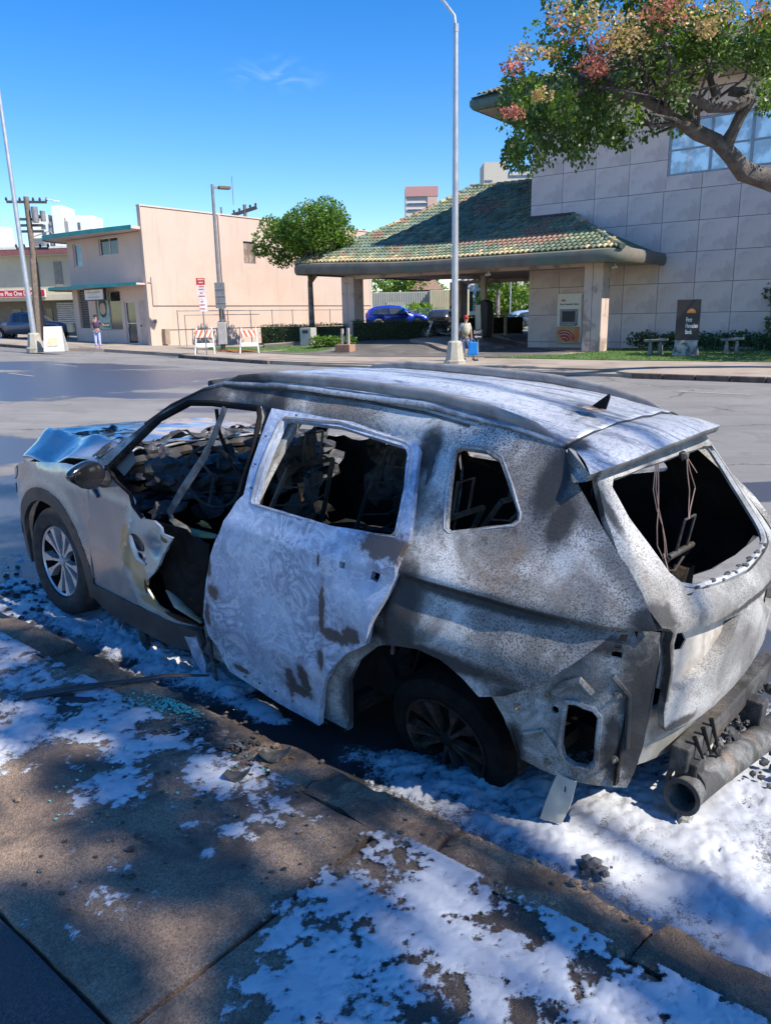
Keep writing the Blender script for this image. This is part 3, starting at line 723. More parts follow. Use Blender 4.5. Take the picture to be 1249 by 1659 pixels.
# ---- bank sign
sg = empty('bank_sign', (11.9, 30.9, .165), -BA + .30, 'dark upright bank sign on a stained concrete base', 'sign')
q = MB(); q.prism([(-.50, 0), (.50, 0), (.38, .52), (-.42, .52)], lambda a, b: (a, -.30, b), lambda a, b: (a * .9, .30, b)); q.build('base', pm('stained_concrete', (.42, .42, .40), (.30, .30, .29), 3, .9, c3=(.10, .10, .10), s3=4), sg, bevel=.02)
q = MB(); q.box((-.44, -.26, .52), (.42, .26, .60)); q.build('collar', pm('stained_concrete2', (.36, .36, .34), (.22, .22, .22), 3, .9), sg)
SGN = pm('dark_brown_sign', (.022, .018, .02), (.03, .024, .026), 2, .45, bs=0)
q = MB(); q.box((-.43, -.22, .60), (.43, .22, 2.13)); q.build('panel', SGN, sg, bevel=.006)
arcs(sg, (.10, 1.62), .17, -.228, [(.72, 1.0, ORG), (.40, .66, pm('sign_yellow', (.75, .45, .08), bs=0)), (.1, .34, ORG)], a0=0, a1=175)
SW = pm('sign_lettering_white', (.85, .83, .8), bs=0)
for k, w in enumerate(('First', 'Hawaiian', 'Bank')): text('lettering', w, .235, SW, sg, (-.08, -.224, 1.30 - k * .23), (PI / 2, 0, 0), .002, bold=.005, sx=.52)

# ---- small concrete benches
CONC = pm('bench_concrete', (.33, .31, .26), (.25, .23, .20), 5, .9, c3=(.12, .11, .10), s3=3)
for (x, y, r, lb, s) in ((11.1, 32.0, -.55, 'small concrete bench on the lawn left of the dark bank sign', 1.0), (14.0, 31.6, -.35, 'small mossy concrete bench on the lawn right of the bank sign', .95)):
    b = empty('bench', (x, y, .17), r, lb, 'bench')
    q = MB(); q.prism([(-.44, .50), (.44, .55), (.46, .64), (-.46, .60)], lambda a, c: (a * s, -.17, c), lambda a, c: (a * s, .17, c)); q.build('seat', CONC, b, bevel=.015)
    for dx in (-.2, .2):
        q = MB(); q.prism([(-.09, 0), (.09, 0), (.05, .51), (-.05, .51)], lambda a, c: (dx * s + a, -.13, c), lambda a, c: (dx * s + a, .13, c)); q.build('leg', CONC, b, bevel=.01)

# ================================================================== foliage helpers
def leaf(mb, p, s, dirv=None, fold=True):
    a = Vector((rnd.gauss(0, 1), rnd.gauss(0, 1), rnd.gauss(0, .8))) if dirv is None else dirv + Vector((rnd.gauss(0, .45), rnd.gauss(0, .45), rnd.gauss(0, .45)))
    a.normalize(); b = a.cross(Vector((rnd.gauss(0, 1), rnd.gauss(0, 1), rnd.gauss(0, 1)))).normalized() * s * .36; a *= s
    mb.add([p, p + a * .5 + b, p + a, p + a * .5 - b], [(0, 1, 2, 3)])
def clump(mb, c, r, n, s, shell=.5, dirv=None, squash=.8):
    c = Vector(c)
    for _ in range(n):
        d = Vector((rnd.gauss(0, 1), rnd.gauss(0, 1), rnd.gauss(0, 1))).normalized()
        k = rnd.uniform(shell, 1.0) ** .6 * r
        leaf(mb, c + Vector((d.x * k, d.y * k, d.z * k * squash)), s * rnd.uniform(.6, 1.3), dirv)
BARK = pm('bark', (.20, .17, .15), (.12, .10, .085), 5, .9, bs=.8, bscale=22, bd=.02, c3=(.30, .27, .24), s3=2)
LEAFG = leafmat('glossy_green_leaves', [(.05, .12, .015), (.09, .20, .02), (.17, .30, .03), (.07, .15, .02)], .35)
LEAFD = leafmat('dark_green_leaves', [(.025, .06, .012), (.045, .10, .02), (.07, .13, .03)], .3)
LEAFY = leafmat('yellow_green_leaves', [(.12, .22, .02), (.22, .34, .03), (.10, .20, .02)], .4)
def hedge_(name, a, b, wdt, h, label, mat=LEAFD, s=.07, n=420, z0=None, cat='hedge', group=None):
    a = Vector(a); b = Vector(b); d = b - a; L = d.length; e = d / L; nn = Vector((-e.y, e.x))
    if nn.dot(Vector((0, 1))) < 0: nn = -nn
    za = G(a.x, a.y) + .12 if z0 is None else z0; zb = G(b.x, b.y) + .12 if z0 is None else z0
    root = empty(name, (0, 0, 0), 0, label, cat, group)
    q = MB(); i = .09
    q.add([(p.x, p.y, z) for (p, z) in ((a + e * i + nn * i, za), (b - e * i + nn * i, zb), (b - e * i + nn * (wdt - i), zb), (a + e * i + nn * (wdt - i), za), (a + e * i + nn * i, za + h - i), (b - e * i + nn * i, zb + h - i), (b - e * i + nn * (wdt - i), zb + h - i), (a + e * i + nn * (wdt - i), za + h - i))],
          [(0, 3, 2, 1), (4, 5, 6, 7), (0, 1, 5, 4), (1, 2, 6, 5), (2, 3, 7, 6), (3, 0, 4, 7)])
    q.build('branches', pm('hedge_twigs', (.02, .03, .01), (.03, .03, .015), 8, .95), root)
    q = MB()
    for _ in range(int(n * L)):
        f = rnd.random(); k = rnd.random()
        if k < .55: w, z = 0, rnd.random()
        elif k < .9: w, z = rnd.random(), 1.0
        else: w, z = 1, rnd.random()
        p = a + d * f + nn * (w * wdt); bz = za + (zb - za) * f
        bumpy = .05 * fbm(p.x * 2, p.y * 2, z * 2)
        leaf(q, Vector((p.x + rnd.gauss(0, .03), p.y + rnd.gauss(0, .03) - bumpy, bz + z * (h + bumpy) + rnd.gauss(0, .03))), s * rnd.uniform(.7, 1.3))
    q.build('leaves', mat, root); return root
def tree_(label, x, y, z, h_tr, r_tr, crown_c, crown_r, nclump, n, s, mat, cat='tree', group=None, name='tree', lean=(0, 0), limbs=7, cr=.22):
    root = empty(name, (x, y, z), 0, label, cat, group); c = Vector(crown_c); R = Vector(crown_r)
    q = MB(); top = Vector((lean[0], lean[1], h_tr))
    q.tube([(0, 0, -.2), (lean[0] * .2, lean[1] * .2, h_tr * .35), (lean[0] * .7, lean[1] * .7, h_tr * .7), top], [r_tr * 1.25, r_tr, r_tr * .92, r_tr * .85], 9)
    cl = []
    for k in range(nclump):
        d = Vector((rnd.gauss(0, 1), rnd.gauss(0, 1), rnd.gauss(0, 1))).normalized(); f = rnd.uniform(.35, 1) ** .5
        cl.append(Vector((c.x + d.x * R.x * f, c.y + d.y * R.y * f, c.z + d.z * R.z * f)))
    for k in range(limbs):
        e = cl[k % len(cl)]; mid = top.lerp(e, .5) + Vector((rnd.gauss(0, .2), rnd.gauss(0, .2), rnd.uniform(-.3, .1)))
        q.tube([top - Vector((0, 0, .15)), mid, e], [r_tr * .6, r_tr * .38, r_tr * .12], 6)
    q.build('trunk', BARK, root, smooth=True)
    q = MB(); rr = (R.x + R.y + R.z) / 3 * cr * 2
    for e in cl: clump(q, e, rr * rnd.uniform(.7, 1.25), n, s)
    q.build('crown', mat, root); return root

# ================================================================== PEACH BUILDING
PK = Vector((-13.4, 46.08)); PZ = .42
pk = empty('peach_building', (PK.x, PK.y, PZ), -math.radians(38), 'peach painted two storey corner building with teal edged canopies', 'building')
PEACH = pm('peach_stucco', (.60, .465, .38), (.57, .44, .355), .6, .9, vstain=.5, bs=.2, bscale=40, c3=(.58, .43, .34), s3=.35)
PEACH2 = pm('pale_peach_stucco', (.66, .53, .45), (.62, .49, .42), .6, .9, vstain=.4, bs=.2, bscale=40)
TEAL = pm('teal_trim', (.05, .38, .33), (.04, .30, .28), 2, .6, bs=0)
# side wall with parapet (local u<=0, v from 0 to 20.5); window opening real
def wall_open(lo, hi, ops, axis_, at, th, mat, parent, name='wall'):
    """flat wall with rectangular openings: axis_ 'u' or 'v' runs along, at = position across, th = thickness inward"""
    us_ = sorted({lo[0], hi[0], *[o[0] for o in ops], *[o[1] for o in ops]}); zs_ = sorted({lo[1], hi[1], *[o[2] for o in ops], *[o[3] for o in ops]})
    q = MB()
    for a, b in zip(us_, us_[1:]):
        for c, d in zip(zs_, zs_[1:]):
            mu, mz = (a + b) / 2, (c + d) / 2
            if any(o[0] < mu < o[1] and o[2] < mz < o[3] for o in ops): continue
            if axis_ == 'u': q.box((a, at, c), (b, at + th, d))
            else: q.box((at, a, c), (at + th, b, d))
    o = q.build(name, mat, parent)
    bm = bmesh.new(); bm.from_mesh(o.data); bmesh.ops.remove_doubles(bm, verts=bm.verts, dist=1e-4)
    seen = {}
    for f in bm.faces: seen.setdefault(tuple(sorted(v.index for v in f.verts)), []).append(f)
    bmesh.ops.delete(bm, geom=[f for L in seen.values() if len(L) > 1 for f in L], context='FACES_ONLY'); bm.to_mesh(o.data); bm.free()
    return o
def window_(parent, axis_, a, b, c, d, at, out, nm=2, glass=None, fr=.06, name='window', hm=(), fm=None):
    """window set in an opening: frame ring, mullions, one pane per light; out = outward sign"""
    q = MB(); W_ = lambda p0, p1, z0, z1, e0, e1: (q.box((p0, min(e0, e1), z0), (p1, max(e0, e1), z1)) if axis_ == 'u' else q.box((min(e0, e1), p0, z0), (max(e0, e1), p1, z1)))
    e0, e1 = at, at + out * .05
    W_(a, b, c, c + fr, e0, e1); W_(a, b, d - fr, d, e0, e1); W_(a, a + fr, c + fr, d - fr, e0, e1); W_(b - fr, b, c + fr, d - fr, e0, e1)
    xs = [a + fr] + [a + (b - a) * k / nm for k in range(1, nm)] + [b - fr]
    for x in xs[1:-1]: W_(x - fr / 2, x + fr / 2, c + fr, d - fr, e0, e1 - out * .004)
    for z in hm: W_(a + fr, b - fr, z - fr / 2, z + fr / 2, e0, e1 - out * .006)
    f = q.build(name, fm or FRM, parent)
    for x0, x1 in zip(xs, xs[1:]):
        q = MB(); g0, g1 = at + out * .012, at + out * .02
        if axis_ == 'u': q.box((x0, min(g0, g1), c + fr), (x1, max(g0, g1), d - fr))
        else: q.box((min(g0, g1), x0, c + fr), (max(g0, g1), x1, d - fr))
        q.build('pane', glass or GLD, f)
    return f
GLD = glassmat('dark_window_glass', (.03, .035, .04), .06); GLB = glassmat('sky_window_glass', (.10, .16, .24), .05)
wall_open((.0, -.4), (20.6, 7.72), [(7.55, 8.55, 4.95, 6.3)], 'v', -.25, .25, PEACH, pk)
window_(pk, 'v', 7.55, 8.55, 4.95, 6.3, -.13, 1, 2, glassmat('curtained_glass', (.22, .16, .12), .2))
wall_open((-8.0, -.4), (-.26, 6.45), [(-4.85, -2.85, 5.33, 6.35), (-5.85, -3.15, .95, 3.25), (-2.85, -1.75, .13, 2.62), (-7.75, -6.65, 1.1, 3.45), (-7.7, -6.75, 4.85, 6.2)], 'u', .3, .25, PEACH2, pk)
window_(pk, 'u', -4.85, -2.85, 5.33, 6.35, .45, -1, 2, fm=WHT)
wf = window_(pk, 'u', -5.85, -3.15, .95, 3.25, .45, -1, 2, name='shop_window')
window_(pk, 'u', -7.7, -6.75, 4.85, 6.2, .45, -1, 1, GLB, fm=WHT)
dr = window_(pk, 'u', -2.85, -1.75, .13, 2.62, .45, -1, 1, name='glass_door', hm=(1.35,), fm=WHT)
q = MB(); q.cyl((-2.68, .36, 1.1), (-2.68, .36, 1.5), .02, n=6); q.build('handle', WHT, dr)
q = MB(); q.box((-7.7, .47, 1.1), (-6.7, .5, 3.45)); jl = q.build('louvre_window', DARK, pk)
for k in range(16): q = MB(); q.cbox((-7.2, .42, 1.2 + k * .14), (.98, .012, .10), rx=.6); q.build('louvre', GREYM, jl)
# curved left end
q = MB()
for k in range(8):
    t0, t1 = PI / 2 + PI / 2 * k / 8, PI / 2 + PI / 2 * (k + 1) / 8
    P = lambda t, r: (-8.0 + 0 - math.sin(t - PI / 2) * r, .3 + 1.2 - math.cos(t - PI / 2) * r)
    a, b = P(t0, 1.2), P(t1, 1.2)
    q.add([(a[0], a[1], -.4), (b[0], b[1], -.4), (b[0], b[1], 6.45), (a[0], a[1], 6.45)], [(0, 1, 2, 3)])
q.box((-9.2, 1.5, -.4), (-9.0, 12, 6.45)); q.build('side_wall', PEACH2, pk)
q = MB(); q.box((-9, 1.6, 6.4), (-.26, 12, 6.5)); q.box((-9.1, 20.3, -.4), (0, 20.55, 7.72)); q.build('rear_roof', PEACH2, pk)
q = MB(); q.box((-1.35, .27, .13), (-.45, .298, 2.62)); d2 = q.build('door', pm('peach_door', (.58, .44, .38), rough=.6, bs=0), pk); q = MB(); q.cyl((-1.22, .20, 1.2), (-1.22, .27, 1.2), .04, n=8); q.build('handle', DARK, d2)
def eave(z0, z1, over, name):
    pl = [(.1, -over + .25), (-3.0, -over - .1)] 
    for k in range(9):
        t = PI / 2 * k / 8; pl.append((-7.7 - 2.3 * math.sin(t), 1.6 - (1.6 + over + .35) * math.cos(t)))
    pl += [(-10.0, 8), (-9.0, 8), (-8.8, 1.5), (-.2, .5)]
    q = MB(); q.prism(pl, lambda a, b: (a, b, z0 + .06), lambda a, b: (a, b, z1)); q.build(name, PEACH2, pk)
    q = MB()
    for (a, b) in zip(pl[:12], pl[1:12]):
        d = Vector((b[0] - a[0], b[1] - a[1], 0)).normalized(); o = Vector((-d.y, d.x, 0)) * -.03
        if o.dot(Vector((0, -1, 0))) < 0 and abs(o.y) > .005: o = -o
        q.prism([a, b, (b[0] + o.x, b[1] + o.y), (a[0] + o.x, a[1] + o.y)], lambda u, v: (u, v, z0), lambda u, v: (u, v, z1 + .02))
    q.build('teal_edge', TEAL, pk)
eave(6.42, 6.64, 1.0, 'roof_canopy'); eave(3.42, 3.58, 1.0, 'awning')
q = MB(); q.box((-.26, -.05, -.4), (.04, 0.0, 7.72)); q.box((-.26, 0, 3.9), (-.2, .3, 7.72)); q.build('corner_pier', PEACH, pk)
q = MB(); q.box((-.27, -.07, 7.722), (.05, 20.6, 7.80)); q.build('parapet_cap', PEACH2, pk)
# shop sign box + poster
sb = MB(); sb.box((-5.6, -.55, 2.6 + .12), (-3.5, -.38, 3.42)); so = sb.build('shop_sign', DARK, pk)
q = MB(); q.box((-5.52, -.562, 2.78), (-3.58, -.552, 3.36)); q.build('sign_face', WHT, so)
GT = pm('grey_print', (.45, .45, .45), bs=0)
q = MB()
for (z, x0, x1) in ((3.15, -5.38, -3.78), (2.87, -5.15, -3.95)):
    x = x0
    while x < x1: w = rnd.uniform(.05, .09); q.box((x, -.566, z), (x + w, -.563, z + rnd.uniform(.07, .1))); x += w + (.1 if rnd.random() < .2 else .03)
q.build('faded_lettering', GT, so)
q = MB(); q.box((-5.78, .385, 1.02), (-4.55, .395, 3.18)); pst = q.build('window_poster', pm('poster_green', (.45, .55, .45), (.30, .42, .35), 3, .6, bs=0), pk)
q = MB(); q.lathe([(0, 0), (.42, 0), (.42, .01), (0, .01)], 20, Matrix.Translation((-5.2, .382, 2.35)) @ Matrix.Rotation(PI / 2, 4, 'X') @ Matrix.Diagonal((1, 1.5, 1, 1))); q.build('poster_oval', DARK, pst)
text('lettering', 'NG', .42, pm('poster_dark_green', (.08, .20, .10), bs=0), pst, (-5.25, .375, 1.12), (PI / 2, 0, 0), .001, bold=.01)
q = MB(); q.lathe([(0, 0), (.33, 0), (.33, .01), (0, .01)], 20, Matrix.Translation((-5.2, .37, 2.25)) @ Matrix.Rotation(PI / 2, 4, 'X') @ Matrix.Diagonal((1, 1.05, 1, 1))); q.build('poster_food', pm('poster_food', (.5, .32, .22), (.62, .5, .4), 8, .6, bs=0), pst)
# downspout + conduits
q = MB(); q.tube([(.08, 5.6, 7.7), (.08, 5.6, .1)], .075, 8); q.build('downspout', PEACH2, pk)
q = MB(); q.tube([(.03, 0.3, 2.32), (.03, 20.4, 2.32)], .02, 6); q.tube([(.03, .3, 2.32), (.03, .3, 3.9)], .02, 6); q.tube([(.03, .05, 3.6), (.03, .3, 3.6)], .02, 6); q.build('conduit', GREYM, pk)
q = MB(); q.box((.0, .25, 1.35), (.08, .42, 1.55)); q.build('meter_box', GREYM, pk)
q = MB(); q.box((.0, .75, .1), (.3, 1.1, 1.0)); q.build('standpipe_box', pm('tan_box', (.35, .27, .2)), pk, bevel=.02)
q = MB(); q.tube([(-.1, 6.0, 7.8), (-.1, 6.0, 8.2)], .06, 6); q.build('roof_vent', GREYM, pk)
# chain fence in front of the side wall
fx = empty('pipe_fence', (PK.x, PK.y, PZ), -math.radians(38), 'thin grey pipe fence along the peach wall', 'fence')
for k in range(11):
    q = MB(); q.tube([(1.0, 1.2 + k * 1.9, 0), (1.0, 1.2 + k * 1.9, 2.05)], .028, 6); q.build('post', GREYM, fx)
q = MB(); q.tube([(1.0, 1.2, 2.0), (1.0, 20.2, 2.0)], .022, 6); q.build('top_rail', GREYM, fx)
q = MB(); q.tube([(1.9, 1.0, 1.75), (1.9, 6.8, 1.75)], .02, 6); q.tube([(1.9, 1.0, 0), (1.9, 1.0, 1.76)], .025, 6); q.tube([(1.9, 4.0, 0), (1.9, 4.0, 1.76)], .025, 6); q.build('gate_frame', GREYM, fx)
# ---- light pole, back of signs, meter
LPx, LPy = -8.55, 42.5; lz = G(LPx, LPy) + .15
lp = empty('light_pole', (LPx, LPy, lz), .5, 'grey pole with a square shoebox lamp before the peach wall', 'light pole')
q = MB(); q.tube([(0, 0, 0), (0, 0, 8.3)], [.11, .075], 10); q.build('pole', GREYM, lp, smooth=True)
q = MB(); q.box((-.03, -.03, 8.1), (.35, .03, 8.2)); q.build('arm', GREYM, lp); q = MB(); q.cbox((.62, 0, 8.17), (.62, .36, .14)); q.build('lamp_head', pm('lamp_brown', (.16, .13, .11), bs=0), lp, bevel=.02)
q = MB(); q.box((-.12, -.14, 1.6), (.1, -.1, 2.1)); q.box((-.2, -.14, 1.4), (.2, -.05, 1.5)); q.build('bracket', DARK, lp)
sgb = empty('street_sign', (LPx + .1, LPy - .4, lz), .1, 'tall grey traffic sign seen against the pole with the shoebox lamp', 'sign')
q = MB(); q.box((-.26, -.02, 2.15), (.26, .0, 3.45)); q.build('sign_back', pm('sign_back_grey', (.22, .23, .24), (.16, .17, .18), 6, .5, metal=.3), sgb)
for z in (2.4, 2.75, 3.1): q = MB(); q.box((-.25, -.045, z), (.25, -.022, z + .05)); q.build('rail', GREYM, sgb)
q = MB(); q.tube([(0, .03, 0), (0, .03, 3.4)], .03, 6); q.build('post', GREYM, sgb)
mt2 = empty('utility_cabinet', (LPx + .1, LPy - .55, lz), 0, 'small grey utility cabinet at the foot of the light pole', 'cabinet')
q = MB(); q.box((-.2, -.15, .3), (.22, .15, 1.45)); q.build('box', pm('pale_box', (.45, .43, .40)), mt2, bevel=.015); q = MB(); q.lathe([(.13, 0), (.12, .35), (0, .36)], 10); q.build('base', DARK, mt2)
# ---- parking sign
psg = empty('parking_sign', (-8.10, 36.4, G(-8.1, 36.4) + .15), .12, 'tall red and white parking sign on a thin post by the kerb', 'sign')
q = MB(); q.tube([(0, 0, 0), (-.05, 0, 3.4)], .03, 6); q.build('post', GREYM, psg)
SGW = pm('sign_white', (.80, .74, .72), rough=.5, bs=0); SGR = pm('sign_red', (.55, .03, .03), rough=.5, bs=0)
q = MB(); q.box((-.24, -.03, 3.12), (.14, -.015, 3.42)); q.build('red_plate', SGR, psg)
q = MB(); q.box((-.22, -.03, 2.50), (.14, -.015, 3.10)); q.build('sign_plate', SGW, psg); q = MB(); q.box((-.17, -.03, 1.95), (.18, -.015, 2.48)); q.build('sign_plate', SGW, psg)
for (z, w, mt_) in ((3.33, .26, SGW), (3.20, .18, SGW), (3.02, .2, SGR), (2.9, .24, SGR), (2.74, .12, SGR), (2.6, .26, SGR), (2.36, .1, SGR), (2.22, .22, SGR), (2.05, .24, SGR)):
    q = MB(); x = -.04 - w / 2
    while x < -.04 + w / 2: q.box((x, -.034, z), (x + .028, -.031, z + .055)); x += .04
    q.build('lettering', mt_, psg)
# ---- barricades
ORB = pm('barricade_orange', (.75, .17, .04), (.65, .14, .04), 6, .5, bs=0); WHB = pm('barricade_white', (.80, .78, .72), (.70, .68, .62), 6, .6, bs=0)
def barricade(x, y, r, lb, flip=1):
    b = empty('barricade', (x, y, G(x, y) + .15), r, lb, 'barricade', 'striped A-frame barricades on the sidewalk')
    for sx in (-.42, .42):
        for (y0, y1) in ((-.32, -.02), (.32, .02)):
            q = MB(); q.tube([(sx * 1.08, y0, 0), (sx * .82, y1, 1.22)], .035, 6); q.build('leg', WHB if y0 < 0 else GREYM, b)
    def bar(z0, z1, striped):
        f = lambda z: -.34 + .28 * z / 1.2
        q = MB(); q.add([(-.40, f(z0) - .03, z0), (.40, f(z0) - .03, z0), (.38, f(z1) - .03, z1), (-.38, f(z1) - .03, z1), (-.40, f(z0), z0), (.40, f(z0), z0), (.38, f(z1), z1), (-.38, f(z1), z1)], [(0, 1, 2, 3), (7, 6, 5, 4), (0, 4, 5, 1), (3, 2, 6, 7), (0, 3, 7, 4), (1, 5, 6, 2)])
        br = q.build('board', WHB, b)
        if striped:
            for k in range(4):
                x0 = -.38 + k * .24; w = .12; sh = -.16 * flip
                P = [(x0 - (sh if flip < 0 else 0), z0 + .01), (x0 + w - (sh if flip < 0 else 0), z0 + .01), (x0 + w + sh - (sh if flip < 0 else 0), z1 - .01), (x0 + sh - (sh if flip < 0 else 0), z1 - .01)]
                P = [(max(-.38, min(.38, a)), c) for a, c in P]
                if P[1][0] - P[0][0] < .01 and P[2][0] - P[3][0] < .01: continue
                q = MB(); q.add([(a, f(c) - .034, c) for a, c in P] + [(a, f(c) - .031, c) for a, c in P], [(0, 1, 2, 3)]); q.build('stripe', ORB, br)
    bar(.78, 1.12, True); bar(.34, .52, False)
barricade(-8.35, 37.3, .12, 'left striped A-frame barricade behind the red and white parking sign', -1)
barricade(-6.55, 39.0, .10, 'right striped A-frame barricade beside the bare red soil')
q = MB(); q.blob((0, 0, 0), (.95, .6, .10), 3, .6, 3); tag(q.build('bare_soil', pm('red_soil', (.36, .14, .05), (.24, .10, .04), 6, .95, bs=.6), loc=(-7.6, 40.2, G(-7.6, 40.2) + .15)), 'patch of bare orange soil behind the right barricade', 'soil', kind='stuff')
kp = st(28.95, 22.12)
kl = empty('painted_kerb_mark', (kp[0], kp[1], G(*kp)), -math.radians(39.65), 'worn blue paint and pale lettering on the dark kerb by the parking sign', 'painted mark')
q = MB(); q.box((-.35, -.008, .02), (.2, .0, .14)); q.build('paint', pm('blue_kerb_paint', (.14, .20, .48), (.3, .33, .5), 9, .8, bs=0), kl)
text('lettering', 'ONLY', .16, pm('pale_kerb_paint', (.55, .56, .62), bs=0), kl, (.25, -.006, .02), (PI / 2, 0, 0), .002, bold=.004, sx=1.4)

# ---- round crowned tree + hedges + shrub
tz = G(-4.6, 45.5)
tree_('small tree with dense round glossy green crown rising behind the hedge', -4.05, 46.0, tz + .1, 3.4, .17, (.25, -.1, 6.3), (2.15, 2.3, 1.6), 50, 300, .15, LEAFG, limbs=9, cr=.17)
root = bpy.data.objects['tree']; crown = [c for c in bpy.data.objects if c.parent == root and c.name.startswith('crown')][0]
q = MB()
for (dx, dz, r) in ((-2.0, 5.3, .8), (-2.5, 5.7, .7), (-1.9, 4.8, .6), (-2.8, 5.1, .45), (-1.4, 4.5, .5), (2.0, 5.4, .6), (-2.1, 6.4, .7), (-1.4, 5.6, .8), (-.8, 5.0, .7)): clump(q, (dx, 0, dz), r, 330, .15)
q.build('crown', LEAFG, root)
hedge_('hedge', (-7.0, 45.2), (-2.15, 43.4), 1.0, 1.15, 'long clipped green hedge left of the stone column', z0=G(-6, 44) + .12)
hedge_('hedge', (-1.6, 42.9), (3.7, 43.6), .8, 1.05, 'dark clipped hedge between the columns under the canopy', z0=.62)
hedge_('hedge', (5.0, 47.5), (9.0, 50.0), .8, 1.2, 'dark hedge at the back of the drive through behind two bollards', z0=.6)
q = MB(); r0 = empty('shrub', (-2.55, 41.6, G(-2.5, 41.6) + .15), 0, 'low leafy green shrub at the foot of the left column', 'shrub')
for k in range(9): clump(q, (-1.0 + k * .24, rnd.uniform(-.2, .2), .28), .33, 130, .13)
q.build('leaves', LEAFG, r0); q = MB(); [q.tube([(-.8 + k * .35, 0, 0), (-.85 + k * .35, 0, .4)], .02, 5) for k in range(5)]; q.build('stems', BARK, r0)
rb = empty('hedge', (BO.x, BO.y, .15), -BA, 'dark shrubs along the foot of the bank wall behind the sign', 'hedge')
q = MB(); 
for k in range(34): clump(q, (6.0 + k * .31, -.85 + rnd.uniform(-.15, .15), .38 + rnd.uniform(-.05, .15)), .45, 170, .12)
q.build('leaves', LEAFD, rb); q = MB(); [q.tube([(6.2 + k * .8, -.8, 0), (6.2 + k * .8, -.8, .5)], .03, 5) for k in range(13)]; q.build('stems', BARK, rb)
rs = empty('shrub', (17.4, 34.4, .15), 0, 'tall narrow dark shrub at the right end of the bank wall', 'shrub')
q = MB(); [clump(q, (rnd.uniform(-.35, .6), rnd.uniform(-.4, .4), .3 + k * .27), .6, 230, .16) for k in range(10)]; q.build('leaves', LEAFD, rs)
q = MB(); q.tube([(0, 0, 0), (.1, 0, 2.4)], .06, 6); q.build('stems', BARK, rs)
# utility box, planter post
ub = empty('utility_box', (-4.02, 43.2, G(-4, 43.2) + .15), -.5, 'beige utility box standing before the clipped hedge', 'utility box')
q = MB(); q.box((-.36, -.28, 0), (.36, .28, .92)); q.build('cabinet', pm('beige_box', (.46, .44, .40), (.40, .38, .35), 2, .6), ub, bevel=.02); q = MB(); q.box((-.18, -.30, .62), (.18, -.284, .80)); q.build('vent', DARK, ub)
pp = empty('planter', (-1.83, 38.9, G(-1.8, 38.9) + .15), -.5, 'low brick planter with two thin white posts at the driveway', 'planter')
q = MB(); q.box((-.42, -.28, 0), (.42, .28, .36)); q.build('brick_base', pm('pinkish_brick', (.42, .25, .17), (.36, .21, .15), 12, .9), pp, bevel=.01)
for k in range(3):
    for j in range(4 if k % 2 else 3):
        q = MB(); x0 = -.41 + j * .235 + (0 if k % 2 else .1); q.box((x0, -.296, .02 + k * .115), (min(x0 + .222, .41), -.279, .12 + k * .115)); q.build('brick', pm('brick', (.45, .24, .15), (.36, .18, .12), 8, .9), pp)
for (dx, h) in ((-.14, 1.12), (.2, 1.15)): q = MB(); q.box((dx - .05, -.05, .36), (dx + .05, .05, h)); q.build('post', pm('post_white', (.55, .50, .42)), pp)
q = MB(); q.box((-.09, -.02, .5), (.15, .0, .6)); q.build('plate', GREYM, pp)

# ---- centre street lamp
LTOP = 11.05
sl = empty('street_lamp', (2.66, 28.95, .15), -.55, 'tall aluminium street lamp on a tapered concrete base at the kerb', 'street lamp')
ALU = pm('lamp_aluminium', (.52, .53, .55), (.45, .46, .48), 2, .45, metal=.55, bs=.05); LC = pm('lamp_base_concrete', (.46, .43, .36), (.40, .37, .30), 3, .9, c3=(.30, .27, .22), s3=2)
q = MB(); n = 8
q.lathe([(.42, -.1), (.42, .10), (.36, .14), (.27, .76), (.20, .82), (0, .82)], 8); q.build('base', LC, sl, bevel=.01)
q = MB(); q.tube([(0, 0, .8), (0, 0, 6), (0, 0, LTOP)], [.13, .11, .08], 12); q.build('pole', ALU, sl, smooth=True)
q = MB(); q.tube([(0, 0, LTOP - .1), (-.06, 0, LTOP + .35), (-.45, .0, LTOP + .85), (-1.0, 0, LTOP + 1.35), (-2.4, 0, LTOP + 1.55)], [.05, .05, .045, .04, .04], 8); q.build('arm', ALU, sl, smooth=True)
q = MB(); q.blob((-2.7, 0, LTOP + 1.7), (.42, .16, .09), 1, 0); q.build('lamp_head', ALU, sl, smooth=True)
q = MB(); q.lathe([(.09, LTOP - .15), (.09, LTOP + .1)], 10); q.build('collar', ALU, sl)
# ---- left street lamp (top out of frame)
sl2 = empty('street_lamp', (-16.75, 38.2, G(-16.75, 38.2) + .15), -.3, 'street lamp at the left edge beside the white sandwich board', 'street lamp')
q = MB(); q.lathe([(.42, -.1), (.42, .10), (.36, .14), (.27, .76), (.20, .82), (0, .82)], 8); q.build('base', LC, sl2, bevel=.01)
q = MB(); q.tube([(0, 0, .8), (-.25, 0, 12.5)], [.13, .07], 12); q.tube([(-.25, 0, 12.5), (-.6, 0, 13.0), (-1.8, 0, 13.2)], [.05, .05, .05], 8); q.build('pole', ALU, sl2, smooth=True)
q = MB(); q.blob((-2.1, 0, 13.2), (.42, .16, .09), 1, 0); q.build('lamp_head', ALU, sl2, smooth=True)
sb2 = empty('sandwich_board', (-15.55, 37.7, G(-15.5, 37.7) + .15), .05, 'white sandwich board leaning by the left street lamp', 'sandwich board')
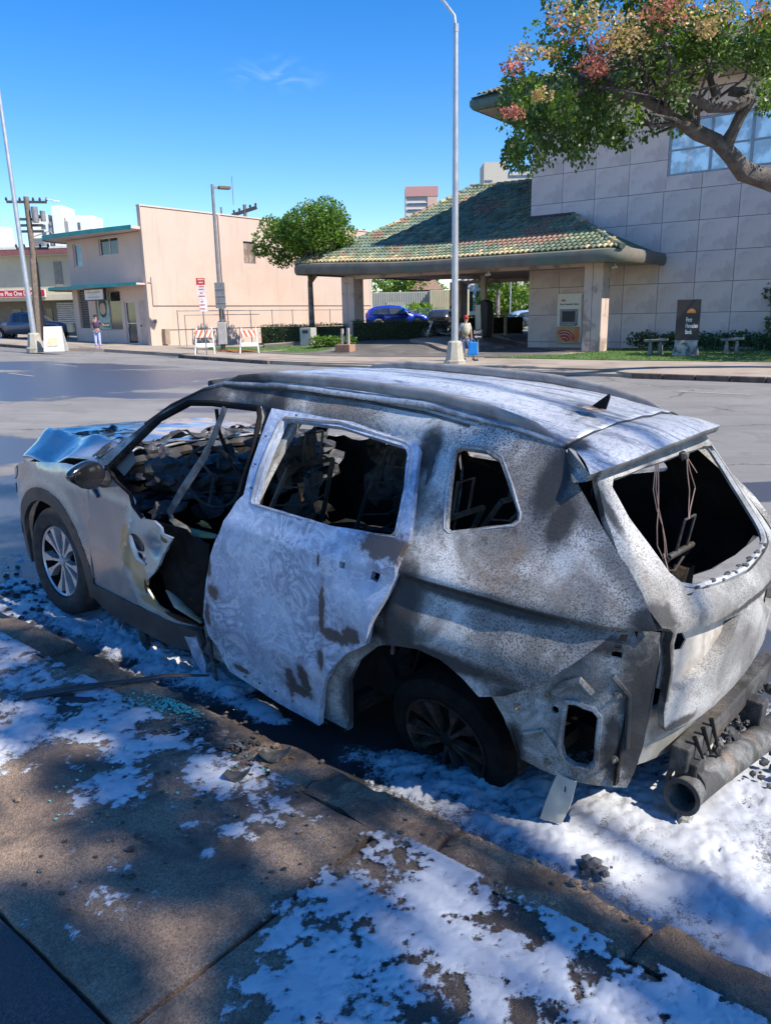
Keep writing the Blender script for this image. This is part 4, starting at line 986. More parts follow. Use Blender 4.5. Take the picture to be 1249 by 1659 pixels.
for s in (-1, 1):
    q = MB(); q.add([(-.48, -.28 * s, 0), (.48, -.28 * s, 0), (.36, 0, 1.15), (-.46, 0, 1.15), (-.48, -.28 * s - .03 * s, 0), (.48, -.28 * s - .03 * s, 0), (.36, -.03 * s, 1.15), (-.46, -.03 * s, 1.15)], [(0, 1, 2, 3), (4, 5, 6, 7), (0, 4, 5, 1), (1, 5, 6, 2), (2, 6, 7, 3), (3, 7, 4, 0)]); q.build('board', WHB, sb2)
q = MB(); q.add([(-.28, -.27, .25), (.2, -.27, .25), (.16, -.10, .82), (-.28, -.10, .82)], [(0, 1, 2, 3)]); q.build('poster', pm('yellow_poster', (.72, .66, .35), (.6, .5, .4), 8, .6, bs=0), sb2)
# ================================================================== LEFT BACKGROUND
def win_grid(root, u0, u1, z0, z1, nu, nz, at, mat, wf=.6, hf=.55, name='window'):
    du, dz = (u1 - u0) / nu, (z1 - z0) / nz
    q = MB(); a, b = du * wf, dz * hf; q.box((0, -.06, 0), (a, .06, b)); me = bpy.data.meshes.new(name); me.from_pydata(q.v, [], q.f); fixn(me); me.materials.append(mat)
    for i in range(nu):
        for j in range(nz):
            o = mobj(name, me, None, root); o.location = (u0 + du * (i + .5) - a / 2, at, z0 + dz * (j + .5) - b / 2)
TWH = pm('tower_white', (.80, .79, .70), (.74, .73, .65), .05, .8, bs=0); TGR = pm('tower_grey', (.30, .31, .34), (.25, .26, .29), .2, .7, bs=0); TDW = glassmat('tower_glass', (.06, .08, .11), .15)
# white apartment slabs, about 300 m away
D = 300
def px3(px, py, Y):
    u = (px - 624.5) / F_PX; v = -(py - 829.5) / F_PX
    a = u * math.cos(ROLL) + v * math.sin(ROLL); b = -u * math.sin(ROLL) + v * math.cos(ROLL)
    d = fwd + a * rt + b * up; t = Y / d.y; return Vector((0, 0, CAM_H)) + t * d
def tower(label, px0, px1, pytop, Y, depth, rz_=0.0, mat=TWH, base=1.5, name='apartment_tower'):
    a = px3(px0, pytop, Y); b = px3(px1, pytop, Y); W = (b.x - a.x); r = empty(name, ((a.x + b.x) / 2, Y, base), rz_, label, 'tower block')
    h = a.z - base; q = MB(); q.box((-W / 2, 0, 0), (W / 2, depth, h)); q.build('wall', mat, r); return r, W, h
r, W, h = tower('white apartment slab with small windows left of the tall stair tower', 42, 78, 348, 300, 12)
win_grid(r, W * .12, W * .38, 6, h - 3, 1, 12, -.05, TDW, .7, .6)
r, W, h = tower('tall white stair tower between two apartment slabs', 83, 100, 333, 299, 12)
q = MB(); q.box((-W * .9, .5, 0), (-W * .5, 8, h * .87)); q.box((W * .5, .5, 0), (W * .85, 8, h * .87)); q.build('recess', TGR, r); win_grid(r, -W * .88, -W * .52, 4, h * .86, 1, 14, .45, TDW, .9, .35, 'balcony')
r, W, h = tower('white apartment slab right of the tall stair tower', 106, 148, 349, 300, 12)
win_grid(r, W * -.1, W * .1, h - 9, h - 2, 1, 2, -.05, TDW, .5, .7)
r, W, h = tower('low pale apartment block at the far left edge', -40, 36, 398, 270, 12); win_grid(r, -W * .1, W * .48, h - 16, h - 4, 5, 3, -.05, TDW, .35, .5)
q = MB(); q.box((-W * .1, 2, h), (W * .12, 8, h + 6)); q.build('stair_head', TWH, r)
# pink banded tower and beige hotel
r, W, h = tower('slender beige tower with pink top floors right of the round tree', 657, 709, 302, 600, 24, .0, pm('tower_beige', (.66, .60, .55), rough=.8, bs=0), name='tower')
for k in range(17):
    q = MB(); z = h - 9 - k * 4.2; q.box((-W / 2 + 1.2, -.5, z), (W / 2 - 8, -.02, z + 1.7)); q.build('window_band', TDW, r); 
q = MB(); q.box((-W / 2 - .2, -.8, h - 7), (W / 2 + .2, -.05, h - .2)); q.build('pink_top', pm('tower_pink', (.50, .27, .25), bs=0), r); q = MB(); q.box((W / 2 - 7.5, -.9, 20), (W / 2 - .5, -.05, h - 7.5)); q.build('balcony_column', pm('tower_pinkbeige', (.60, .42, .36), bs=0), r)
for k in range(16): q = MB(); z = h - 11 - k * 4.2; q.box((-W / 2, -.9, z - .6), (W / 2 - 8, -.52, z)); q.build('balcony_rail', pm('tower_rail', (.72, .66, .6), bs=0), r)
r, W, h = tower('beige hotel tower behind the green tiled roof ridge', 784, 822, 263, 500, 20, .0, pm('hotel_beige', (.56, .52, .44), rough=.8, bs=0), name='tower')
for k in range(5): q = MB(); q.box((-W / 2 + .3, -.1, h - 12 - k * 4), (W / 2 - 9, -.02, h - 10 - k * 4)); q.build('window_band', TDW, r)
q = MB(); q.box((W / 2, .5, 0), (W / 2 + 22, 18, h - 6)); q.build('wing', pm('hotel_beige', (.56, .52, .44)), r)
for k in range(5): q = MB(); q.box((W / 2 + .5, .38, h - 9 - k * 3.6), (W / 2 + 21, .47, h - 7.4 - k * 3.6)); q.build('window_band', TDW, r)

# drive in building
DI = px3(-60, 545, 66); di = empty('drive_in_building', (DI.x, 66, .8), -.12, 'cream two storey drive in restaurant with dark red roof edge and a red sign', 'building')
CRM = pm('cream_wall', (.60, .55, .40), (.52, .47, .35), .5, .9); DRED = pm('dark_red_fascia', (.26, .10, .09), rough=.7, bs=0)
q = MB(); q.box((0, 1.0, 3.3), (14, 12, 6.4)); q.build('upper_wall', CRM, di); q = MB(); q.box((0, 3.0, -.5), (13, 12, 3.3)); q.build('lower_wall', pm('grey_shopfront', (.22, .20, .17)), di)
q = MB(); q.box((-1, .2, 6.4), (14.6, 12, 6.55)); q.prism([(.1, 6.55), (.1, 7.0), (12, 7.15), (12, 6.55)], lambda a, b: (-1, a, b), lambda a, b: (14.8, a, b)); q.build('roof', pm('pale_roof', (.62, .60, .57), bs=0), di)
q = MB(); q.box((-1, .02, 6.45), (14.8, .09, 6.85)); q.build('red_fascia', DRED, di); q = MB(); q.box((-1, 0.0, 6.86), (14.8, .1, 7.02)); q.build('white_edge', WHT, di)
q = MB(); q.box((-1, .5, 2.9), (14, 3, 3.35)); q.build('awning', CRM, di)
for k, x in enumerate((6.2, 8.2, 10.2)): q = MB(); q.box((x, .93, 3.7), (x + .65, .99, 5.9)); q.build('window', pm('tan_shutter', (.30, .27, .22), bs=0), di)
q = MB(); q.box((2.9, .3, 3.15), (7.55, .45, 3.80)); sgn = q.build('sign_board', pm('sign_pale', (.78, .72, .70), bs=0), di)
q = MB(); q.box((2.95, .28, 3.22), (7.5, .298, 3.72)); q.build('red_panel', pm('sign_red2', (.55, .02, .035), bs=0), sgn)
text('lettering', 'One Plus One Drive Inn', .50, WHB, di, (3.22, .27, 3.30), (PI / 2, 0, 0), .003, bold=.010, sx=.82)
for k in range(9): q = MB(); q.box((4.0 + k * .0, 2.9, .3), (4.02, 2.95, .4)) 
for (x0, x1) in ((2.9, 3.7), (4.6, 5.6), (6.0, 6.5)): q = MB(); q.box((x0, 2.93, .0), (x1, 2.99, 2.3)); q.build('shop_window', GLD, di)
q = MB(); q.box((7.0, 2.9, 1.0), (10.6, 2.98, 2.8)); sh = q.build('shutter', pm('slatted_shutter', (.33, .36, .40), bs=0), di)
for k in range(10): q = MB(); q.box((7.0, 2.86, 1.05 + k * .175), (10.6, 2.899, 1.12 + k * .175)); q.build('slat', WHT, sh)
for k in range(12): q = MB(); q.box((9.6 + k * .32, 1.2, .0), (9.75 + k * .32, 1.25, 1.7)); q.build('fence_slat', WHB, di)
q = MB(); q.box((7.0, .5, 7.05), (7.9, 1.2, 7.7)); q.build('air_conditioner', GREYM, di)
pb = empty('parapet_building', (DI.x + 5, 82, .9), -.1, 'low grey flat roofed building behind the drive in', 'building'); q = MB(); q.box((0, 0, 0), (16, 10, 9.3)); q.build('wall', pm('pale_grey_wall', (.42, .41, .38)), pb); q = MB(); q.box((-.1, -.1, 9.3), (16.1, 10.1, 9.5)); q.build('parapet', GREYM, pb)
# utility poles
WOOD = pm('weathered_wood', (.22, .17, .13), (.15, .12, .10), 6, .9, bs=.6, bscale=30)
def crossarm(q, z, L, r=.0, n=3, th=.1):
    d = Vector((math.cos(r), math.sin(r), 0)); q.tube([Vector((0, 0, z)) - d * L, Vector((0, 0, z)) + d * L], th, 4)
    for k in range(n):
        for s in (-1, 1): p = Vector((0, 0, z)) + d * L * s * (k + 1) / n; q.lathe([(.05, 0), (.09, .08), (.05, .2), (0, .22)], 6, Matrix.Translation(p + Vector((0, 0, .06))))
up1 = empty('utility_pole', (-21.55, 50.5, .78), 0, 'wooden utility pole with crossarms and transformer behind the pickup truck', 'utility pole')
q = MB(); q.tube([(0, 0, -.3), (0, 0, 8.6)], [.22, .16], 9); q.tube([(-.22, -.2, -.3), (-.05, -.15, 5.0)], [.2, .16], 8); q.build('pole', WOOD, up1, smooth=True)
for (z_, L_, r_, n_) in ((8.3, 1.15, .2, 3), (5.6, .95, .1, 2), (7.3, .6, .3, 1), (6.6, .8, .1, 0), (6.95, .8, .1, 0)): q = MB(); crossarm(q, z_, L_, r_, n_); q.build('crossarm', pm('dark_wood', (.05, .05, .06)), up1)
q = MB(); q.cyl((.45, -.1, 7.1), (.45, -.1, 8.0), .2, n=10); q.cyl((.8, .2, 7.2), (.8, .2, 7.8), .16, n=10); q.build('transformer', GREYM, up1, smooth=True)
q = MB(); q.tube([(.2, 0, 6.3), (1.2, 0, 6.6), (1.6, 0, 6.2)], .025, 5); q.build('bracket', GREYM, up1)
q = MB(); q.tube([(1.2, 0, 8.45), (1.7, 0, 8.35)], .03, 5); q.blob((1.8, 0, 8.3), (.25, .1, .06), 1, 0, 1); q.build('lamp', WHT, up1)
a_ = px3(397, 341, 75)
up2 = empty('utility_pole', (a_.x, 75, .5), 0, 'utility pole crossarm rising above the peach building roof', 'utility pole')
q = MB(); q.tube([(0, 0, 0), (0, 0, a_.z)], .16, 8); q.tube([(-1.0, 0, a_.z), (-1.0, 0, a_.z + 2.4)], .03, 5); q.build('pole', WOOD, up2); q = MB(); q.tube([(-1.2, 0, a_.z - .9), (1.1, 0, a_.z - .25)], .2, 4); [q.lathe([(.08, 0), (.12, .2), (0, .3)], 6, Matrix.Translation((-1 + k * .5, 0, a_.z - .7 + k * .14))) for k in range(5)]; q.build('crossarm', pm('dark_wood', (.05, .05, .06)), up2)
a_ = px3(590, 386, 85)
up3 = empty('utility_pole', (a_.x, 85, .5), 0, 'distant utility pole top just left of the tiled roof hip', 'utility pole')
q = MB(); q.tube([(0, 0, 0), (0, 0, a_.z + .4)], .14, 8); q.build('pole', WOOD, up3); q = MB(); crossarm(q, a_.z - .6, 1.1, 0, 3, .1); q.build('crossarm', WOOD, up3)

# ================================================================== VEHICLES
TYR = pm('tyre_rubber', (.022, .022, .024), (.035, .035, .035), 8, .85, bs=.2); RIMM = pm('alloy', (.45, .46, .48), rough=.3, metal=.8, bs=0)
def vehicle(name, loc, rz, label, cat, prof, belt, half, tum, mat, wheels, R=.36, windows=(), group=None, glass=None):
    """prof: closed side outline (x,z); body is lofted between the two sides with tumblehome above the belt"""
    r = empty(name, loc, rz, label, cat, group)
    def Y(z): return half - (tum * (z - belt) if z > belt else .12 * max(0, .5 - z))
    P = []
    n = len(prof)
    arch = []
    for i, (x, z) in enumerate(prof): P.append((x, z))
    me = MB(); N = len(P)
    res = delaunay_2d_cdt([Vector(p) for p in P], [(i, (i + 1) % N) for i in range(N)], [], 1, 1e-6)
    tri = [tuple(f) for f in res[2]]; V = [(v.x, v.y) for v in res[0]]
    for s in (1, -1): me.add([(x, s * Y(z), z) for x, z in V], tri)
    rings = [(x, y, z) for x, z in P for y in (Y(z), Y(z) * .5, -Y(z) * .5, -Y(z))]
    bulge = lambda x, y, z: (x, y, z + (.03 if z > .8 and abs(y) < Y(z) * .8 else 0))
    me.add([bulge(*q) for q in rings], [(4 * i + k, 4 * ((i + 1) % N) + k, 4 * ((i + 1) % N) + k + 1, 4 * i + k + 1) for i in range(N) for k in range(3)])
    b = me.build('body', mat, r, smooth=35); 
    bm = bmesh.new(); bm.from_mesh(b.data); bmesh.ops.remove_doubles(bm, verts=bm.verts, dist=.002); bm.to_mesh(b.data); bm.free()
    for wx in wheels:
        for s in (1, -1):
            M = Matrix.Translation((wx, s * (half - .12), R)) @ Matrix.Rotation(PI / 2, 4, 'X')
            q = MB(); q.lathe([(R * .62, -.11), (R * .95, -.11), (R, -.07), (R, .07), (R * .95, .11), (R * .62, .11)], 20, M, True); w = q.build('wheel', TYR, r, smooth=True)
            q = MB(); q.lathe([(0, .06 * -s), (R * .2, .09 * -s), (R * .3, .05 * -s), (R * .62, .09 * -s)], 10, M); q.build('rim', RIMM, w)
            q = MB(); q.lathe([(R * 1.22, -.12), (R * 1.22, .118)], 16, M); q.build('wheel_arch', DARK, r)
    for (poly, nm) in windows:
        for s in (1, -1):
            q = MB(); q.prism(poly, lambda a, c: (a, s * (Y(c) + .012), c), lambda a, c: (a, s * (Y(c) - .02), c)); q.build(nm, glass or GLD, r)
    return r
def arc(cx, R, n=7, z0=.36): return [(cx + R * math.cos(th), z0 + R * math.sin(th)) for th in [PI * (k / n) for k in range(n + 1)]]
# pickup
tp = [(-2.85, .62), (-2.85, 1.17), (-.95, 1.17), (-.80, 1.78), (-.2, 1.84), (.55, 1.78), (1.35, 1.20), (2.4, 1.10), (2.68, .98), (2.72, .5), (2.35, .45)] + [(1.82 + .47 * math.cos(t), .45 + .47 * math.sin(t)) for t in [.05 + (PI - .1) * k / 7 for k in range(8)]] + [(1.3, .45), (-1.25, .45)] + [(-1.75 + .47 * math.cos(t), .45 + .47 * math.sin(t)) for t in [.05 + (PI - .1) * k / 7 for k in range(8)]] + [(-2.3, .5)]
tk = vehicle('pickup_truck', (-23.9, 54.0, .78), .02, 'grey pickup truck parked beyond the left street lamp', 'pickup truck', tp, 1.15, .93, .32, paint('truck_grey', (.13, .16, .22), .3, .3), (-1.75, 1.82), .40,
             windows=(([(-.72, 1.22), (-.62, 1.68), (-.25, 1.70), (-.25, 1.22)], 'rear_side_window'), ([(-.12, 1.22), (-.12, 1.70), (.5, 1.68), (1.05, 1.24)], 'front_window')))
for s in (1, -1): q = MB(); q.box((-2.88, s * .93 - .08, .85), (-2.72, s * .93 + .02 * s + .05, 1.12)); q.build('tail_light', SGR, tk)
q = MB(); q.box((-2.95, -.85, .5), (-2.8, .85, .68)); q.build('rear_bumper', GREYM, tk, bevel=.02); q = MB(); q.box((-2.87, -.25, .72), (-2.852, .25, .86)); q.build('number_plate', WHT, tk)
for s in (1, -1): q = MB(); q.cbox((.95, s * 1.02, 1.25), (.12, .2, .2)); q.build('mirror', DARK, tk)
# blue SUV behind the hedge, nose to the right
sp = [(-2.25, .5), (-2.3, 1.0), (-2.05, 1.42), (-1.6, 1.62), (-.6, 1.68), (.2, 1.64), (1.15, 1.12), (2.0, .98), (2.25, .75), (2.2, .4), (1.95, .38)] + [(1.42 + .42 * math.cos(t), .38 + .42 * math.sin(t)) for t in [.05 + (PI - .1) * k / 7 for k in range(8)]] + [(.9, .3), (-.85, .3)] + [(-1.35 + .42 * math.cos(t), .38 + .42 * math.sin(t)) for t in [.05 + (PI - .1) * k / 7 for k in range(8)]] + [(-1.9, .4)]
b_ = px3(643, 513, 58)
sv = vehicle('parked_car', (b_.x, 58, .95), .02, 'bright blue car parked behind the dark hedge under the canopy', 'car', sp, 1.02, .90, .38, paint('bright_blue', (.012, .05, .45), .25, .1), (-1.35, 1.42), .34,
             windows=(([(-1.85, 1.12), (-1.55, 1.48), (-.75, 1.55), (-.62, 1.08)], 'rear_window'), ([(-.55, 1.08), (-.65, 1.55), (.15, 1.52), (.85, 1.12)], 'front_window')))
for s in (1, -1): q = MB(); q.box((-2.28, s * .78 - .05, .95), (-2.02, s * .78 + .09, 1.22)); q.build('tail_light', SGR, sv); q = MB(); q.cbox((.85, s * .98, 1.15), (.14, .2, .13)); q.build('mirror', DARK, sv)
for s in (1, -1): q = MB(); q.tube([(-1.5, s * .62, 1.66), (-.5, s * .62, 1.74), (.2, s * .6, 1.68)], .02, 5); q.build('roof_rail', GREYM, sv)
cp = [(x, z * .86) for x, z in sp]
c_ = px3(716, 515, 66)
vehicle('parked_car', (c_.x, 66, .9), 1.35, 'dark car with greenish windscreen behind the motorcycle', 'car', cp, .9, .88, .4, paint('dark_car', (.03, .035, .05), .3), (-1.35, 1.42), .33, windows=(([(-1.7, .95), (-1.4, 1.25), (-.6, 1.33), (-.5, .93)], 'rear_window'), ([(-.45, .93), (-.5, 1.33), (.15, 1.31), (.85, .97)], 'front_window')))
gw = [o for o in bpy.data.objects if o.name.startswith('parked_car')][-1]
q = MB(); q.add([(.30, -.56, 1.405), (.30, .56, 1.405), (1.12, .70, 1.0), (1.12, -.70, 1.0)], [(0, 1, 2, 3)]); q.build('windscreen', glassmat('green_glass', (.12, .35, .22), .1), bpy.data.objects['parked_car.001'])
c_ = px3(1.0 * 843, 516, 72)
vehicle('parked_car', (c_.x + 1.2, 72, .75), .1, 'pale blue car roof showing above the dark hedge beside the bank wall', 'car', cp, .9, .88, .4, paint('pale_blue_car', (.25, .38, .55), .3), (-1.35, 1.42), .33, windows=(([(-1.7, .95), (-1.4, 1.25), (-.6, 1.33), (-.5, .93)], 'rear_window'), ([(-.45, .93), (-.5, 1.33), (.15, 1.31), (.85, .97)], 'front_window')))

# ---- behind the canopy
def facade(label, px0, px1, ytop, Y, base, depth, mat, name='building', cat='building', rz_=0.0):
    a = px3(px0, ytop, Y); b = px3(px1, ytop, Y); r = empty(name, (a.x, Y, base), rz_, label, cat); q = MB(); q.box((0, 0, 0), (b.x - a.x, depth, a.z - base)); q.build('wall', mat, r); return r, b.x - a.x, a.z - base
CW = pm('cream_corrugated', (.66, .60, .40), (.60, .54, .36), 1, .7, bs=0); CG = pm('grey_corrugated', (.50, .50, .42), (.46, .46, .40), 1, .7, bs=0)
r, W, h = facade('long cream corrugated shed behind the blue car', 598, 697, 474, 76, .6, 6, CG, 'shed', 'shed')
for k in range(26): q = MB(); q.box((k * W / 26, -.07, 0), (k * W / 26 + .1, -.002, h)); q.build('rib', CG, r)
q = MB(); q.box((W * .28, -.1, .4), (W * .6, -.075, h - .9)); q.build('roller_door', pm('grey_roller', (.40, .40, .36), bs=0), r)
r, W, h = facade('yellow corrugated end of a shed behind the palm', 697, 760, 470, 74, .6, 6, CW, 'shed', 'shed')
for k in range(22): q = MB(); q.box((k * W / 22, -.07, 0), (k * W / 22 + .09, -.002, h)); q.build('rib', CW, r)
r, W, h = facade('white house with dark windows seen between canopy columns', 752, 800, 450, 95, .6, 8, pm('white_house', (.72, .72, .74), bs=0)); win_grid(r, W * .05, W * .95, h - 4.2, h - 1.2, 3, 1, -.04, GLD, .6, .75)
q = MB(); q.prism([(-.6, h - 6), (W * .9, h - 6), (W * .7, h - 4.4), (.3, h - 4.4)], lambda a, b: (a, -3, b), lambda a, b: (a, -.05, b)); q.build('porch_roof', pm('pale_roof2', (.55, .57, .60), bs=0), r); q = MB(); q.box((W * .55, -3.1, 0), (W * 1.5, -2.9, h - 5.6)); q.build('porch', pm('blue_panel', (.10, .22, .42), bs=0), r)
r, W, h = facade('brown hip roofed house rising behind the cream shed', 672, 712, 470, 100, .6, 8, pm('brown_house', (.40, .30, .24), bs=0)); q = MB(); q.add([(-.5, -.5, h), (W + .5, -.5, h), (W + .5, 8.5, h), (-.5, 8.5, h), (W * .35, 4, h + 2.2), (W * .65, 4, h + 2.2)], [(0, 1, 5, 4), (1, 2, 5), (2, 3, 4, 5), (3, 0, 4)]); q.build('roof', pm('brown_shingle', (.30, .19, .14), bs=0), r)
g_ = px3(632, 497, 68); gt = empty('market_tent', (g_.x, 68, .8), 0, 'green canvas tent top behind the blue car', 'tent'); q = MB(); hh = g_.z - .8
q.add([(-1.6, -1.2, hh - .45), (1.6, -1.2, hh - .45), (1.6, 1.2, hh - .45), (-1.6, 1.2, hh - .45), (-1.2, 0, hh), (1.2, 0, hh)], [(0, 1, 5, 4), (1, 2, 5), (2, 3, 4, 5), (3, 0, 4)]); q.box((-1.6, -1.2, hh - .8), (1.6, -1.17, hh - .45)); q.build('cover', pm('green_canvas', (.04, .42, .24), bs=0), gt)
for sx in (-1.5, 1.5): q = MB(); q.tube([(sx, -1.1, 0), (sx, -1.1, hh - .5)], .04, 6); q.build('leg', GREYM, gt)
rf = empty('mesh_fence', (0, 0, 0), 0, 'thin green mesh fence between the blue car and the shed', 'fence'); a_ = px3(598, 500, 70); b2 = px3(720, 500, 70)
for k in range(10): x = a_.x + (b2.x - a_.x) * k / 9; q = MB(); q.tube([(x, 70.5, .7), (x, 70.5, a_.z)], .035, 5); q.build('post', pm('fence_green', (.08, .22, .15), bs=0), rf)
q = MB(); q.tube([(a_.x, 70.5, a_.z - .05), (b2.x, 70.5, a_.z - .05)], .03, 5); q.build('rail', pm('fence_green', (.08, .22, .15), bs=0), rf)
# palm
p_ = px3(680, 510, 72); pl = empty('palm', (p_.x, 71.5, .6), 0, 'small bright green palm before the corrugated shed', 'palm'); q = MB(); q.tube([(0, 0, 0), (0, 0, 2.2)], .07, 6); q.build('trunk', BARK, pl)
q = MB()
for k in range(16):
    a = k * 2 * PI / 16 + rnd.uniform(-.2, .2); el = rnd.uniform(.2, 1.0)
    for j in range(9):
        t = j / 9; p = Vector((math.cos(a) * t * 1.5, math.sin(a) * t * 1.5, 2.2 + el * t - 1.3 * t * t))
        for s in (1, -1): leaf(q, p, .42 * (1 - t * .5), Vector((math.cos(a + s * .9), math.sin(a + s * .9), -.5)))
q.build('fronds', LEAFY, pl)
for (px, py, Y, R_, lb) in ((640, 440, 110, 6, 'bright green tree behind the cream shed, left under the canopy'), (665, 462, 104, 4.5, 'smaller green tree right behind the cream shed'), (838, 465, 92, 5.0, 'sunlit green tree seen right of the thin white post'), (858, 470, 100, 5.5, 'green tree beside the bank wall at the back of the lot')):
    p_ = px3(px, py, Y); tree_(lb, p_.x, Y, .6, max(1.5, p_.z - R_ * .7 - .6), .3, (0, 0, p_.z - .6), (R_, R_ * .8, R_ * .75), 26, 170, .42, LEAFY, limbs=5, cr=.2)
p_ = px3(806, 512, 84); tree_('thin pale trunked tree between the white post and the sunlit tree', p_.x, 84, .5, 4.0, .24, (-.8, 0, 6.2), (2.6, 2, 1.8), 14, 130, .35, LEAFG, limbs=6)
hedge_('hedge', (p_.x - 8, 88), (p_.x + 16, 88), 1.5, 1.3, 'far low green hedge behind the lot', LEAFG, .2, 60, z0=.5)
p_ = px3(826, 512, 80); lq = empty('lot_light_pole', (p_.x, 80, .5), 0, 'thin pale lamp pole in the rear lot before green trees', 'light pole'); q = MB(); q.tube([(0, 0, 0), (0, 0, 5.2)], .06, 6); q.build('pole', ALU, lq); q = MB(); q.box((-2.2, -.05, 5.2), (2.2, .05, 5.3)); q.build('arm', ALU, lq)
# kiosk, bollards, exit sign, islands
ck = px3(784, 530, 44.5); kk = empty('drive_up_kiosk', (ck.x, 44.5, .68), -BA, 'tall dark drive up machine with cream side on the canopy island', 'machine')
q = MB(); q.prism([(-.28, 0), (.28, 0), (.32, 1.85), (.05, 2.0), (-.30, 1.9)], lambda a, b: (a, -.2, b), lambda a, b: (a, .45, b)); q.build('cabinet', DARK, kk, bevel=.02)
q = MB(); q.prism([(-.42, .05), (-.06, .05), (-.12, 1.75), (-.45, 1.72)], lambda a, b: (a, -.24, b), lambda a, b: (a, -.205, b)); q.build('side_panel', ATMW, kk)
wp = empty('thin_post', (ck.x + .08, 45.4, .68), -BA, 'thin white steel post holding the canopy above the drive up machine', 'post'); q = MB(); q.box((-.14, -.14, 0), (.14, .14, 3.45)); q.build('shaft', pm('post_cream', (.62, .56, .46), bs=0), wp); q = MB(); q.box((-.19, -.19, 0), (.19, .19, .04)); q.build('foot_plate', GREYM, wp)
for (px, lb) in ((796, 'left steel bollard beside the drive up machine'), (818, 'right steel bollard nearest the bank wall')):
    p_ = px3(px, 545, 44.8); bl = empty('bollard', (p_.x, 44.8, .68), 0, lb, 'bollard', 'bollards by the drive up machine'); q = MB(); q.tube([(0, 0, 0), (0, 0, .98), (0, 0, 1.02)], [.1, .1, .07], 10); q.build('post', pm('bollard_grey', (.30, .29, .22)), bl, smooth=True); q = MB(); q.lathe([(.15, 0), (.15, .03), (0, .03)], 10); q.build('base', GREYM, bl)
ex = empty('exit_sign', (3.86, 31.9, .15), -.35, 'small dark exit sign on a post behind the walking person', 'sign'); q = MB(); q.box((-.19, -.03, .78), (.19, .0, 1.16)); q.build('plate', DARK, ex); q = MB(); q.tube([(0, .01, 0), (0, .01, .8)], .03, 6); q.build('post', GREYM, ex)
text('lettering', 'EXIT', .15, WHB, ex, (-.165, -.034, 1.0), (PI / 2, 0, 0), .001, bold=.002)
q = MB(); q.add([(-.14, -.034, .87), (-.04, -.034, .93), (-.04, -.034, .81)], [(0, 1, 2)]); q.box((-.04, -.036, .85), (.14, -.033, .89)); q.build('arrow', WHB, ex)
ISL = pm('island_concrete', (.32, .27, .22), (.24, .2, .17), 1, .9, c3=(.13, .11, .1))
def island(poly, lb, dz=.32): draped('kerb_island', [bk(*p) for p in poly], dz, ISL, skirt=.3, label=lb)
island([(-4.4, -4.6), (-.4, -7.0), (.1, -6.6), (-.35, -2.0), (-3.6, -1.0), (-4.3, -2.6)], 'long curved concrete island beside the bank wall', .30)
island([(-5.2, 1.4), (-.3, 1.4), (-.3, 4.2), (-5.2, 4.6), (-5.5, 3)], 'concrete island under the drive up machine', .28)
island([(-13.0, -6.6), (-12.6, -6.9), (-9.9, -5.7), (-7.6, -3.6), (-5.8, .3), (-6.0, .5), (-8.0, -3.2), (-10.3, -5.3)], 'curved concrete kerb along the hedge at the driveway mouth', .32)
mark(bk(-7.5, -7.9), bk(-4.4, -7.5), .18); 

# ---- motorcycle
mo = empty('motorcycle', (3.05, 41.3, .66), .25, 'black motorcycle with a chrome fork parked under the canopy', 'motorcycle')
for x in (-.72, .72):
    q = MB(); q.lathe([(.20, -.06), (.30, -.06), (.33, 0), (.30, .06), (.20, .06)], 18, Matrix.Translation((x, 0, .33)) @ Matrix.Rotation(PI / 2, 4, 'X'), True); w = q.build('wheel', TYR, mo, smooth=True)
    q = MB(); q.lathe([(0, -.03), (.05, -.05), (.05, .05), (0, .03)], 8, Matrix.Translation((x, 0, .33)) @ Matrix.Rotation(PI / 2, 4, 'X'));
    for k in range(8): q.tube([(x, 0, .33), (x + .21 * math.cos(k * PI / 4), 0, .33 + .21 * math.sin(k * PI / 4))], .01, 4)
    q.build('rim', RIMM, w)
q = MB(); q.tube([(-.72, .07, .33), (-.45, .07, .95)], .03, 6); q.tube([(-.72, -.07, .33), (-.45, -.07, .95)], .03, 6); q.build('fork', RIMM, mo, smooth=True)
q = MB(); q.tube([(-.4, -.36, 1.05), (-.45, -.15, 1.0), (-.45, .15, 1.0), (-.4, .36, 1.05)], .02, 6); q.build('handlebar', RIMM, mo)
q = MB(); q.blob((-.12, 0, .82), (.30, .14, .13), 2, .05); q.build('fuel_tank', BLK, mo, smooth=True); q = MB(); q.blob((.38, 0, .80), (.36, .14, .08), 2, .05); q.build('seat', DARK, mo, smooth=True)
q = MB(); q.blob((0, 0, .45), (.25, .18, .2), 5, .3); q.tube([(-.4, 0, .9), (0, 0, .3), (.7, 0, .35)], .04, 6); q.build('engine', DARK, mo, smooth=True); q = MB(); q.tube([(-.1, -.16, .35), (.3, -.18, .28), (.9, -.18, .38)], .045, 8); q.build('exhaust', RIMM, mo, smooth=True)
q = MB(); q.blob((-.58, 0, .92), (.09, .09, .09), 2, 0); q.build('headlight', pm('lamp_yellow', (.7, .5, .2), rough=.3, bs=0), mo, smooth=True); q = MB(); q.blob((.78, 0, .68), (.25, .1, .06), 2, 0); q.build('rear_mudguard', BLK, mo, smooth=True)

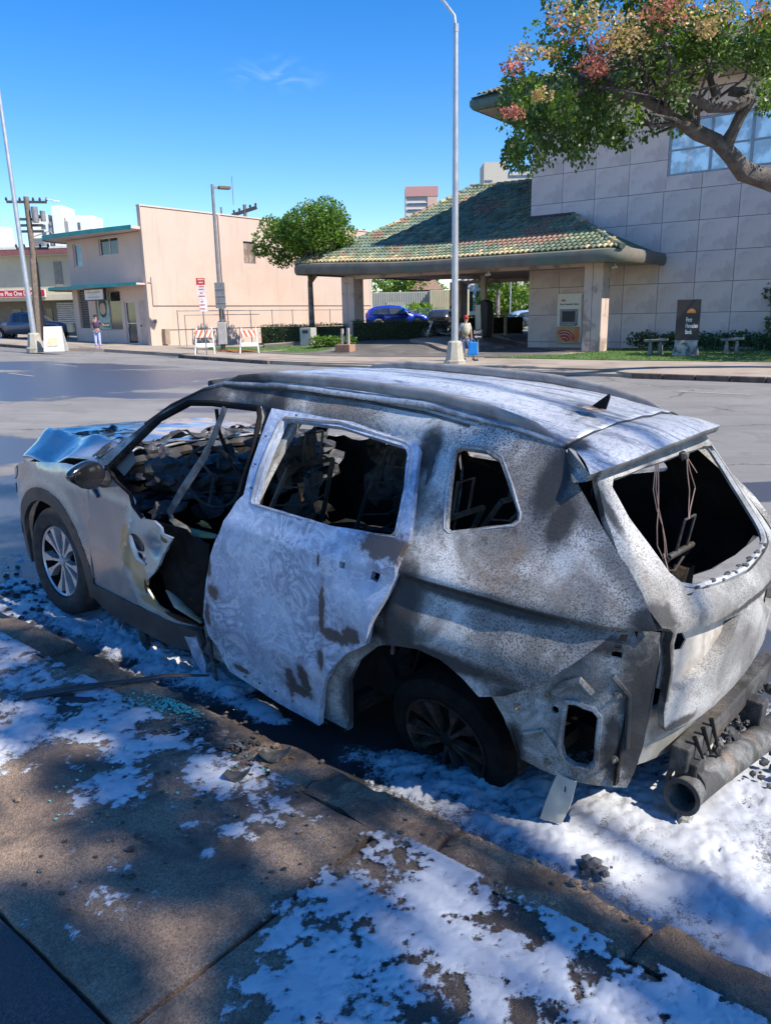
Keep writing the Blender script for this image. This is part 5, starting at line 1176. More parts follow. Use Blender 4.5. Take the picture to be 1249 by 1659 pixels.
# ================================================================== PEOPLE
def skinmesh(name, verts, edges, radii, mat, parent, sub=1, root=0):
    me = bpy.data.meshes.new(name); me.from_pydata(verts, edges, [])
    o = mobj(name, me, mat, parent)
    s = o.modifiers.new('skin', 'SKIN'); s.use_smooth_shade = True
    sv_ = me.skin_vertices[0].data if me.skin_vertices else None
    if sv_ is None:
        bpy.context.view_layer.objects.active = o; me.skin_vertices
    for i, r in enumerate(radii): sv_[i].radius = (r, r) if not isinstance(r, tuple) else r
    sv_[root].use_root = True
    b = o.modifiers.new('smooth', 'SUBSURF'); b.levels = sub; b.render_levels = sub
    return o
def skin_add(name, verts, edges, radii, mat, parent, sub=1):
    bm = bmesh.new(); lay = bm.verts.layers.skin.verify(); vs_ = [bm.verts.new(v) for v in verts]
    for i, v in enumerate(vs_):
        r = radii[i]; v[lay].radius = (r, r) if not isinstance(r, tuple) else r; v[lay].use_root = (i == 0)
    for a, b in edges: bm.edges.new((vs_[a], vs_[b]))
    me = bpy.data.meshes.new(name); bm.to_mesh(me); bm.free()
    o = mobj(name, me, mat, parent)
    s = o.modifiers.new('skin', 'SKIN'); s.use_smooth_shade = True
    b = o.modifiers.new('smooth', 'SUBSURF'); b.levels = sub; b.render_levels = sub + 0
    return o
SKIN = pm('skin', (.42, .25, .17), (.36, .21, .14), 8, .6, bs=0)
def person(loc, rz, label, H, hip, J, shirt, trousers, hair, shoes, skirt=False, haircut='short'):
    """J: joint dict in person space (x right of viewer when rz=0, -y towards viewer)"""
    r = empty('person', loc, rz, label, 'person')
    pel, chest, neck, head = Vector(J['pel']), Vector(J['chest']), Vector(J['neck']), Vector(J['head'])
    V = [pel, chest, neck, head - Vector((0, 0, .04)), head + Vector((0, 0, .07))]; R_ = [(.14, .11), (.15, .11), .055, (.075, .085), (.08, .09)]
    E_ = [(0, 1), (1, 2), (2, 3), (3, 4)]
    for s in ('l', 'r'):
        sh, el, wr, hd = (Vector(J[k + s]) for k in ('sh', 'el', 'wr', 'hd')); i = len(V); V += [sh, el, wr, hd]; R_ += [.055, .042, .03, .035]; E_ += [(1, i), (i, i + 1), (i + 1, i + 2), (i + 2, i + 3)]
        th, kn, an, to = (Vector(J[k + s]) for k in ('th', 'kn', 'an', 'to')); i = len(V); V += [th, kn, an, to]; R_ += [.085, .06, .042, .038]; E_ += [(0, i), (i, i + 1), (i + 1, i + 2), (i + 2, i + 3)]
        # fingers
        d = (hd - wr).normalized(); sd_ = d.orthogonal().normalized()
        for k in range(4): 
            j = len(V); p = hd + d * .03 + sd_ * (.02 * (k - 1.5)); V += [p, p + d * (.05 + .01 * (k in (1, 2)))]; R_ += [.009, .007]; E_ += [(V.index(hd), j), (j, j + 1)]
        j = len(V); V += [wr + d * .05 + sd_ * .045]; R_ += [.010]; E_ += [(V.index(hd), j)]
    skin_add('body', V, E_, R_, SKIN, r)
    # face
    fd = Vector(J.get('face', (0, -1, 0))).normalized(); sd_ = fd.cross(Vector((0, 0, 1))).normalized(); hc = head + Vector((0, 0, .01))
    q = MB(); q.blob(hc + fd * .095 + Vector((0, 0, -.005)), (.014, .022, .02), 1, 0, 1); q.build('nose', SKIN, r)
    for s in (1, -1): q = MB(); q.blob(hc + fd * .083 + sd_ * .032 * s + Vector((0, 0, .025)), (.012, .01, .008), 1, 0, 1); q.build('eye', BLK, r); q = MB(); q.blob(hc + sd_ * .085 * s, (.012, .02, .03), 1, 0, 1); q.build('ear', SKIN, r)
    q = MB(); q.blob(hc + fd * .085 + Vector((0, 0, -.045)), (.02, .008, .005), 1, 0, 1); q.build('mouth', pm('lips', (.3, .1, .08), bs=0), r)
    q = MB(); q.blob(hc - fd * .022 + Vector((0, 0, .055)), (.098, .105, .088), 3, .08); 
    if haircut == 'long': q.blob(hc - fd * .06 + Vector((0, 0, -.03)), (.085, .06, .1), 4, .1)
    q.build('hat' if haircut == 'cap' else 'hair', hair, r, smooth=True)
    # clothing
    V = [pel + Vector((0, 0, .02)), chest + Vector((0, 0, .02)), neck - Vector((0, 0, .05))]; R_ = [(.165, .135), (.175, .13), .075]; E_ = [(0, 1), (1, 2)]
    for s in ('l', 'r'): sh, el, wr = (Vector(J[k + s]) for k in ('sh', 'el', 'wr')); i = len(V); V += [sh, sh.lerp(el, .95)]; R_ += [.075, .055]; E_ += [(1, i), (i, i + 1)]
    skin_add('shirt', V, E_, R_, shirt, r)
    V = [pel + Vector((0, 0, .03))]; R_ = [(.16, .13)]; E_ = []
    for s in ('l', 'r'): th, kn, an = (Vector(J[k + s]) for k in ('th', 'kn', 'an')); i = len(V); V += [th, kn, kn.lerp(an, .9)]; R_ += [.10, .075, .065]; E_ += [(0, i), (i, i + 1), (i + 1, i + 2)]
    skin_add('trousers', V, E_, R_, trousers, r)
    for s in ('l', 'r'):
        an, to = Vector(J['an' + s]), Vector(J['to' + s]); q = MB(); q.tube([an + (an - to).normalized() * .05 - Vector((0, 0, .03)), an.lerp(to, .5) - Vector((0, 0, .025)), to + (to - an).normalized() * .07], [.05, .055, .04], 8); q.build('shoe', shoes, r, smooth=True)
    return r
def stand(dx=0, arms='down', stride=0.0, lean=0.0):
    J = dict(pel=(0, 0, .93), chest=(lean * .5, 0, 1.28), neck=(lean * .8, 0, 1.45), head=(lean, 0, 1.58))
    for s, k in (('l', -1), ('r', 1)):
        J['sh' + s] = (.16 * k + lean * .7, 0, 1.38); J['el' + s] = (.21 * k + lean * .6, .02, 1.12); J['wr' + s] = (.22 * k + lean * .5, -.05, .90); J['hd' + s] = (.22 * k + lean * .5, -.07, .83)
        J['th' + s] = (.09 * k, 0, .86); J['kn' + s] = (.10 * k, -.02, .48); J['an' + s] = (.10 * k, 0, .08); J['to' + s] = (.11 * k, -.13, .04)
    return J
J = stand(); J.update(elr=(.34, -.02, 1.18), wrr=(.52, -.06, 1.16), hdr=(.58, -.07, 1.17), ell=(-.24, -.08, 1.16), wrl=(-.12, -.24, 1.36), hdl=(-.06, -.24, 1.43))
person((-14.75, 41.1, G(-14.75, 41.1) + .15), .15, 'woman in dark purple top and pale blue trousers standing before the peach shop window', 1.65, .9, J, pm('purple_shirt', (.07, .04, .10), bs=0), pm('pale_blue_cloth', (.48, .52, .80), bs=0), pm('black_hair', (.015, .012, .012), bs=0), pm('blue_shoes', (.2, .25, .5), bs=0), haircut='long')
J = stand(lean=-.16); J.update(face=(-1, 0, -.3), head=(-.2, 0, 1.55), ell=(-.2, -.1, 1.1), wrl=(-.40, -.1, 1.05), hdl=(-.46, -.1, 1.04), elr=(-.05, .1, 1.08), wrr=(-.3, .1, 1.05), hdr=(-.36, .1, 1.04), tol=(-.26, -.02, .04), tor=(-.05, 0, .04))
person((3.78, 41.3, .66), .1, 'person in dark clothes bending over the black motorcycle in canopy shade', 1.75, .9, J, pm('black_shirt', (.02, .02, .022), bs=0), pm('dark_grey_cloth', (.05, .055, .06), bs=0), pm('black_hair', (.015, .012, .012), bs=0), DARK)
# pedestrian walking right with a blue bag
J = dict(pel=(0, 0, .92), chest=(.03, 0, 1.26), neck=(.04, 0, 1.44), head=(.06, 0, 1.58), face=(.5, 1, 0), shl=(-.14, .02, 1.38), shr=(.18, -.02, 1.38), ell=(-.2, .05, 1.1), wrl=(-.15, .1, .9), hdl=(-.13, .12, .83), elr=(.24, -.05, 1.12), wrr=(.27, -.08, .88), hdr=(.28, -.09, .80),
         thl=(-.08, .02, .85), thr=(.1, -.02, .85), knl=(-.05, .1, .47), knr=(.22, .0, .5), anl=(-.12, .28, .12), anr=(.36, -.1, .10), tol=(-.05, .38, .06), tor=(.47, -.06, .04))
pr = person((3.18, 30.5, .15), -.2, 'person in a red cap with pale backpack and blue bag walking behind the lamp base', 1.7, .9, J, pm('pale_shirt', (.62, .58, .56), (.35, .35, .4), 14, .8, bs=0), pm('light_blue_jeans', (.38, .45, .62), (.28, .34, .52), 8, .8, bs=0), pm('red_cap', (.50, .02, .02), bs=0), DARK, haircut='cap')
bp = empty('backpack', (3.20, 30.30, 1.15), -.3, 'pale khaki backpack on the back of the walking person', 'backpack'); q = MB(); q.blob((0, 0, .16), (.17, .13, .25), 2, .05); q.build('bag', pm('khaki', (.50, .47, .34), (.36, .34, .25), 10, .8), bp, smooth=True); q = MB(); q.blob((0, -.12, .08), (.11, .05, .12), 3, .05); q.build('pocket', pm('khaki_dark', (.26, .25, .18)), bp, smooth=True)
bg_ = empty('shopping_bag', (3.48, 30.33, .38), -.2, 'bright blue shopping bag hanging from the walking person\'s hand', 'bag'); q = MB(); q.prism([(-.2, -.02), (.2, 0), (.17, .48), (-.15, .50)], lambda a, b: (a, -.07, b), lambda a, b: (a, .07, b)); q.build('bag', pm('bright_blue_bag', (.01, .25, .75), bs=0), bg_, bevel=.03); q = MB(); q.tube([(-.1, 0, .48), (0, 0, .62), (.1, 0, .48)], .012, 5); q.build('handle', pm('bright_blue_bag', (.01, .25, .75), bs=0), bg_)

# ================================================================== BIG FLOWERING TREE (trunk just outside the frame on the right)
bt = empty('flowering_tree', (14.2, 22.6, .15), 0, 'large spreading tree with red and orange blossom over the bank corner', 'tree')
O_ = Vector((14.2, 22.6, .15))
def bp_(px, py, Y): return px3(px, py, Y) - O_
q = MB(); lm = [bp_(1330, 330, 22.5), bp_(1285, 305, 22.0), bp_(1249, 292, 21.5), bp_(1205, 278, 21.3), bp_(1182, 250, 21), bp_(1160, 228, 21), bp_(1130, 215, 21), bp_(1105, 200, 20.8), bp_(1075, 178, 20.6), bp_(1040, 160, 20.4), bp_(1000, 150, 20.2), bp_(960, 142, 20), bp_(930, 130, 20)]
q.tube([(0, 0, -.3), (.1, 0, 2.0), (-.05, 0, 3.6), tuple(lm[0] + Vector((.5, .1, -.2))), lm[0], lm[1]], [.55, .45, .42, .40, .36, .33], 10)
q.tube(lm[1:], [.30, .27, .25, .20, .18, .19, .15, .14, .13, .11, .10, .08], 9)
q.tube([bp_(1175, 235, 21), bp_(1187, 212, 20.8), bp_(1200, 185, 20.7), bp_(1213, 165, 20.6), bp_(1205, 150, 20.7), bp_(1180, 148, 20.8)], [.19, .14, .14, .15, .14, .1], 8)
q.tube([bp_(1213, 160, 20.6), bp_(1190, 172, 20.4), bp_(1150, 175, 20.3), bp_(1125, 160, 20.2), bp_(1098, 150, 20.0)], [.14, .14, .12, .10, .06], 8)
q.tube([bp_(1160, 155, 20.6), bp_(1150, 120, 20.6), bp_(1138, 85, 20.4), bp_(1132, 50, 20.4), bp_(1120, 10, 20.2)], [.12, .11, .10, .09, .08], 8)
q.tube([bp_(985, 150, 20.1), bp_(983, 125, 20), bp_(975, 105, 20), bp_(955, 85, 19.8), bp_(945, 60, 19.6)], [.11, .09, .08, .06, .03], 7)
q.tube([bp_(1045, 160, 20.3), bp_(1040, 125, 20.5), bp_(1035, 85, 20.7), bp_(1050, 40, 21)], [.11, .10, .08, .05], 7)
for _ in range(46):
    a = Vector(rnd.choice(lm[6:])) ; px, py = rnd.uniform(890, 1249), rnd.uniform(20, 185); b = bp_(px, py, rnd.uniform(18.5, 23)); mid = a.lerp(b, .5) + Vector((rnd.gauss(0, .3), rnd.gauss(0, .3), rnd.gauss(0, .25)))
    if (a - b).length < 5.5: q.tube([a, mid, b], [.05, .035, .012], 5)
q.build('trunk', pm('dark_bark', (.13, .11, .095), (.07, .06, .055), 4, .9, bs=.8, bscale=18, bd=.03), bt, smooth=True)
# leaf clumps: centres given where the crown is seen, each with its own depth
cl = []
for _ in range(1400):
    px, py = rnd.uniform(824, 1330), rnd.uniform(-90, 275)
    low = lerp_tab(px, [(800, 200), (815, 250), (850, 265), (900, 262), (960, 225), (1010, 245), (1025, 240), (1040, 195), (1060, 232), (1085, 225), (1100, 165), (1130, 125), (1180, 118), (1220, 125), (1240, 165), (1330, 190)])
    top = lerp_tab(px, [(800, 150), (825, 120), (850, 85), (880, 30), (915, -20), (950, -90)])
    if py > low or py < top: continue
    n_ = fbm(px * .012, py * .014, 1.3)
    if n_ < -.10 and not (py > 150 and px < 1030): continue
    if 1130 < px < 1210 and 90 < py < 200: continue
    cl.append((px, py))
    if len(cl) >= 262: break
qa, qb, qr, qo = MB(), MB(), MB(), MB()
for (px, py) in cl:
    c = bp_(px, py, rnd.uniform(18.8, 23.0)); hang = sm(py, 90, 200)
    up_ = py < 190
    clump(qb if up_ and rnd.random() < .38 else qa, c, rnd.uniform(.25, .52), 125, .11, dirv=Vector((0, 0, -1.1)) * hang + Vector((rnd.gauss(0, .3), rnd.gauss(0, .3), 0)) if hang > .3 else None, squash=1.15)
for (px, py, r_, c_) in ((925, 48, .5, 0), (990, 45, .6, 1), (960, 30, .5, 1), (975, 75, .45, 0), (958, 105, .35, 0), (968, 120, .25, 0), (1065, 12, .6, 0), (1085, 20, .5, 0), (1010, 60, .6, 1), (1035, 68, .5, 1), (1095, 5, .5, 1), (1130, 10, .6, 1), (1170, 25, .5, 1), (1225, 10, .7, 1), (1240, 30, .6, 0), (830, 115, .3, 0), (850, 90, .35, 1), (876, 148, .25, 1), (830, 183, .25, 0), (1150, 45, .4, 1), (905, 25, .4, 1), (1010, 40, .5, 1), (890, 92, .25, 1)):
    for k in range(3): clump(qr if c_ == 0 else qo, bp_(px + rnd.uniform(-10, 10), py + rnd.uniform(-8, 8), rnd.uniform(18.2, 19.4)), r_ * rnd.uniform(.5, .9), 52, .08)
qa.build('foliage', LEAFD2 if False else leafmat('tree_leaves', [(.02, .05, .01), (.04, .09, .015), (.06, .12, .02), (.11, .18, .03)], .3), bt)
qb.build('foliage', LEAFY, bt)
qr.build('blossom', leafmat('red_blossom', [(.55, .12, .10), (.65, .22, .15), (.60, .14, .22)], .3), bt); qo.build('blossom', leafmat('orange_blossom', [(.62, .34, .16), (.66, .42, .20), (.50, .38, .14)], .3), bt)
bt.location = O_

# two more street trees just beyond the right edge of the frame; they shade the bank lawn
for (x, y, lb) in ((18.6, 26.6, 'street tree beyond the right edge shading the bank lawn'), (24.0, 28.5, 'farther street tree beyond the right edge of the street')):
    tree_(lb, x, y, .15, 3.4, .3, (0, 0, 7.0), (3.0, 3.2, 2.4), 34, 150, .24, leafmat('tree_leaves', [(.02, .05, .01)]), limbs=9, cr=.17)
# ================================================================== NEAR SIDEWALK, KERB
def near_concrete(name, c1, c2, dark, wetspots, cracks=0):
    mt, n, b, out = new_mat(name); co = coords(n, False)
    c = mix(n, ramp(n, noise_n(n, co, 1.3, 7, .65, .5), .35, .65), c1, c2)
    vo = NN(n, 'ShaderNodeTexVoronoi', Scale=210.0); n.links.new(co, vo.inputs['Vector'])
    agg = mix(n, .75, (.5, .5, .5), vo.outputs['Color'])
    mm = n.nodes.new('ShaderNodeMix'); mm.data_type = 'RGBA'; mm.blend_type = 'OVERLAY'; mm.inputs[0].default_value = .75; n.links.new(c, mm.inputs[6])
    bw = n.nodes.new('ShaderNodeRGBToBW'); n.links.new(agg, bw.inputs[0]); n.links.new(bw.outputs[0], mm.inputs[7]); c = mm.outputs[2]
    fine = noise_n(n, co, 190, 3, .7)
    c = mix(n, ramp(n, fine, .60, .70, 0, .55), c, (.50, .42, .33)); c = mix(n, ramp(n, noise_n(n, co, 95, 3, .7), .60, .68, 0, .7), c, (.045, .038, .03))
    st_ = ramp(n, noise_n(n, co, 2.6, 8, .7, .8), .46, .64, 0, .85)
    c = mix(n, st_, c, dark)
    if wetspots: 
        wm = spot_mask(n, co, wetspots, .9, 7.0, (.3, 1.4)); c = mix(n, mth(n, 'MULTIPLY', wm, .75), c, (.035, .028, .024))
    if cracks:
        wp = NN(n, 'ShaderNodeTexNoise', Scale=9.0, Detail=5, Roughness=.7); n.links.new(co, wp.inputs['Vector'])
        ad = n.nodes.new('ShaderNodeVectorMath'); ad.operation = 'MULTIPLY_ADD'; n.links.new(wp.outputs['Color'], ad.inputs[0]); ad.inputs[1].default_value = (.25, .25, .25); n.links.new(co, ad.inputs[2])
        v2 = NN(n, 'ShaderNodeTexVoronoi', Scale=cracks); v2.feature = 'DISTANCE_TO_EDGE'; n.links.new(ad.outputs[0], v2.inputs['Vector'])
        ck = ramp(n, v2.outputs['Distance'], .012, .0); c = mix(n, mth(n, 'MULTIPLY', ck, ramp(n, noise_n(n, co, 3, 2), .42, .52)), c, (.015, .012, .010))
    setc(n, b, 'Base Color', c)
    setc(n, b, 'Roughness', mix(n, st_, (.85, .85, .85), (.55, .55, .55)))
    h = mth(n, 'ADD', mth(n, 'MULTIPLY', vo.outputs['Distance'], 1.2), fine); h = mth(n, 'ADD', h, mth(n, 'MULTIPLY', noise_n(n, co, 55, 6, .8), .9))
    bump(n, b, h, .7, .004); return mt
NCON = near_concrete('exposed_aggregate', (.34, .24, .16), (.20, .14, .10), (.07, .053, .043), [((-.55, 3.02, .1), (.42, .20, .5)), ((-.25, 2.72, .1), (.5, .16, .5)), ((-1.25, 3.35, .1), (.6, .25, .5)), ((-.05, 2.25, .1), (.2, .12, .5)), ((.3, 1.75, .1), (.75, .6, .4))])
NASP = near_concrete('dark_path', (.10, .085, .085), (.075, .065, .07), (.05, .045, .05), [])
SWZ = .12
def rough_slab(name, poly, z, mat, parent, step=.07, jag=.012, thick=.14, und=.004, seed=0, rnd_edge=.02):
    P = []
    base = dens(poly, step)
    for (x, y) in base: P.append((x + jag * mnoise.noise(Vector((x * 7, y * 7, seed))), y + jag * mnoise.noise(Vector((x * 7, y * 7, seed + 9)))))
    pts = P[:]; xs = [p[0] for p in P]; ys = [p[1] for p in P]; x = min(xs)
    while x < max(xs):
        y = min(ys)
        while y < max(ys):
            if inpoly((x, y), P) and min((x - q[0]) ** 2 + (y - q[1]) ** 2 for q in P) > (step * .45) ** 2: pts.append((x, y))
            y += step
        x += step
    N = len(P); res = delaunay_2d_cdt([Vector(p) for p in pts], [(i, (i + 1) % N) for i in range(N)], [], 0, 1e-6)
    V = res[0]; T = [tuple(f) for f in res[2] if inpoly((sum(V[i].x for i in f) / 3, sum(V[i].y for i in f) / 3), P)]
    vs = []
    for i, v in enumerate(V):
        edge = i < N; zz = z + und * mnoise.noise(Vector((v.x * 5, v.y * 5, seed))) + und * .6 * mnoise.noise(Vector((v.x * 19, v.y * 19, seed)))
        if edge: zz -= rnd_edge * (.3 + abs(mnoise.noise(Vector((v.x * 9, v.y * 9, seed + 3)))))
        vs.append((v.x, v.y, zz))
    k = len(vs)
    for p, v in zip(P, vs): vs.append((v[0], v[1], z - thick))
    T += [(i, (i + 1) % N, k + (i + 1) % N, k + i) for i in range(N)]
    me = bpy.data.meshes.new(name); me.from_pydata(vs, [], T); fixn(me)
    return mobj(name, me, mat, parent)
nsw = empty('sidewalk', (0, 0, 0), 0, 'brown exposed aggregate sidewalk slabs with foam patches in the foreground', kind='structure')
js = [-8.5, -4.5, -1.48, 1.54, 4.56, 7.6, 10.6, 14.0]
for i, (a, b) in enumerate(zip(js, js[1:])):
    g_ = .011
    rough_slab('slab', [st(a + g_, .78), st(b - g_, .78), st(b - g_, 1.775), st(a + g_, 1.775)], SWZ + (.002 if i % 2 else 0), NCON, nsw, .08 if 1 <= i <= 4 else .3, .012, und=.0012, seed=i, rnd_edge=.008)
q = MB(); P4 = [st(-8.5, .7), st(14, .7), st(14, 1.9), st(-8.5, 1.9)]; q.add([(x, y, SWZ - .035) for x, y in P4], [(0, 1, 2, 3)]); q.build('joint_filler', pm('joint_dirt', (.05, .04, .032), (.03, .025, .02), 9, .95, bs=.8, bscale=40, world_co=True), nsw)
rough_slab('path', [st(-8.5, -7), st(14, -7), st(14, .765), st(-8.5, .765)], SWZ - .004, NASP, None, .35, .01, und=.002); tag(bpy.data.objects['path'], 'dark purple grey path surface in the lower left corner', kind='structure')
KBR = near_concrete('brown_burnt_kerb', (.38, .25, .15), (.24, .16, .105), (.07, .05, .04), [((-.55, 3.05, .1), (.30, .18, .5)), ((-1.6, 3.9, .1), (.75, .28, .5)), ((.85, 1.75, .1), (.22, .25, .5)), ((.45, 2.1, .1), (.12, .06, .4)), ((-.95, 3.35, .1), (.12, .1, .5))], 3.2)
kb = empty('kerb', (0, 0, 0), 0, 'broken brown stone kerb beside the burnt car', kind='structure')
s = -7.0; i = 0
KS = [-7, -5.2, -3.4, -1.9, -.95, -.42, .18, .62, 1.32, 1.92, 2.35, 2.95, 3.3, 3.9, 4.35, 5.0, 5.9, 7.2, 9, 11, 13]
for a, b in zip(KS, KS[1:]):
    i += 1; ex_ = rnd.uniform(-.012, .02)
    rough_slab('kerb_stone', [st(a + .006, 1.79), st(b - .006, 1.79), st(b - .006, 1.975 + ex_), st((a + b) / 2, 1.985 - ex_), st(a + .006, 1.975 + ex_ * .5)], SWZ + rnd.uniform(-.006, .010), KBR, kb, .035 if -1.5 < a < 4 else .12, .032, .16, .010, i * 3.3, .022)
# small broken chips along the kerb
q = MB()
for _ in range(150):
    s_ = rnd.uniform(-.9, 3.6); n_ = rnd.choice([rnd.gauss(1.80, .03), rnd.gauss(1.95, .03), rnd.uniform(.9, 1.75)]); x, y = st(s_, n_); r = rnd.uniform(.004, .013) * (1.6 if rnd.random() < .1 else 1)
    q.blob((x, y, SWZ + r * .5 + .004), (r, r * rnd.uniform(.6, 1), r * .6), rnd.random() * 9, .5, 1)
tag(q.build('stone_chips', KBR, None), 'small stone chips scattered along the broken kerb', 'stone chips', kind='stuff')

# ================================================================== FOAM
def vnoise(X, Y, f, seed, oct_=4, pers=.5):
    rs = np.random.RandomState(seed); out = np.zeros_like(X); amp = 1; tot = 0
    for o in range(oct_):
        Lt = rs.rand(257, 257); x = X * f + 50.3; y = Y * f + 71.7; xi = np.floor(x).astype(int); yi = np.floor(y).astype(int); fx = x - xi; fy = y - yi; fx = fx * fx * (3 - 2 * fx); fy = fy * fy * (3 - 2 * fy)
        xi %= 256; yi %= 256; x1 = xi + 1; y1 = yi + 1
        v = Lt[xi, yi] * (1 - fx) * (1 - fy) + Lt[x1, yi] * fx * (1 - fy) + Lt[xi, y1] * (1 - fx) * fy + Lt[x1, y1] * fx * fy
        out += v * amp; tot += amp; amp *= pers; f *= 2.03
    return out / tot
def sdist(X, Y, poly):
    P = np.array(poly); n = len(P); d = np.full(X.shape, 1e9); c = np.zeros(X.shape, bool)
    for i in range(n):
        a, b = P[i - 1], P[i]; e = b - a; t = np.clip(((X - a[0]) * e[0] + (Y - a[1]) * e[1]) / (e @ e), 0, 1)
        d = np.minimum(d, np.hypot(X - a[0] - t * e[0], Y - a[1] - t * e[1]))
        if abs(e[1]) > 1e-12: c ^= ((a[1] > Y) != (b[1] > Y)) & (X < e[0] * (Y - a[1]) / e[1] + a[0])
    return np.where(c, d, -d)
def foam_material():
    mt, n, b, out = new_mat('fire_foam'); co = coords(n, False)
    f = noise_n(n, co, 110, 4, .7); g_ = noise_n(n, co, 5, 5)
    c = mix(n, ramp(n, g_, .35, .65), (.58, .59, .60), (.45, .465, .50)); c = mix(n, ramp(n, f, .60, .74, 0, .3), c, (.40, .42, .47))
    dirt = mth(n, 'MULTIPLY', ramp(n, noise_n(n, co, 6, 8, .8, .6), .56, .70, 0, .85), ramp(n, noise_n(n, co, 230, 3, .8), .42, .58))
    c = mix(n, dirt, c, (.08, .07, .06))
    setc(n, b, 'Base Color', c); b.inputs['Roughness'].default_value = .45
    at = n.nodes.new('ShaderNodeAttribute'); at.attribute_name = 'cover'
    sp = noise_n(n, co, 170, 5, .8); sp2 = noise_n(n, co, 38, 4, .7)
    al = mth(n, 'ADD', at.outputs['Fac'], mth(n, 'ADD', mth(n, 'MULTIPLY', mth(n, 'SUBTRACT', sp, .5), 1.5), mth(n, 'MULTIPLY', mth(n, 'SUBTRACT', sp2, .5), .9)))
    setc(n, b, 'Alpha', ramp(n, al, .38, .86))
    bump(n, b, mth(n, 'ADD', mth(n, 'ADD', f, noise_n(n, co, 420, 3, .8)), mth(n, 'MULTIPLY', noise_n(n, co, 30, 4), 1.0)), .4, .005); return mt
FOAM = foam_material()
def foam(name, polys, box, z0, label, st_=.011, clip=None):
    """polys: (polygon, edge width, patchiness, height)"""
    x0, x1, y0, y1 = box; xs = np.arange(x0, x1, st_); ys = np.arange(y0, y1, st_); X, Y = np.meshgrid(xs, ys, indexing='ij')
    N1 = vnoise(X, Y, 7.0, 3, 5, .62) - .5; N0 = vnoise(X, Y, 3.2, 13, 2, .5) - .5; N2 = vnoise(X, Y, 26, 5, 3, .6) - .5; N3 = vnoise(X, Y, 90, 8, 2, .6) - .5
    H = np.full(X.shape, -1.0); V_ = np.full(X.shape, -9.0)
    for (poly, ew, pat, hh) in polys:
        sd = sdist(X, Y, poly); v = np.clip(sd / ew, -1.5, .55) + pat * 8.0 * N1 + pat * 3.6 * N2 + (.25 + pat * 1.5) * N3
        if clip is not None: v = np.minimum(v, clip(X, Y) / .012)
        vp = np.clip(v, 0, 1); z = hh * vp ** .8 * (.8 + .6 * N0) + vp * hh * (.8 * N0 + .30 * N1 + .06 * N2) + .0012
        z = np.where(v > -.95, np.maximum(z, .0010), -1); H = np.maximum(H, z); V_ = np.maximum(V_, v)
    K = H > -.5; F = K[:-1, :-1] & K[1:, :-1] & K[1:, 1:] & K[:-1, 1:]
    idx = np.arange(X.size).reshape(X.shape); f = np.stack([idx[:-1, :-1][F], idx[1:, :-1][F], idx[1:, 1:][F], idx[:-1, 1:][F]], 1)
    used = np.unique(f); mp = np.zeros(X.size, int); mp[used] = np.arange(len(used))
    co = np.stack([X.ravel()[used], Y.ravel()[used], z0 + H.ravel()[used]], 1)
    # tuck the outline down to the ground
    cnt = np.zeros(X.size, int); np.add.at(cnt, f.ravel(), 1); cov = np.clip((V_.ravel()[used] + .75) / 1.35, 0, 1.4)
    me = bpy.data.meshes.new(name); me.vertices.add(len(co)); me.vertices.foreach_set('co', co.ravel()); f = mp[f]
    me.loops.add(f.size); me.loops.foreach_set('vertex_index', f.ravel()); me.polygons.add(len(f)); me.polygons.foreach_set('loop_start', np.arange(0, f.size, 4)); me.polygons.foreach_set('loop_total', np.full(len(f), 4)); me.polygons.foreach_set('use_smooth', np.ones(len(f), bool))
    at_ = me.attributes.new('cover', 'FLOAT', 'POINT'); at_.data.foreach_set('value', cov.astype(np.float32))
    me.update(); me.validate(); return tag(mobj(name, me, FOAM), label, 'foam', kind='stuff')
nk = lambda X, Y: X * ND.x + Y * ND.y
foam('foam', [([(-.16, 3.02), (.0, 2.70), (.5, 2.32), (.9, 1.9), (1.6, 1.3), (2.6, .9), (2.6, 3.6), (1.7, 3.35), (1.2, 2.95), (.8, 2.98), (.4, 2.92), (.1, 3.05)], .16, .18, .036),
              ([(-2.3, 4.78), (-2.0, 4.45), (-1.3, 3.85), (-.80, 3.48), (-.66, 3.60), (-.74, 3.82), (-1.0, 4.3), (-1.5, 4.8), (-1.9, 5.0), (-2.3, 5.1)], .16, .22, .06),
              ([(-.86, 3.52), (-.62, 3.35), (-.50, 3.32), (-.55, 3.45), (-.7, 3.6)], .06, .25, .03),
              ([(-3.6, 5.7), (-2.6, 4.9), (-2.3, 4.75), (-2.2, 5.0), (-2.6, 5.6), (-3.3, 6.2)], .3, .5, .012)], (-3.7, 2.6, .9, 6.2), .002, 'thick white fire foam on the road under and behind the burnt car', .012, lambda X, Y: nk(X, Y) - 1.968)
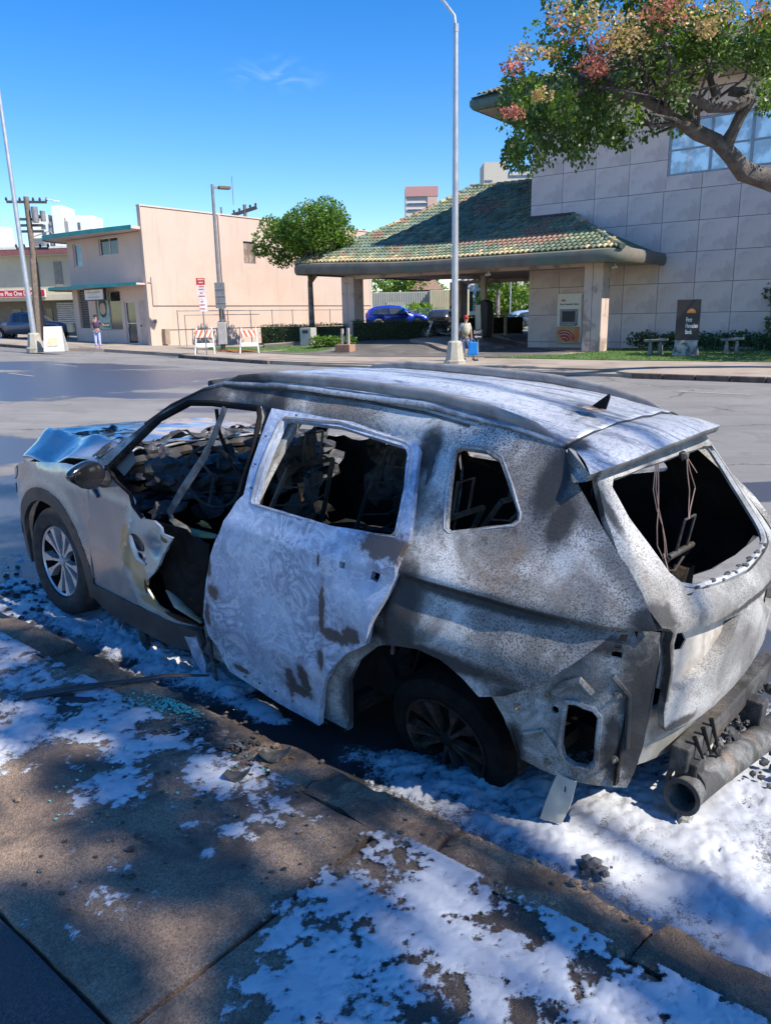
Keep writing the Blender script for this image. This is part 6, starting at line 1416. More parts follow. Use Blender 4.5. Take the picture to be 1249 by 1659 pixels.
foam('foam', [([(-2.6, 4.6), (-2.36, 4.33), (-1.95, 3.95), (-1.66, 3.74), (-1.50, 3.55), (-1.62, 3.40), (-1.45, 3.05), (-1.50, 2.9), (-1.7, 2.75), (-2.6, 3.2)], .18, .42, .020),
              ([(-1.5, 3.62), (-1.25, 3.45), (-1.1, 3.25), (-1.25, 3.0), (-1.5, 3.1)], .16, .62, .008),
              ([(-.90, 2.78), (-.55, 2.86), (-.42, 2.72), (-.30, 2.42), (-.42, 2.40), (-.55, 2.55), (-.75, 2.66)], .10, .48, .008),
              ([(-1.18, 2.80), (-.92, 2.72), (-.84, 2.55), (-1.05, 2.55), (-1.2, 2.66)], .10, .55, .007),
              ([(-1.25, 3.02), (-.9, 3.06), (-.85, 2.92), (-1.1, 2.82)], .08, .6, .008), ([(-.63, 2.27), (-.6, 2.27), (-.6, 2.22), (-.64, 2.22)], .03, .2, .008), ([(-.74, 2.42), (-.69, 2.43), (-.69, 2.38), (-.75, 2.38)], .03, .2, .006),
              ([(-.62, 2.45), (-.40, 2.22), (-.48, 2.3), (-.6, 2.38)], .05, .5, .005), ([(-.31, 1.97), (-.27, 1.93), (-.29, 1.87), (-.33, 1.92)], .03, .2, .006)], (-2.7, -.2, 1.85, 4.6), SWZ + .0055, 'thin white foam film over the sidewalk beside the front of the car', .009, lambda X, Y: 1.80 - nk(X, Y))
foam('foam', [([(-.38, 1.55), (-.33, 1.70), (-.25, 1.88), (-.16, 2.06), (-.03, 2.22), (.06, 2.27), (.20, 2.22), (.36, 2.12), (.46, 2.0), (.60, 1.88), (.8, 1.7), (1.1, 1.48), (1.2, 1.3), (.4, 1.1), (-.4, 1.3)], .13, .72, .008),
              ([(.05, 1.9), (.35, 2.0), (.7, 1.75), (.9, 1.5), (.5, 1.4), (.1, 1.6)], .15, .78, .010)], (-.45, 1.25, 1.1, 2.35), SWZ + .0055, 'white foam spread over the sidewalk corner in the foreground', .007, lambda X, Y: 1.815 - nk(X, Y))

# glass, debris, trim
TG = pm('green_glass_crumbs', (.10, .42, .34), (.22, .55, .45), 30, .25, bs=0)
q = MB()
for _ in range(620):
    if rnd.random() < .85: x, y = rnd.gauss(-.97, .13), rnd.gauss(3.27, .055); x += (3.27 - y) * .9
    else: x, y = rnd.uniform(-1.3, -.45), rnd.uniform(2.4, 3.4)
    if ND.x * x + ND.y * y > 1.92: continue
    r = rnd.uniform(.003, .008); q.blob((x, y, SWZ + .008 + r * .3), (r, r * .8, r * .6), rnd.random() * 9, .5, 1)
tag(q.build('glass_crumbs', TG), 'teal crumbs of shattered window glass on the sidewalk by the kerb', 'broken glass', kind='stuff')
CHAR = pm('char', (.03, .03, .03), (.07, .07, .068), 22, .9, bs=.9, bscale=60, bd=.01, c3=(.16, .15, .14), s3=12)
q = MB()
for _ in range(1500):
    x, y = rnd.gauss(-.60, .16), rnd.gauss(3.0, .09); x += (3.0 - y) * 1.1
    if rnd.random() < .12: x, y = rnd.uniform(-1.2, .2), rnd.uniform(2.0, 3.3)
    if ND.x * x + ND.y * y > 1.9 or ND.x * x + ND.y * y < .8: continue
    r = abs(rnd.gauss(.004, .003)) + .002; q.blob((x, y, SWZ + .006 + r * .3), (r * 1.5, r, r * .5), rnd.random() * 9, .5, 1)
tag(q.build('ash_debris', CHAR), 'grey charred crumbs strewn on the sidewalk beside the rear door', 'ash', kind='stuff')
q = MB()
for (cx, cy, sd_, n_, z_) in ((.69, 2.24, .03, 12, .04), (1.5, 2.85, .16, 60, .05), (.2, 2.42, .05, 25, .01), (-2.3, 5.2, .4, 300, .01)):
    for _ in range(n_): x, y = rnd.gauss(cx, sd_), rnd.gauss(cy, sd_ * .6); r = abs(rnd.gauss(.008, .006)) + .003; q.blob((x, y, z_), (r * 1.4, r, r), rnd.random() * 9, .6, 1)
tag(q.build('charred_lumps', CHAR), 'charred lumps lying in the foam behind the car', 'debris', kind='stuff')
tr_ = MB(); tr_.tube([(-1.74, 3.36, SWZ + .03), (-1.55, 3.41, SWZ + .035), (-1.35, 3.48, SWZ + .03), (-1.1, 3.55, SWZ + .03), (-.9, 3.56, SWZ + .02)], [.034, .03, .018, .016, .01], 8, flat=(0, 0, 1))
tag(tr_.build('plastic_trim', pm('black_trim', (.03, .03, .03), (.06, .06, .06), 9, .5), smooth=True), 'black plastic trim strip lying on the foamy sidewalk', 'trim strip')
q = MB(); q.blob((-1.48, 3.34, SWZ + .01), (.10, .035, .012), 3, .4, 2); q.build('melted_piece', DARK, None); tag(bpy.data.objects['melted_piece'], 'small melted black plastic piece beside the trim strip', 'plastic piece')
for k, (x, y, r, lb) in enumerate(((-.47, 2.82, .06, 'curled grey charred flake on the sidewalk near the foam'), (-.60, 2.68, .045, 'small charred flake on the sidewalk left of the foam streak'))):
    tag(sheet('charred_flake', [(-r, -r * .5), (0, -r * .8), (r, -r * .3), (r * 1.1, r * .5), (0, r * .7), (-r * .9, r * .5)], [], lambda a, c, x=x, y=y, r=r: (x + a, y + c, SWZ + .012 + 1.5 * a * a / r * .3 + .004 * mnoise.noise(Vector((a * 60, c * 60, 0)))), .003, CHAR, None, .015, .01), lb, 'flake')

# ================================================================== THE BURNT CAR
def car_matrix():
    yaw, pit, rol = .846, .054, -.0144
    Fw = Vector((-math.sin(yaw), math.cos(yaw), 0)); L = Vector((-Fw.y, Fw.x, 0)); Z = Vector((0, 0, 1))
    a = Fw * math.cos(pit) + Z * math.sin(pit); az = Z * math.cos(pit) - Fw * math.sin(pit)
    ay = L * math.cos(rol) - az * math.sin(rol); az2 = az * math.cos(rol) + L * math.sin(rol)
    M = Matrix((a, ay, az2)).transposed().to_4x4(); M.translation = Vector((-.462, 4.467, -.0753)); return M
car = empty('burnt_car', label='burnt out silver SUV with bare scorched panels and empty windows parked at the kerb', cat='car')
car.matrix_world = car_matrix()
PLAN = [(-2.45, .60), (-2.36, .735), (-2.2, .82), (-1.9, .875), (-1.4, .915), (-.9, .92), (1.0, .92), (1.55, .925), (1.85, .90), (2.05, .845), (2.18, .76), (2.28, .62), (2.36, .35)]
def side(x, z):
    y = lerp_tab(x, PLAN)
    if z > .98: y -= .38 * (z - .98) + .38 * (z - .98) ** 2
    if z < .6: y -= .12 * (.6 - z)
    return y
def gau(t): return math.exp(-t * t)
def line(x, z):
    k = sm(-x, .9, 1.6); j = 1 - sm(x, 1.1, 1.5)
    return ((.022 * sm(z, 1.03, 1.062) * (1 - sm(z, 1.07, 1.24)) - .026 * sm(z, .88, 1.0) * (1 - sm(z, 1.02, 1.052))) * k + .018 * gau((z - .84) / .07) * k) + (.010 * gau((z - 1.03) / .03) - .008 * gau((z - .98) / .03)) * (1 - k) * j + .012 * gau((z - .5) / .06) * sm(-x, -.9, 0) * (1 - k)
def dent(x, z, a, sd_): return a * fbm(x * 2.6, z * 2.6, sd_, 3)
def S(off=0.0, a=.006, sd_=1.0, sgn=1, fn=None):
    def f(x, z):
        y = side(x, z) + line(x, z) + off + dent(x, z, a, sd_) + (fn(x, z) if fn else 0)
        return (x, sgn * y, z)
    return f
def arcp(cx, cz, r, a0, a1, n=10): return [(cx + r * math.cos(math.radians(a0 + (a1 - a0) * k / n)), cz + r * math.sin(math.radians(a0 + (a1 - a0) * k / n))) for k in range(n + 1)]
# --- materials
B_DOOR = burnt('burnt_door', (.56, .64, .80), (.40, .47, .62), speck=.12, swirl=.8, tint=.2, metal=.3, rough=.5, warp=.42, darkamt=.75, ashscale=2.2, ns=15.0,  # blue of the sky-lit shade is mixed into the ash colour
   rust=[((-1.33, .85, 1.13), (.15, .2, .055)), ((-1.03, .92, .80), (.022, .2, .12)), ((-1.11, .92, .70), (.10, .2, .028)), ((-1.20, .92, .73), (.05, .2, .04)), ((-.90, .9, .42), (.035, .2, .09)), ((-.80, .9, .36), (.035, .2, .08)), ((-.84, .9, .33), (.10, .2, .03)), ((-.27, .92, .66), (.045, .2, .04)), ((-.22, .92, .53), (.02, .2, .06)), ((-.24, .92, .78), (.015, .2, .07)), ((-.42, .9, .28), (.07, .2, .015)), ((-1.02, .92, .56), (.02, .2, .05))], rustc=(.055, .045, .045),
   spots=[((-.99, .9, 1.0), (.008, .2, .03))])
B_SIDE = burnt('burnt_side', (.68, .67, .65), (.25, .235, .215), speck=.95, ashscale=2.6, darkamt=.55, ns=14.0, warp=.22,
   spots=[((-1.88, .6, 1.44), (.075, .3, .15)), ((-1.96, .7, 1.33), (.055, .3, .10)), ((-.05, .5, 1.63), (.26, .25, .07)), ((.30, .6, 1.52), (.30, .3, .10)), ((-.32, .62, 1.50), (.09, .2, .2)), ((-.33, .8, 1.15), (.05, .2, .3)), ((-2.33, .72, 1.08), (.06, .2, .05)), ((-1.30, .60, 1.48), (.07, .3, .10)), ((-1.55, .9, .76), (.45, .3, .045)), ((-1.75, .9, 1.02), (.5, .3, .03)), ((-1.42, .85, .85), (.14, .3, .30)), ((-1.95, .85, .70), (.12, .3, .05)), ((.60, .75, 1.36), (.12, .2, .12)), ((.05, .87, .45), (.9, .4, .14)), ((-1.15, .9, .35), (.1, .3, .2))])  # soot spots, plus the shoulder line's shadow painted as a thin strip
B_ROOF = burnt('burnt_roof', (.76, .77, .78), (.56, .57, .59), tint=.1, metal=.4, rough=.40, speck=.45, streak=(.13, .15, .20), ashscale=1.8, darkamt=.60, ns=11.0, spots=[((.12, .42, 1.63), (.34, .13, .2)), ((-1.90, .50, 1.58), (.05, .06, .1))], specsc=95)
B_TAIL = burnt('burnt_tailgate', (.52, .51, .485), (.235, .225, .21), speck=.65, ashscale=2.4, darkamt=.60, ns=12.0, spots=[((-2.38, .64, 1.08), (.2, .06, .05)), ((-2.38, .62, .85), (.2, .025, .22)), ((-2.42, .5, .64), (.2, .12, .03)), ((-2.45, -.1, .99), (.2, .5, .018)), ((-2.08, .60, 1.42), (.2, .025, .14)), ((-2.4, .68, .85), (.2, .03, .25))])
B_INNER = burnt('burnt_inner_metal', (.58, .57, .54), (.23, .22, .20), tint=.8, speck=.7, ashscale=5, darkamt=.50, ns=10.0, spots=[((-2.35, .73, .72), (.095, .2, .36)), ((-2.2, .76, .98), (.09, .2, .05)), ((-2.27, .78, .60), (.035, .2, .16)), ((-1.93, .86, .50), (.05, .2, .1))])
B_DARK = burnt('sooty_interior', (.026, .026, .027), (.012, .012, .012), soot=(.008, .008, .008), speck=.5, ashscale=4, darkamt=.5, rmul=.25, metal=0, rough=.9)
B_ASH = burnt('ash_heap', (.14, .145, .16), (.025, .025, .025), speck=.7, ashscale=7, darkamt=.45)
B_FRAME = burnt('burnt_frame', (.13, .12, .115), (.05, .047, .044), speck=.6, ashscale=6, darkamt=.55, spots=[((.0, .6, 1.5), (1.2, .4, .08))])
SILV = paint('silver_paint', (.38, .385, .39), .26, .45, .7); BLKP = pm('black_cladding', (.035, .036, .038), (.055, .055, .056), 6, .5, bs=.2, bscale=140); GLOSSB = paint('gloss_black', (.012, .012, .014), .12, 0, .9)
SIL2 = None
def silver_scorched():
    mt, n, b, out = new_mat('scorched_silver'); co = coords(n)
    c = mix(n, ramp(n, noise_n(n, co, 5, 4), .4, .6), (.40, .40, .40), (.36, .36, .36))
    m1 = spot_mask(n, co, [((.22, .9, .72), (.32, .5, .36)), ((.35, .9, .6), (.22, .4, .3))], .4, 6.0); c = mix(n, m1, c, (.46, .50, .50))
    m2 = spot_mask(n, co, [((.50, .9, .69), (.10, .4, .14)), ((.42, .9, .55), (.08, .4, .10)), ((.30, .9, .42), (.16, .4, .035)), ((.08, .9, .40), (.14, .4, .02))], .4, 9.0); c = mix(n, m2, c, (.42, .34, .20))
    m3 = spot_mask(n, co, [((.08, .9, .86), (.07, .4, .02)), ((.05, .9, .39), (.2, .4, .018)), ((.37, .9, .50), (.015, .4, .05))], .3, 12.0); c = mix(n, m3, c, (.05, .035, .02))
    setc(n, b, 'Base Color', c); b.inputs['Metallic'].default_value = .4
    setc(n, b, 'Roughness', ramp(n, m1, 0, 1, .25, .48)); b.inputs['Coat Weight'].default_value = .5; return mt
SIL2 = silver_scorched()

# --- body side frames (left seen, right mirrored)
rec = lambda x, z: -.035 * sm(-x, -.15, .1) * (1 - sm(-x, 1.32, 1.40)) * (1 - sm(z, 1.505, 1.56))
frame_out = [(.97, 1.06), (.793, 1.194), (.654, 1.308), (.458, 1.473), (.278, 1.573), (.12, 1.612), (-.26, 1.640), (-.73, 1.648), (-1.2, 1.642), (-1.6, 1.612), (-1.80, 1.585), (-1.866, 1.560), (-1.90, 1.514), (-2.065, 1.37), (-2.219, 1.236), (-2.288, 1.161), (-2.362, 1.056), (-2.30, 1.040), (-2.242, 1.029), (-2.20, .975), (-2.147, .912), (-2.032, .787), (-1.90, .70), (-1.80, .662)] + \
    [(-1.728, .712), (-1.63, .757), (-1.522, .770), (-1.396, .745), (-1.287, .69), (-1.181, .582), (-1.125, .45), (-1.108, .265), (-1.10, .20), (.1, .22), (.95, .22), (.96, .5), (.93, .9)]
f_open = [(.762, 1.112), (.669, 1.218), (.512, 1.397), (.336, 1.499), (.153, 1.517), (-.221, 1.53), (-.262, 1.488), (-.325, 1.353), (-.36, 1.154), (-.30, .9), (-.26, .6), (-.21, .37), (.88, .37), (.90, .6), (.85, .9)]
r_open = [(-.50, 1.5), (-1.20, 1.49), (-1.26, 1.44), (-1.33, 1.2), (-1.33, .98), (-1.2, .78), (-1.02, .55), (-.97, .37), (-.36, .37), (-.42, .8), (-.46, 1.15)]
q_open = [(-1.435, 1.500), (-1.455, 1.512), (-1.565, 1.512), (-1.638, 1.489), (-1.716, 1.414), (-1.792, 1.334), (-1.800, 1.312), (-1.785, 1.295), (-1.724, 1.278), (-1.56, 1.229), (-1.535, 1.24), (-1.494, 1.347)]
qrim = lambda x, z: 0
for sg, nm in ((1, 'left'), (-1, 'right')):
    o = sheet('body_side', frame_out, [f_open, r_open, q_open], S(0, .005, 2.0, sg, rec), .028 * sg, [B_SIDE, B_DARK], car, .03 if sg > 0 else .05, .002 if sg > 0 else 0, 1, rows=(1.02, 1.036, 1.05, 1.065) if sg > 0 else ())
# quarter window surround (rolled edge)
def ring(name, poly, fmap, r, mat, parent, off=0, n=6):
    P = dens(poly, .03); pts = [fmap(*p) for p in P]; pts.append(pts[0]); pts.append(pts[1]); q = MB(); q.tube(pts, r, n, cap=False); return q.build(name, mat, parent, smooth=True)
def grow(poly, d):
    cx = sum(p[0] for p in poly) / len(poly); cz = sum(p[1] for p in poly) / len(poly); return [(p[0] + (p[0] - cx) / math.hypot(p[0] - cx, p[1] - cz) * d, p[1] + (p[1] - cz) / math.hypot(p[0] - cx, p[1] - cz) * d) for p in poly]
LEDGE = burnt('window_ledge', (.52, .54, .57), (.30, .30, .30), speck=.5, ashscale=6, darkamt=.62)
ring('window_seal', grow(q_open, .012), S(-.004), .006, LEDGE, car)
# inner pillar strips, sill
q = MB(); q.tube([S(-.05)(-1.40, 1.50), S(-.05)(-1.44, 1.2), S(-.07)(-1.46, 1.0)], [.03, .035, .03], 8); q.build('pillar_liner', B_DARK, car, smooth=True)
q = MB(); q.tube([S(-.055)(-.30, 1.52), S(-.06)(-.40, 1.15), S(-.07)(-.34, .8), S(-.07)(-.28, .3)], [.035, .05, .06, .06], 8); q.build('centre_pillar', B_DARK, car, smooth=True)
q = MB(); q.tube([(-.30, -.55, 1.52), (-.40, -.76, 1.15), (-.34, -.82, .8), (-.28, -.82, .3)], [.035, .05, .06, .06], 8); q.build('centre_pillar', B_DARK, car, smooth=True)
q = MB(); q.tube([S(-.012)(x, z) for x, z in ((.80, 1.06), (.752, 1.112), (.662, 1.212), (.507, 1.388), (.334, 1.489), (.153, 1.507), (-.215, 1.52), (-.255, 1.485), (-.318, 1.353), (-.352, 1.154))], [.020, .022, .020, .018, .018, .018, .016, .014, .014, .014], 8); q.build('aperture_seal', B_DARK, car, smooth=True)
# drip gutter along the roof side
q = MB(); q.tube([S(.002)(x, z) for x, z in ((.60, 1.352), (.458, 1.468), (.278, 1.562), (.12, 1.598), (-.26, 1.618), (-.73, 1.622), (-1.2, 1.612), (-1.45, 1.59))], .007, 6); q.build('drip_gutter', B_FRAME, car, smooth=True)

# --- rear door, standing slightly open
rd = [(-.333, 1.537), (-.6, 1.539), (-.872, 1.539), (-1.184, 1.510), (-1.262, 1.507), (-1.285, 1.49), (-1.326, 1.404), (-1.42, 1.178), (-1.408, 1.155), (-1.401, 1.035), (-1.365, .941), (-1.305, .812), (-1.279, .714), (-1.18, .645), (-1.094, .547), (-1.027, .438), (-.985, .335), (-.974, .199), (-.68, .196), (-.324, .231), (-.178, .387), (-.182, .507), (-.218, .712), (-.253, .843), (-.317, .968), (-.372, 1.10), (-.414, 1.161), (-.377, 1.358)]
rw = [(-.46, 1.495), (-.48, 1.504), (-.81, 1.513), (-1.194, 1.488), (-1.225, 1.478), (-1.246, 1.46), (-1.299, 1.349), (-1.336, 1.185), (-1.33, 1.174), (-1.017, 1.149), (-.515, 1.144), (-.503, 1.155), (-.483, 1.254)]
def dfn(x, z):
    b = .018 + .012 * sm(-x, .3, 1.4)
    crease = -.010 * gau((x + .99 + .06 * (1 - z)) / .03) * (z < 1.05)
    return b + crease + .010 * gau((z - 1.135) / .02) * (1 - .0) - .012 * gau((z - .33) / .05)
holes_ = [[(-1.115, 1.03), (-1.145, 1.03), (-1.145, 1.003), (-1.115, 1.003)], [(-1.285, 1.03), (-1.325, 1.025), (-1.32, .99), (-1.28, .995)]]
rdo = sheet('rear_door', rd, [rw] + holes_, S(0, .009, 5.0, 1, dfn), .030, [B_DOOR, B_DARK], car, .035, .0015, 3); rdo['label'] = 'burnt rear left door with white ash swirls tinted skylight blue and dark rust patches'
ring('window_frame', grow(rw, .018), S(.022, .009, 5.0), .009, LEDGE, rdo)
q = MB()
for k in range(7): p = S(.021, .009, 5)(-.45 - .115 * k, .25 + .012 * math.sin(k)); q.tube([p, (p[0], p[1] + .002, p[2])], .006, 6)
for (x, z) in ((-.52, 1.528), (-.85, 1.527), (-1.12, 1.515), (-.42, 1.30), (-.45, 1.2), (-1.31, 1.40), (-.40, 1.42)): p = S(.0235, .009, 5)(x, z); q.tube([p, (p[0], p[1] + .002, p[2])], .006, 6)
q.build('rivet_holes', DARK, rdo)
q = MB(); q.tube([S(-.01, .009, 5)(-1.345, 1.45), S(-.02, .009, 5)(-1.40, 1.30), S(-.04, .009, 5)(-1.435, 1.1)], .012, 6); q.build('door_edge', B_FRAME, rdo, smooth=True)
q = MB(); [q.tube([S(-.03)(-1.42 + .02 * k, .95 - .1 * k), S(-.05)(-1.44 + .04 * k, .88 - .1 * k)], .01, 5) for k in range(3)]; q.build('latch', B_FRAME, rdo)
sheet('rear_door', rd, [rw], S(0, .008, 8, -1, dfn), -.03, [B_SIDE, B_DARK], car, .06)
ob = [o for o in bpy.data.objects if o.name.startswith('rear_door')]

# --- front fender, cladding, front bumper
AX, AZ = 1.47, .36
fend = [(.97, 1.055), (1.0, 1.06), (1.217, 1.052), (1.45, 1.022), (1.706, .985), (1.90, .935), (2.03, .885), (2.10, .84), (2.15, .72), (2.165, .55), (2.14, .42), (1.99, .40)] + arcp(AX, AZ, .475, 8, 172, 16) + [(.975, .385), (.943, .635), (.905, .895), (.93, 1.0)]
sheet('front_fender', fend, [], S(.0, .003, 4, 1, lambda x, z: .012 * gau(((math.hypot(x - AX, z - AZ)) - .50) / .05)), .02, SILV, car, .04)
clad = arcp(AX, AZ, .49, -8, 186, 22) + arcp(AX, AZ, .405, 180, 0, 20)
clad = [(2.15, .50), (2.13, .36), (1.98, .25), (1.90, .24)] + [(AX + .41 * math.cos(math.radians(a)), AZ + .41 * math.sin(math.radians(a))) for a in range(0, 181, 9)] + [(1.06, .24), (1.0, .24), (.975, .36)] + [(AX + .495 * math.cos(math.radians(a)), AZ + .495 * math.sin(math.radians(a))) for a in range(178, 5, -9)]
sheet('arch_cladding', clad, [], S(.014, 0, 0), .03, BLKP, car, .03)
sheet('front_fender', fend, [], S(.0, .003, 4, -1), -.02, SILV, car, .08); sheet('arch_cladding', clad, [], S(.014, 0, 0, -1), -.03, BLKP, car, .06)
q = MB(); q.add([S(.006)(x, z) for x, z in ((2.055, .70), (2.085, .70), (2.085, .77), (2.055, .77))], [(0, 1, 2, 3)]); q.build('side_marker', pm('amber_marker', (.75, .14, .03), rough=.3, bs=0), car)
hl = [(1.93, .915), (2.03, .88), (2.10, .835), (2.13, .78), (2.05, .80), (1.96, .85)]; sheet('headlight', hl, [], S(.006, 0), .02, glassmat('headlight_glass', (.18, .19, .20), .08), car, .03)
nose = [(2.14, .80), (2.18, .76), (2.28, .62), (2.36, .35), (2.38, 0), (2.36, -.35), (2.28, -.62), (2.18, -.76), (2.14, -.80)]; nz_ = [.24, .40, .55, .70, .82, .90]; q = MB()
nv = [(x - (.06 if z < .3 else .12 * sm(z, .72, .92)), y, z) for z in nz_ for (x, y) in nose]; q.add(nv, [(i * 9 + j, i * 9 + j + 1, (i + 1) * 9 + j + 1, (i + 1) * 9 + j) for i in range(5) for j in range(8)]); q.build('front_bumper', SILV, car, smooth=True)
# --- hood, buckled and lifted, with charred skin
def hood(u, v):
    y = .80 - 1.56 * v; xf = lerp_tab(y, [(-.78, 2.05), (-.4, 2.16), (.1, 2.22), (.41, 2.21), (.6, 2.13), (.76, 2.06), (.80, 2.02)]); xb = .98 - .05 * abs(y)
    x = xb + (xf - xb) * u; z = 1.115 - .035 * u + .022 * math.cos(y * 1.8)
    z -= .46 * max(0.0, y - .54 - .10 * (1 - u)) * sm(u, .05, .8) + .02 * u; z += .012 * gau((y - .54) / .03); z += .03 * gau((y - .58) / .05) + .02 * gau((u - .45) / .12) * sm(y, 0, .6) + .014 * fbm(x * 3, y * 3, 2)
    z -= .05 * gau((y - .80) / .10) * (1 - u) ; z += .02 * math.sin(x * 9 + y * 4) * sm(y, .35, .75)
    return (x, y, z)
HOODM = paint('silver_hood', (.46, .47, .48), .28, .5, .6)
grid('hood', 40, 44, hood, HOODM, car, .012)
def chf(u, v):
    x, y, z = hood(.0 + .20 * u + .04 * math.sin(v * 9), .02 + .9 * v); n_ = fbm(x * 6, y * 6, 4); return (x - .03, y, z + .012 + .035 * max(0, n_) + .03 * (1 - u) * (1 + n_))
grid('charred_cowl', 14, 60, chf, CHAR, car, .004, keep=lambda u, v: fbm(u * 5, v * 14, 2.2) > -.02 - .35 * (1 - u))
grid('charred_flake', 10, 12, lambda u, v: tuple(Vector(hood(.46 + .30 * u, .17 + .20 * v)) + Vector((0, 0, .015 + .03 * max(0, fbm(u * 5, v * 5, 7))))), CHAR, car, .003, keep=lambda u, v: fbm(u * 4, v * 4, 9) > -.1)
q = MB(); q.box((.9, -.72, .80), (2.0, .72, .94)); q.build('engine_bay', B_DARK, car)
q = MB()
for _ in range(16): q.blob((rnd.uniform(1.0, 1.9), rnd.uniform(-.6, .7), .97), rnd.uniform(.06, .12), rnd.random() * 9, .5, 1)
tag(q.build('engine_remains', B_DARK, car), kind='stuff')
# --- front door: lower skin, torn and curled back
fd = [(.93, 1.055), (.80, 1.10), (.76, 1.089), (.62, 1.04), (.47, 1.00), (.405, .955), (.34, .895), (.22, .915), (.124, .903), (.05, .895), (-.015, .885), (.01, .85), (.06, .80), (.15, .715), (.26, .62), (.345, .545), (.362, .495), (.33, .45), (.284, .409), (.20, .400), (.116, .402), (.02, .392), (-.06, .378), (-.055, .355), (.2, .348), (.6, .345), (.975, .342), (.962, .395), (.943, .635), (.905, .895)]
def ffn(x, z):
    t = sm(.42 - x, 0, .45) * sm(z, .48, .62); fold = .030 * gau(((x - .42) + .45 * (z - .9)) / .025) * sm(z, .5, .7)
    return .004 + .070 * t * t + fold + t * (.03 * fbm(x * 7, z * 7, 3)) - .045 * gau((x - .24) / .05) * gau((z - .76) / .04) * 1 + .03 * math.sin(x * 26 + z * 7) * t * .4 - .03 * sm(.15 - x, 0, .2) * (1 - sm(z, .42, .5))
fdo = sheet('front_door', fd, [], S(0, .004, 3, 1, ffn), .012, SIL2, car, .028, .004, 7); fdo['label'] = 'front left door skin torn behind the handle and curled outward'
hp = Vector(S(.05)(.27, .76))
q = MB(); M_ = Matrix.Translation(S(.012 + .03)(.335, .775)) @ Matrix.Rotation(PI / 2, 4, 'X') @ Matrix.Rotation(.5, 4, 'Z') @ Matrix.Diagonal((1.5, .75, 1, 1)); q.lathe([(0, .0), (.035, 0), (.043, -.006), (.045, -.014)], 16, M_); q.build('handle_recess', DARK, fdo, smooth=True)
q = MB(); a = Vector(S(.085)(.35, .815)); b2_ = Vector(S(.10)(.19, .70)); q.tube([a, a.lerp(b2_, .3) + Vector((0, .015, 0)), a.lerp(b2_, .7) + Vector((0, .02, -.01)), b2_], [.008, .013, .012, .008], 8); q.build('handle', paint('melted_handle', (.30, .36, .42), .35, .5), fdo, smooth=True)
q = MB(); M_ = Matrix.Translation(S(.09)(.235, .735)) @ Matrix.Rotation(PI / 2, 4, 'X') @ Matrix.Diagonal((1.2, .8, 1, 1)); q.lathe([(.026, 0), (.034, -.004), (.03, -.014), (.02, -.01)], 14, M_); q.build('lock_ring', GREYM, fdo, smooth=True); q = MB(); q.lathe([(0, 0), (.025, -.002)], 12, M_); q.build('lock_hole', DARK, fdo)
q = MB(); q.tube([S(.01)(.935, 1.02), S(.012)(.87, .98), S(.012)(.80, .93)], [.012, .015, .010], 8); q.build('fender_trim', GLOSSB, car, smooth=True)
q = MB(); q.tube([S(.0, .004, 3, 1, ffn)(x, z) for x, z in ((.79, 1.10), (.62, 1.045), (.47, 1.005), (.405, .96), (.35, .90))], .011, 6); q.build('belt_trim', B_DARK, fdo, smooth=True)
inner = [(.36, .88), (.1, .87), (-.12, .84), (-.14, .42), (.05, .385), (.33, .40)]
sheet('door_inner_skin', inner, [], lambda x, z: (x, side(x, z) - .075 + .02 * fbm(x * 5, z * 5, 1), z), .008, B_DARK, car, .05, .02)
q = MB(); q.tube([(.33, .80, .46), (.16, .845, .43), (-.04, .85, .395)], [.02, .035, .012], 8, flat=(0, 0, 1)); q.build('scorched_strip', pm('scorched_tan', (.28, .19, .10), (.40, .36, .28), 9, .5), car, smooth=True)
sheet('front_door', [(.93, 1.055), (.76, 1.10), (-.30, 1.13), (-.24, .85), (-.16, .36), (.975, .342), (.943, .635), (.905, .895)], [], S(0.004, .006, 3, -1), -.02, [B_SIDE, B_DARK], car, .08)
# rocker
sheet('rocker_cladding', [(1.03, .345), (1.02, .25), (.85, .185), (.2, .19), (-.05, .235), (-.10, .30), (-.075, .372), (.2, .346), (.6, .343)], [], S(.014, .004, 2, 1), .03, BLKP, car, .035, .004)
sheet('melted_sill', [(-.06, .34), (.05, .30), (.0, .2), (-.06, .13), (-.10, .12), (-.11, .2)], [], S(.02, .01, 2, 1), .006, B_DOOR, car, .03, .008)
q = MB(); q.tube([S(-.02)(-.13, .42), S(-.01)(-.14, .30), S(.0)(-.165, .15), S(.01)(-.20, .05)], [.018, .014, .010, .006], 6); q.build('hanging_seal', CHAR, car, smooth=True)
q = MB(); q.tube([(.55, .84, .20), (.53, .85, .12), (.47, .86, .07), (.44, .87, .02)], [.03, .03, .016, .01], 6); q.tube([(.52, .86, .12), (.50, .88, .03)], [.012, .005], 5); q.build('melted_drip', CHAR, car, smooth=True)
# mirror
mir = Vector((.67, 1.055, 1.095))
bm = bmesh.new(); bmesh.ops.create_uvsphere(bm, u_segments=20, v_segments=12, radius=1)
for v in bm.verts:
    x, y, z = v.co; sx = .085 if x > 0 else .03; hz = .078 * (1 - .25 * (y > 0) * y) ; v.co = Vector((x * sx, y * .12 + .0, z * hz * (1.0 + .25 * (-y)) + .012 * y))
me = bpy.data.meshes.new('door_mirror'); bm.to_mesh(me); bm.free(); me.polygons.foreach_set('use_smooth', [True] * len(me.polygons)); mo_ = mobj('door_mirror', me, GLOSSB, car, mir); mo_.rotation_euler = (0, 0, .18)
q = MB(); M_ = Matrix.Translation((-.030, 0, 0)) @ Matrix.Rotation(-PI / 2, 4, 'Y') @ Matrix.Diagonal((.068, .100, 1, 1)); q.lathe([(0, .006), (.9, .004), (1, 0)], 20, M_); q.build('mirror_glass', glassmat('mirror_glass', (.012, .012, .014), .12), mo_, smooth=True)
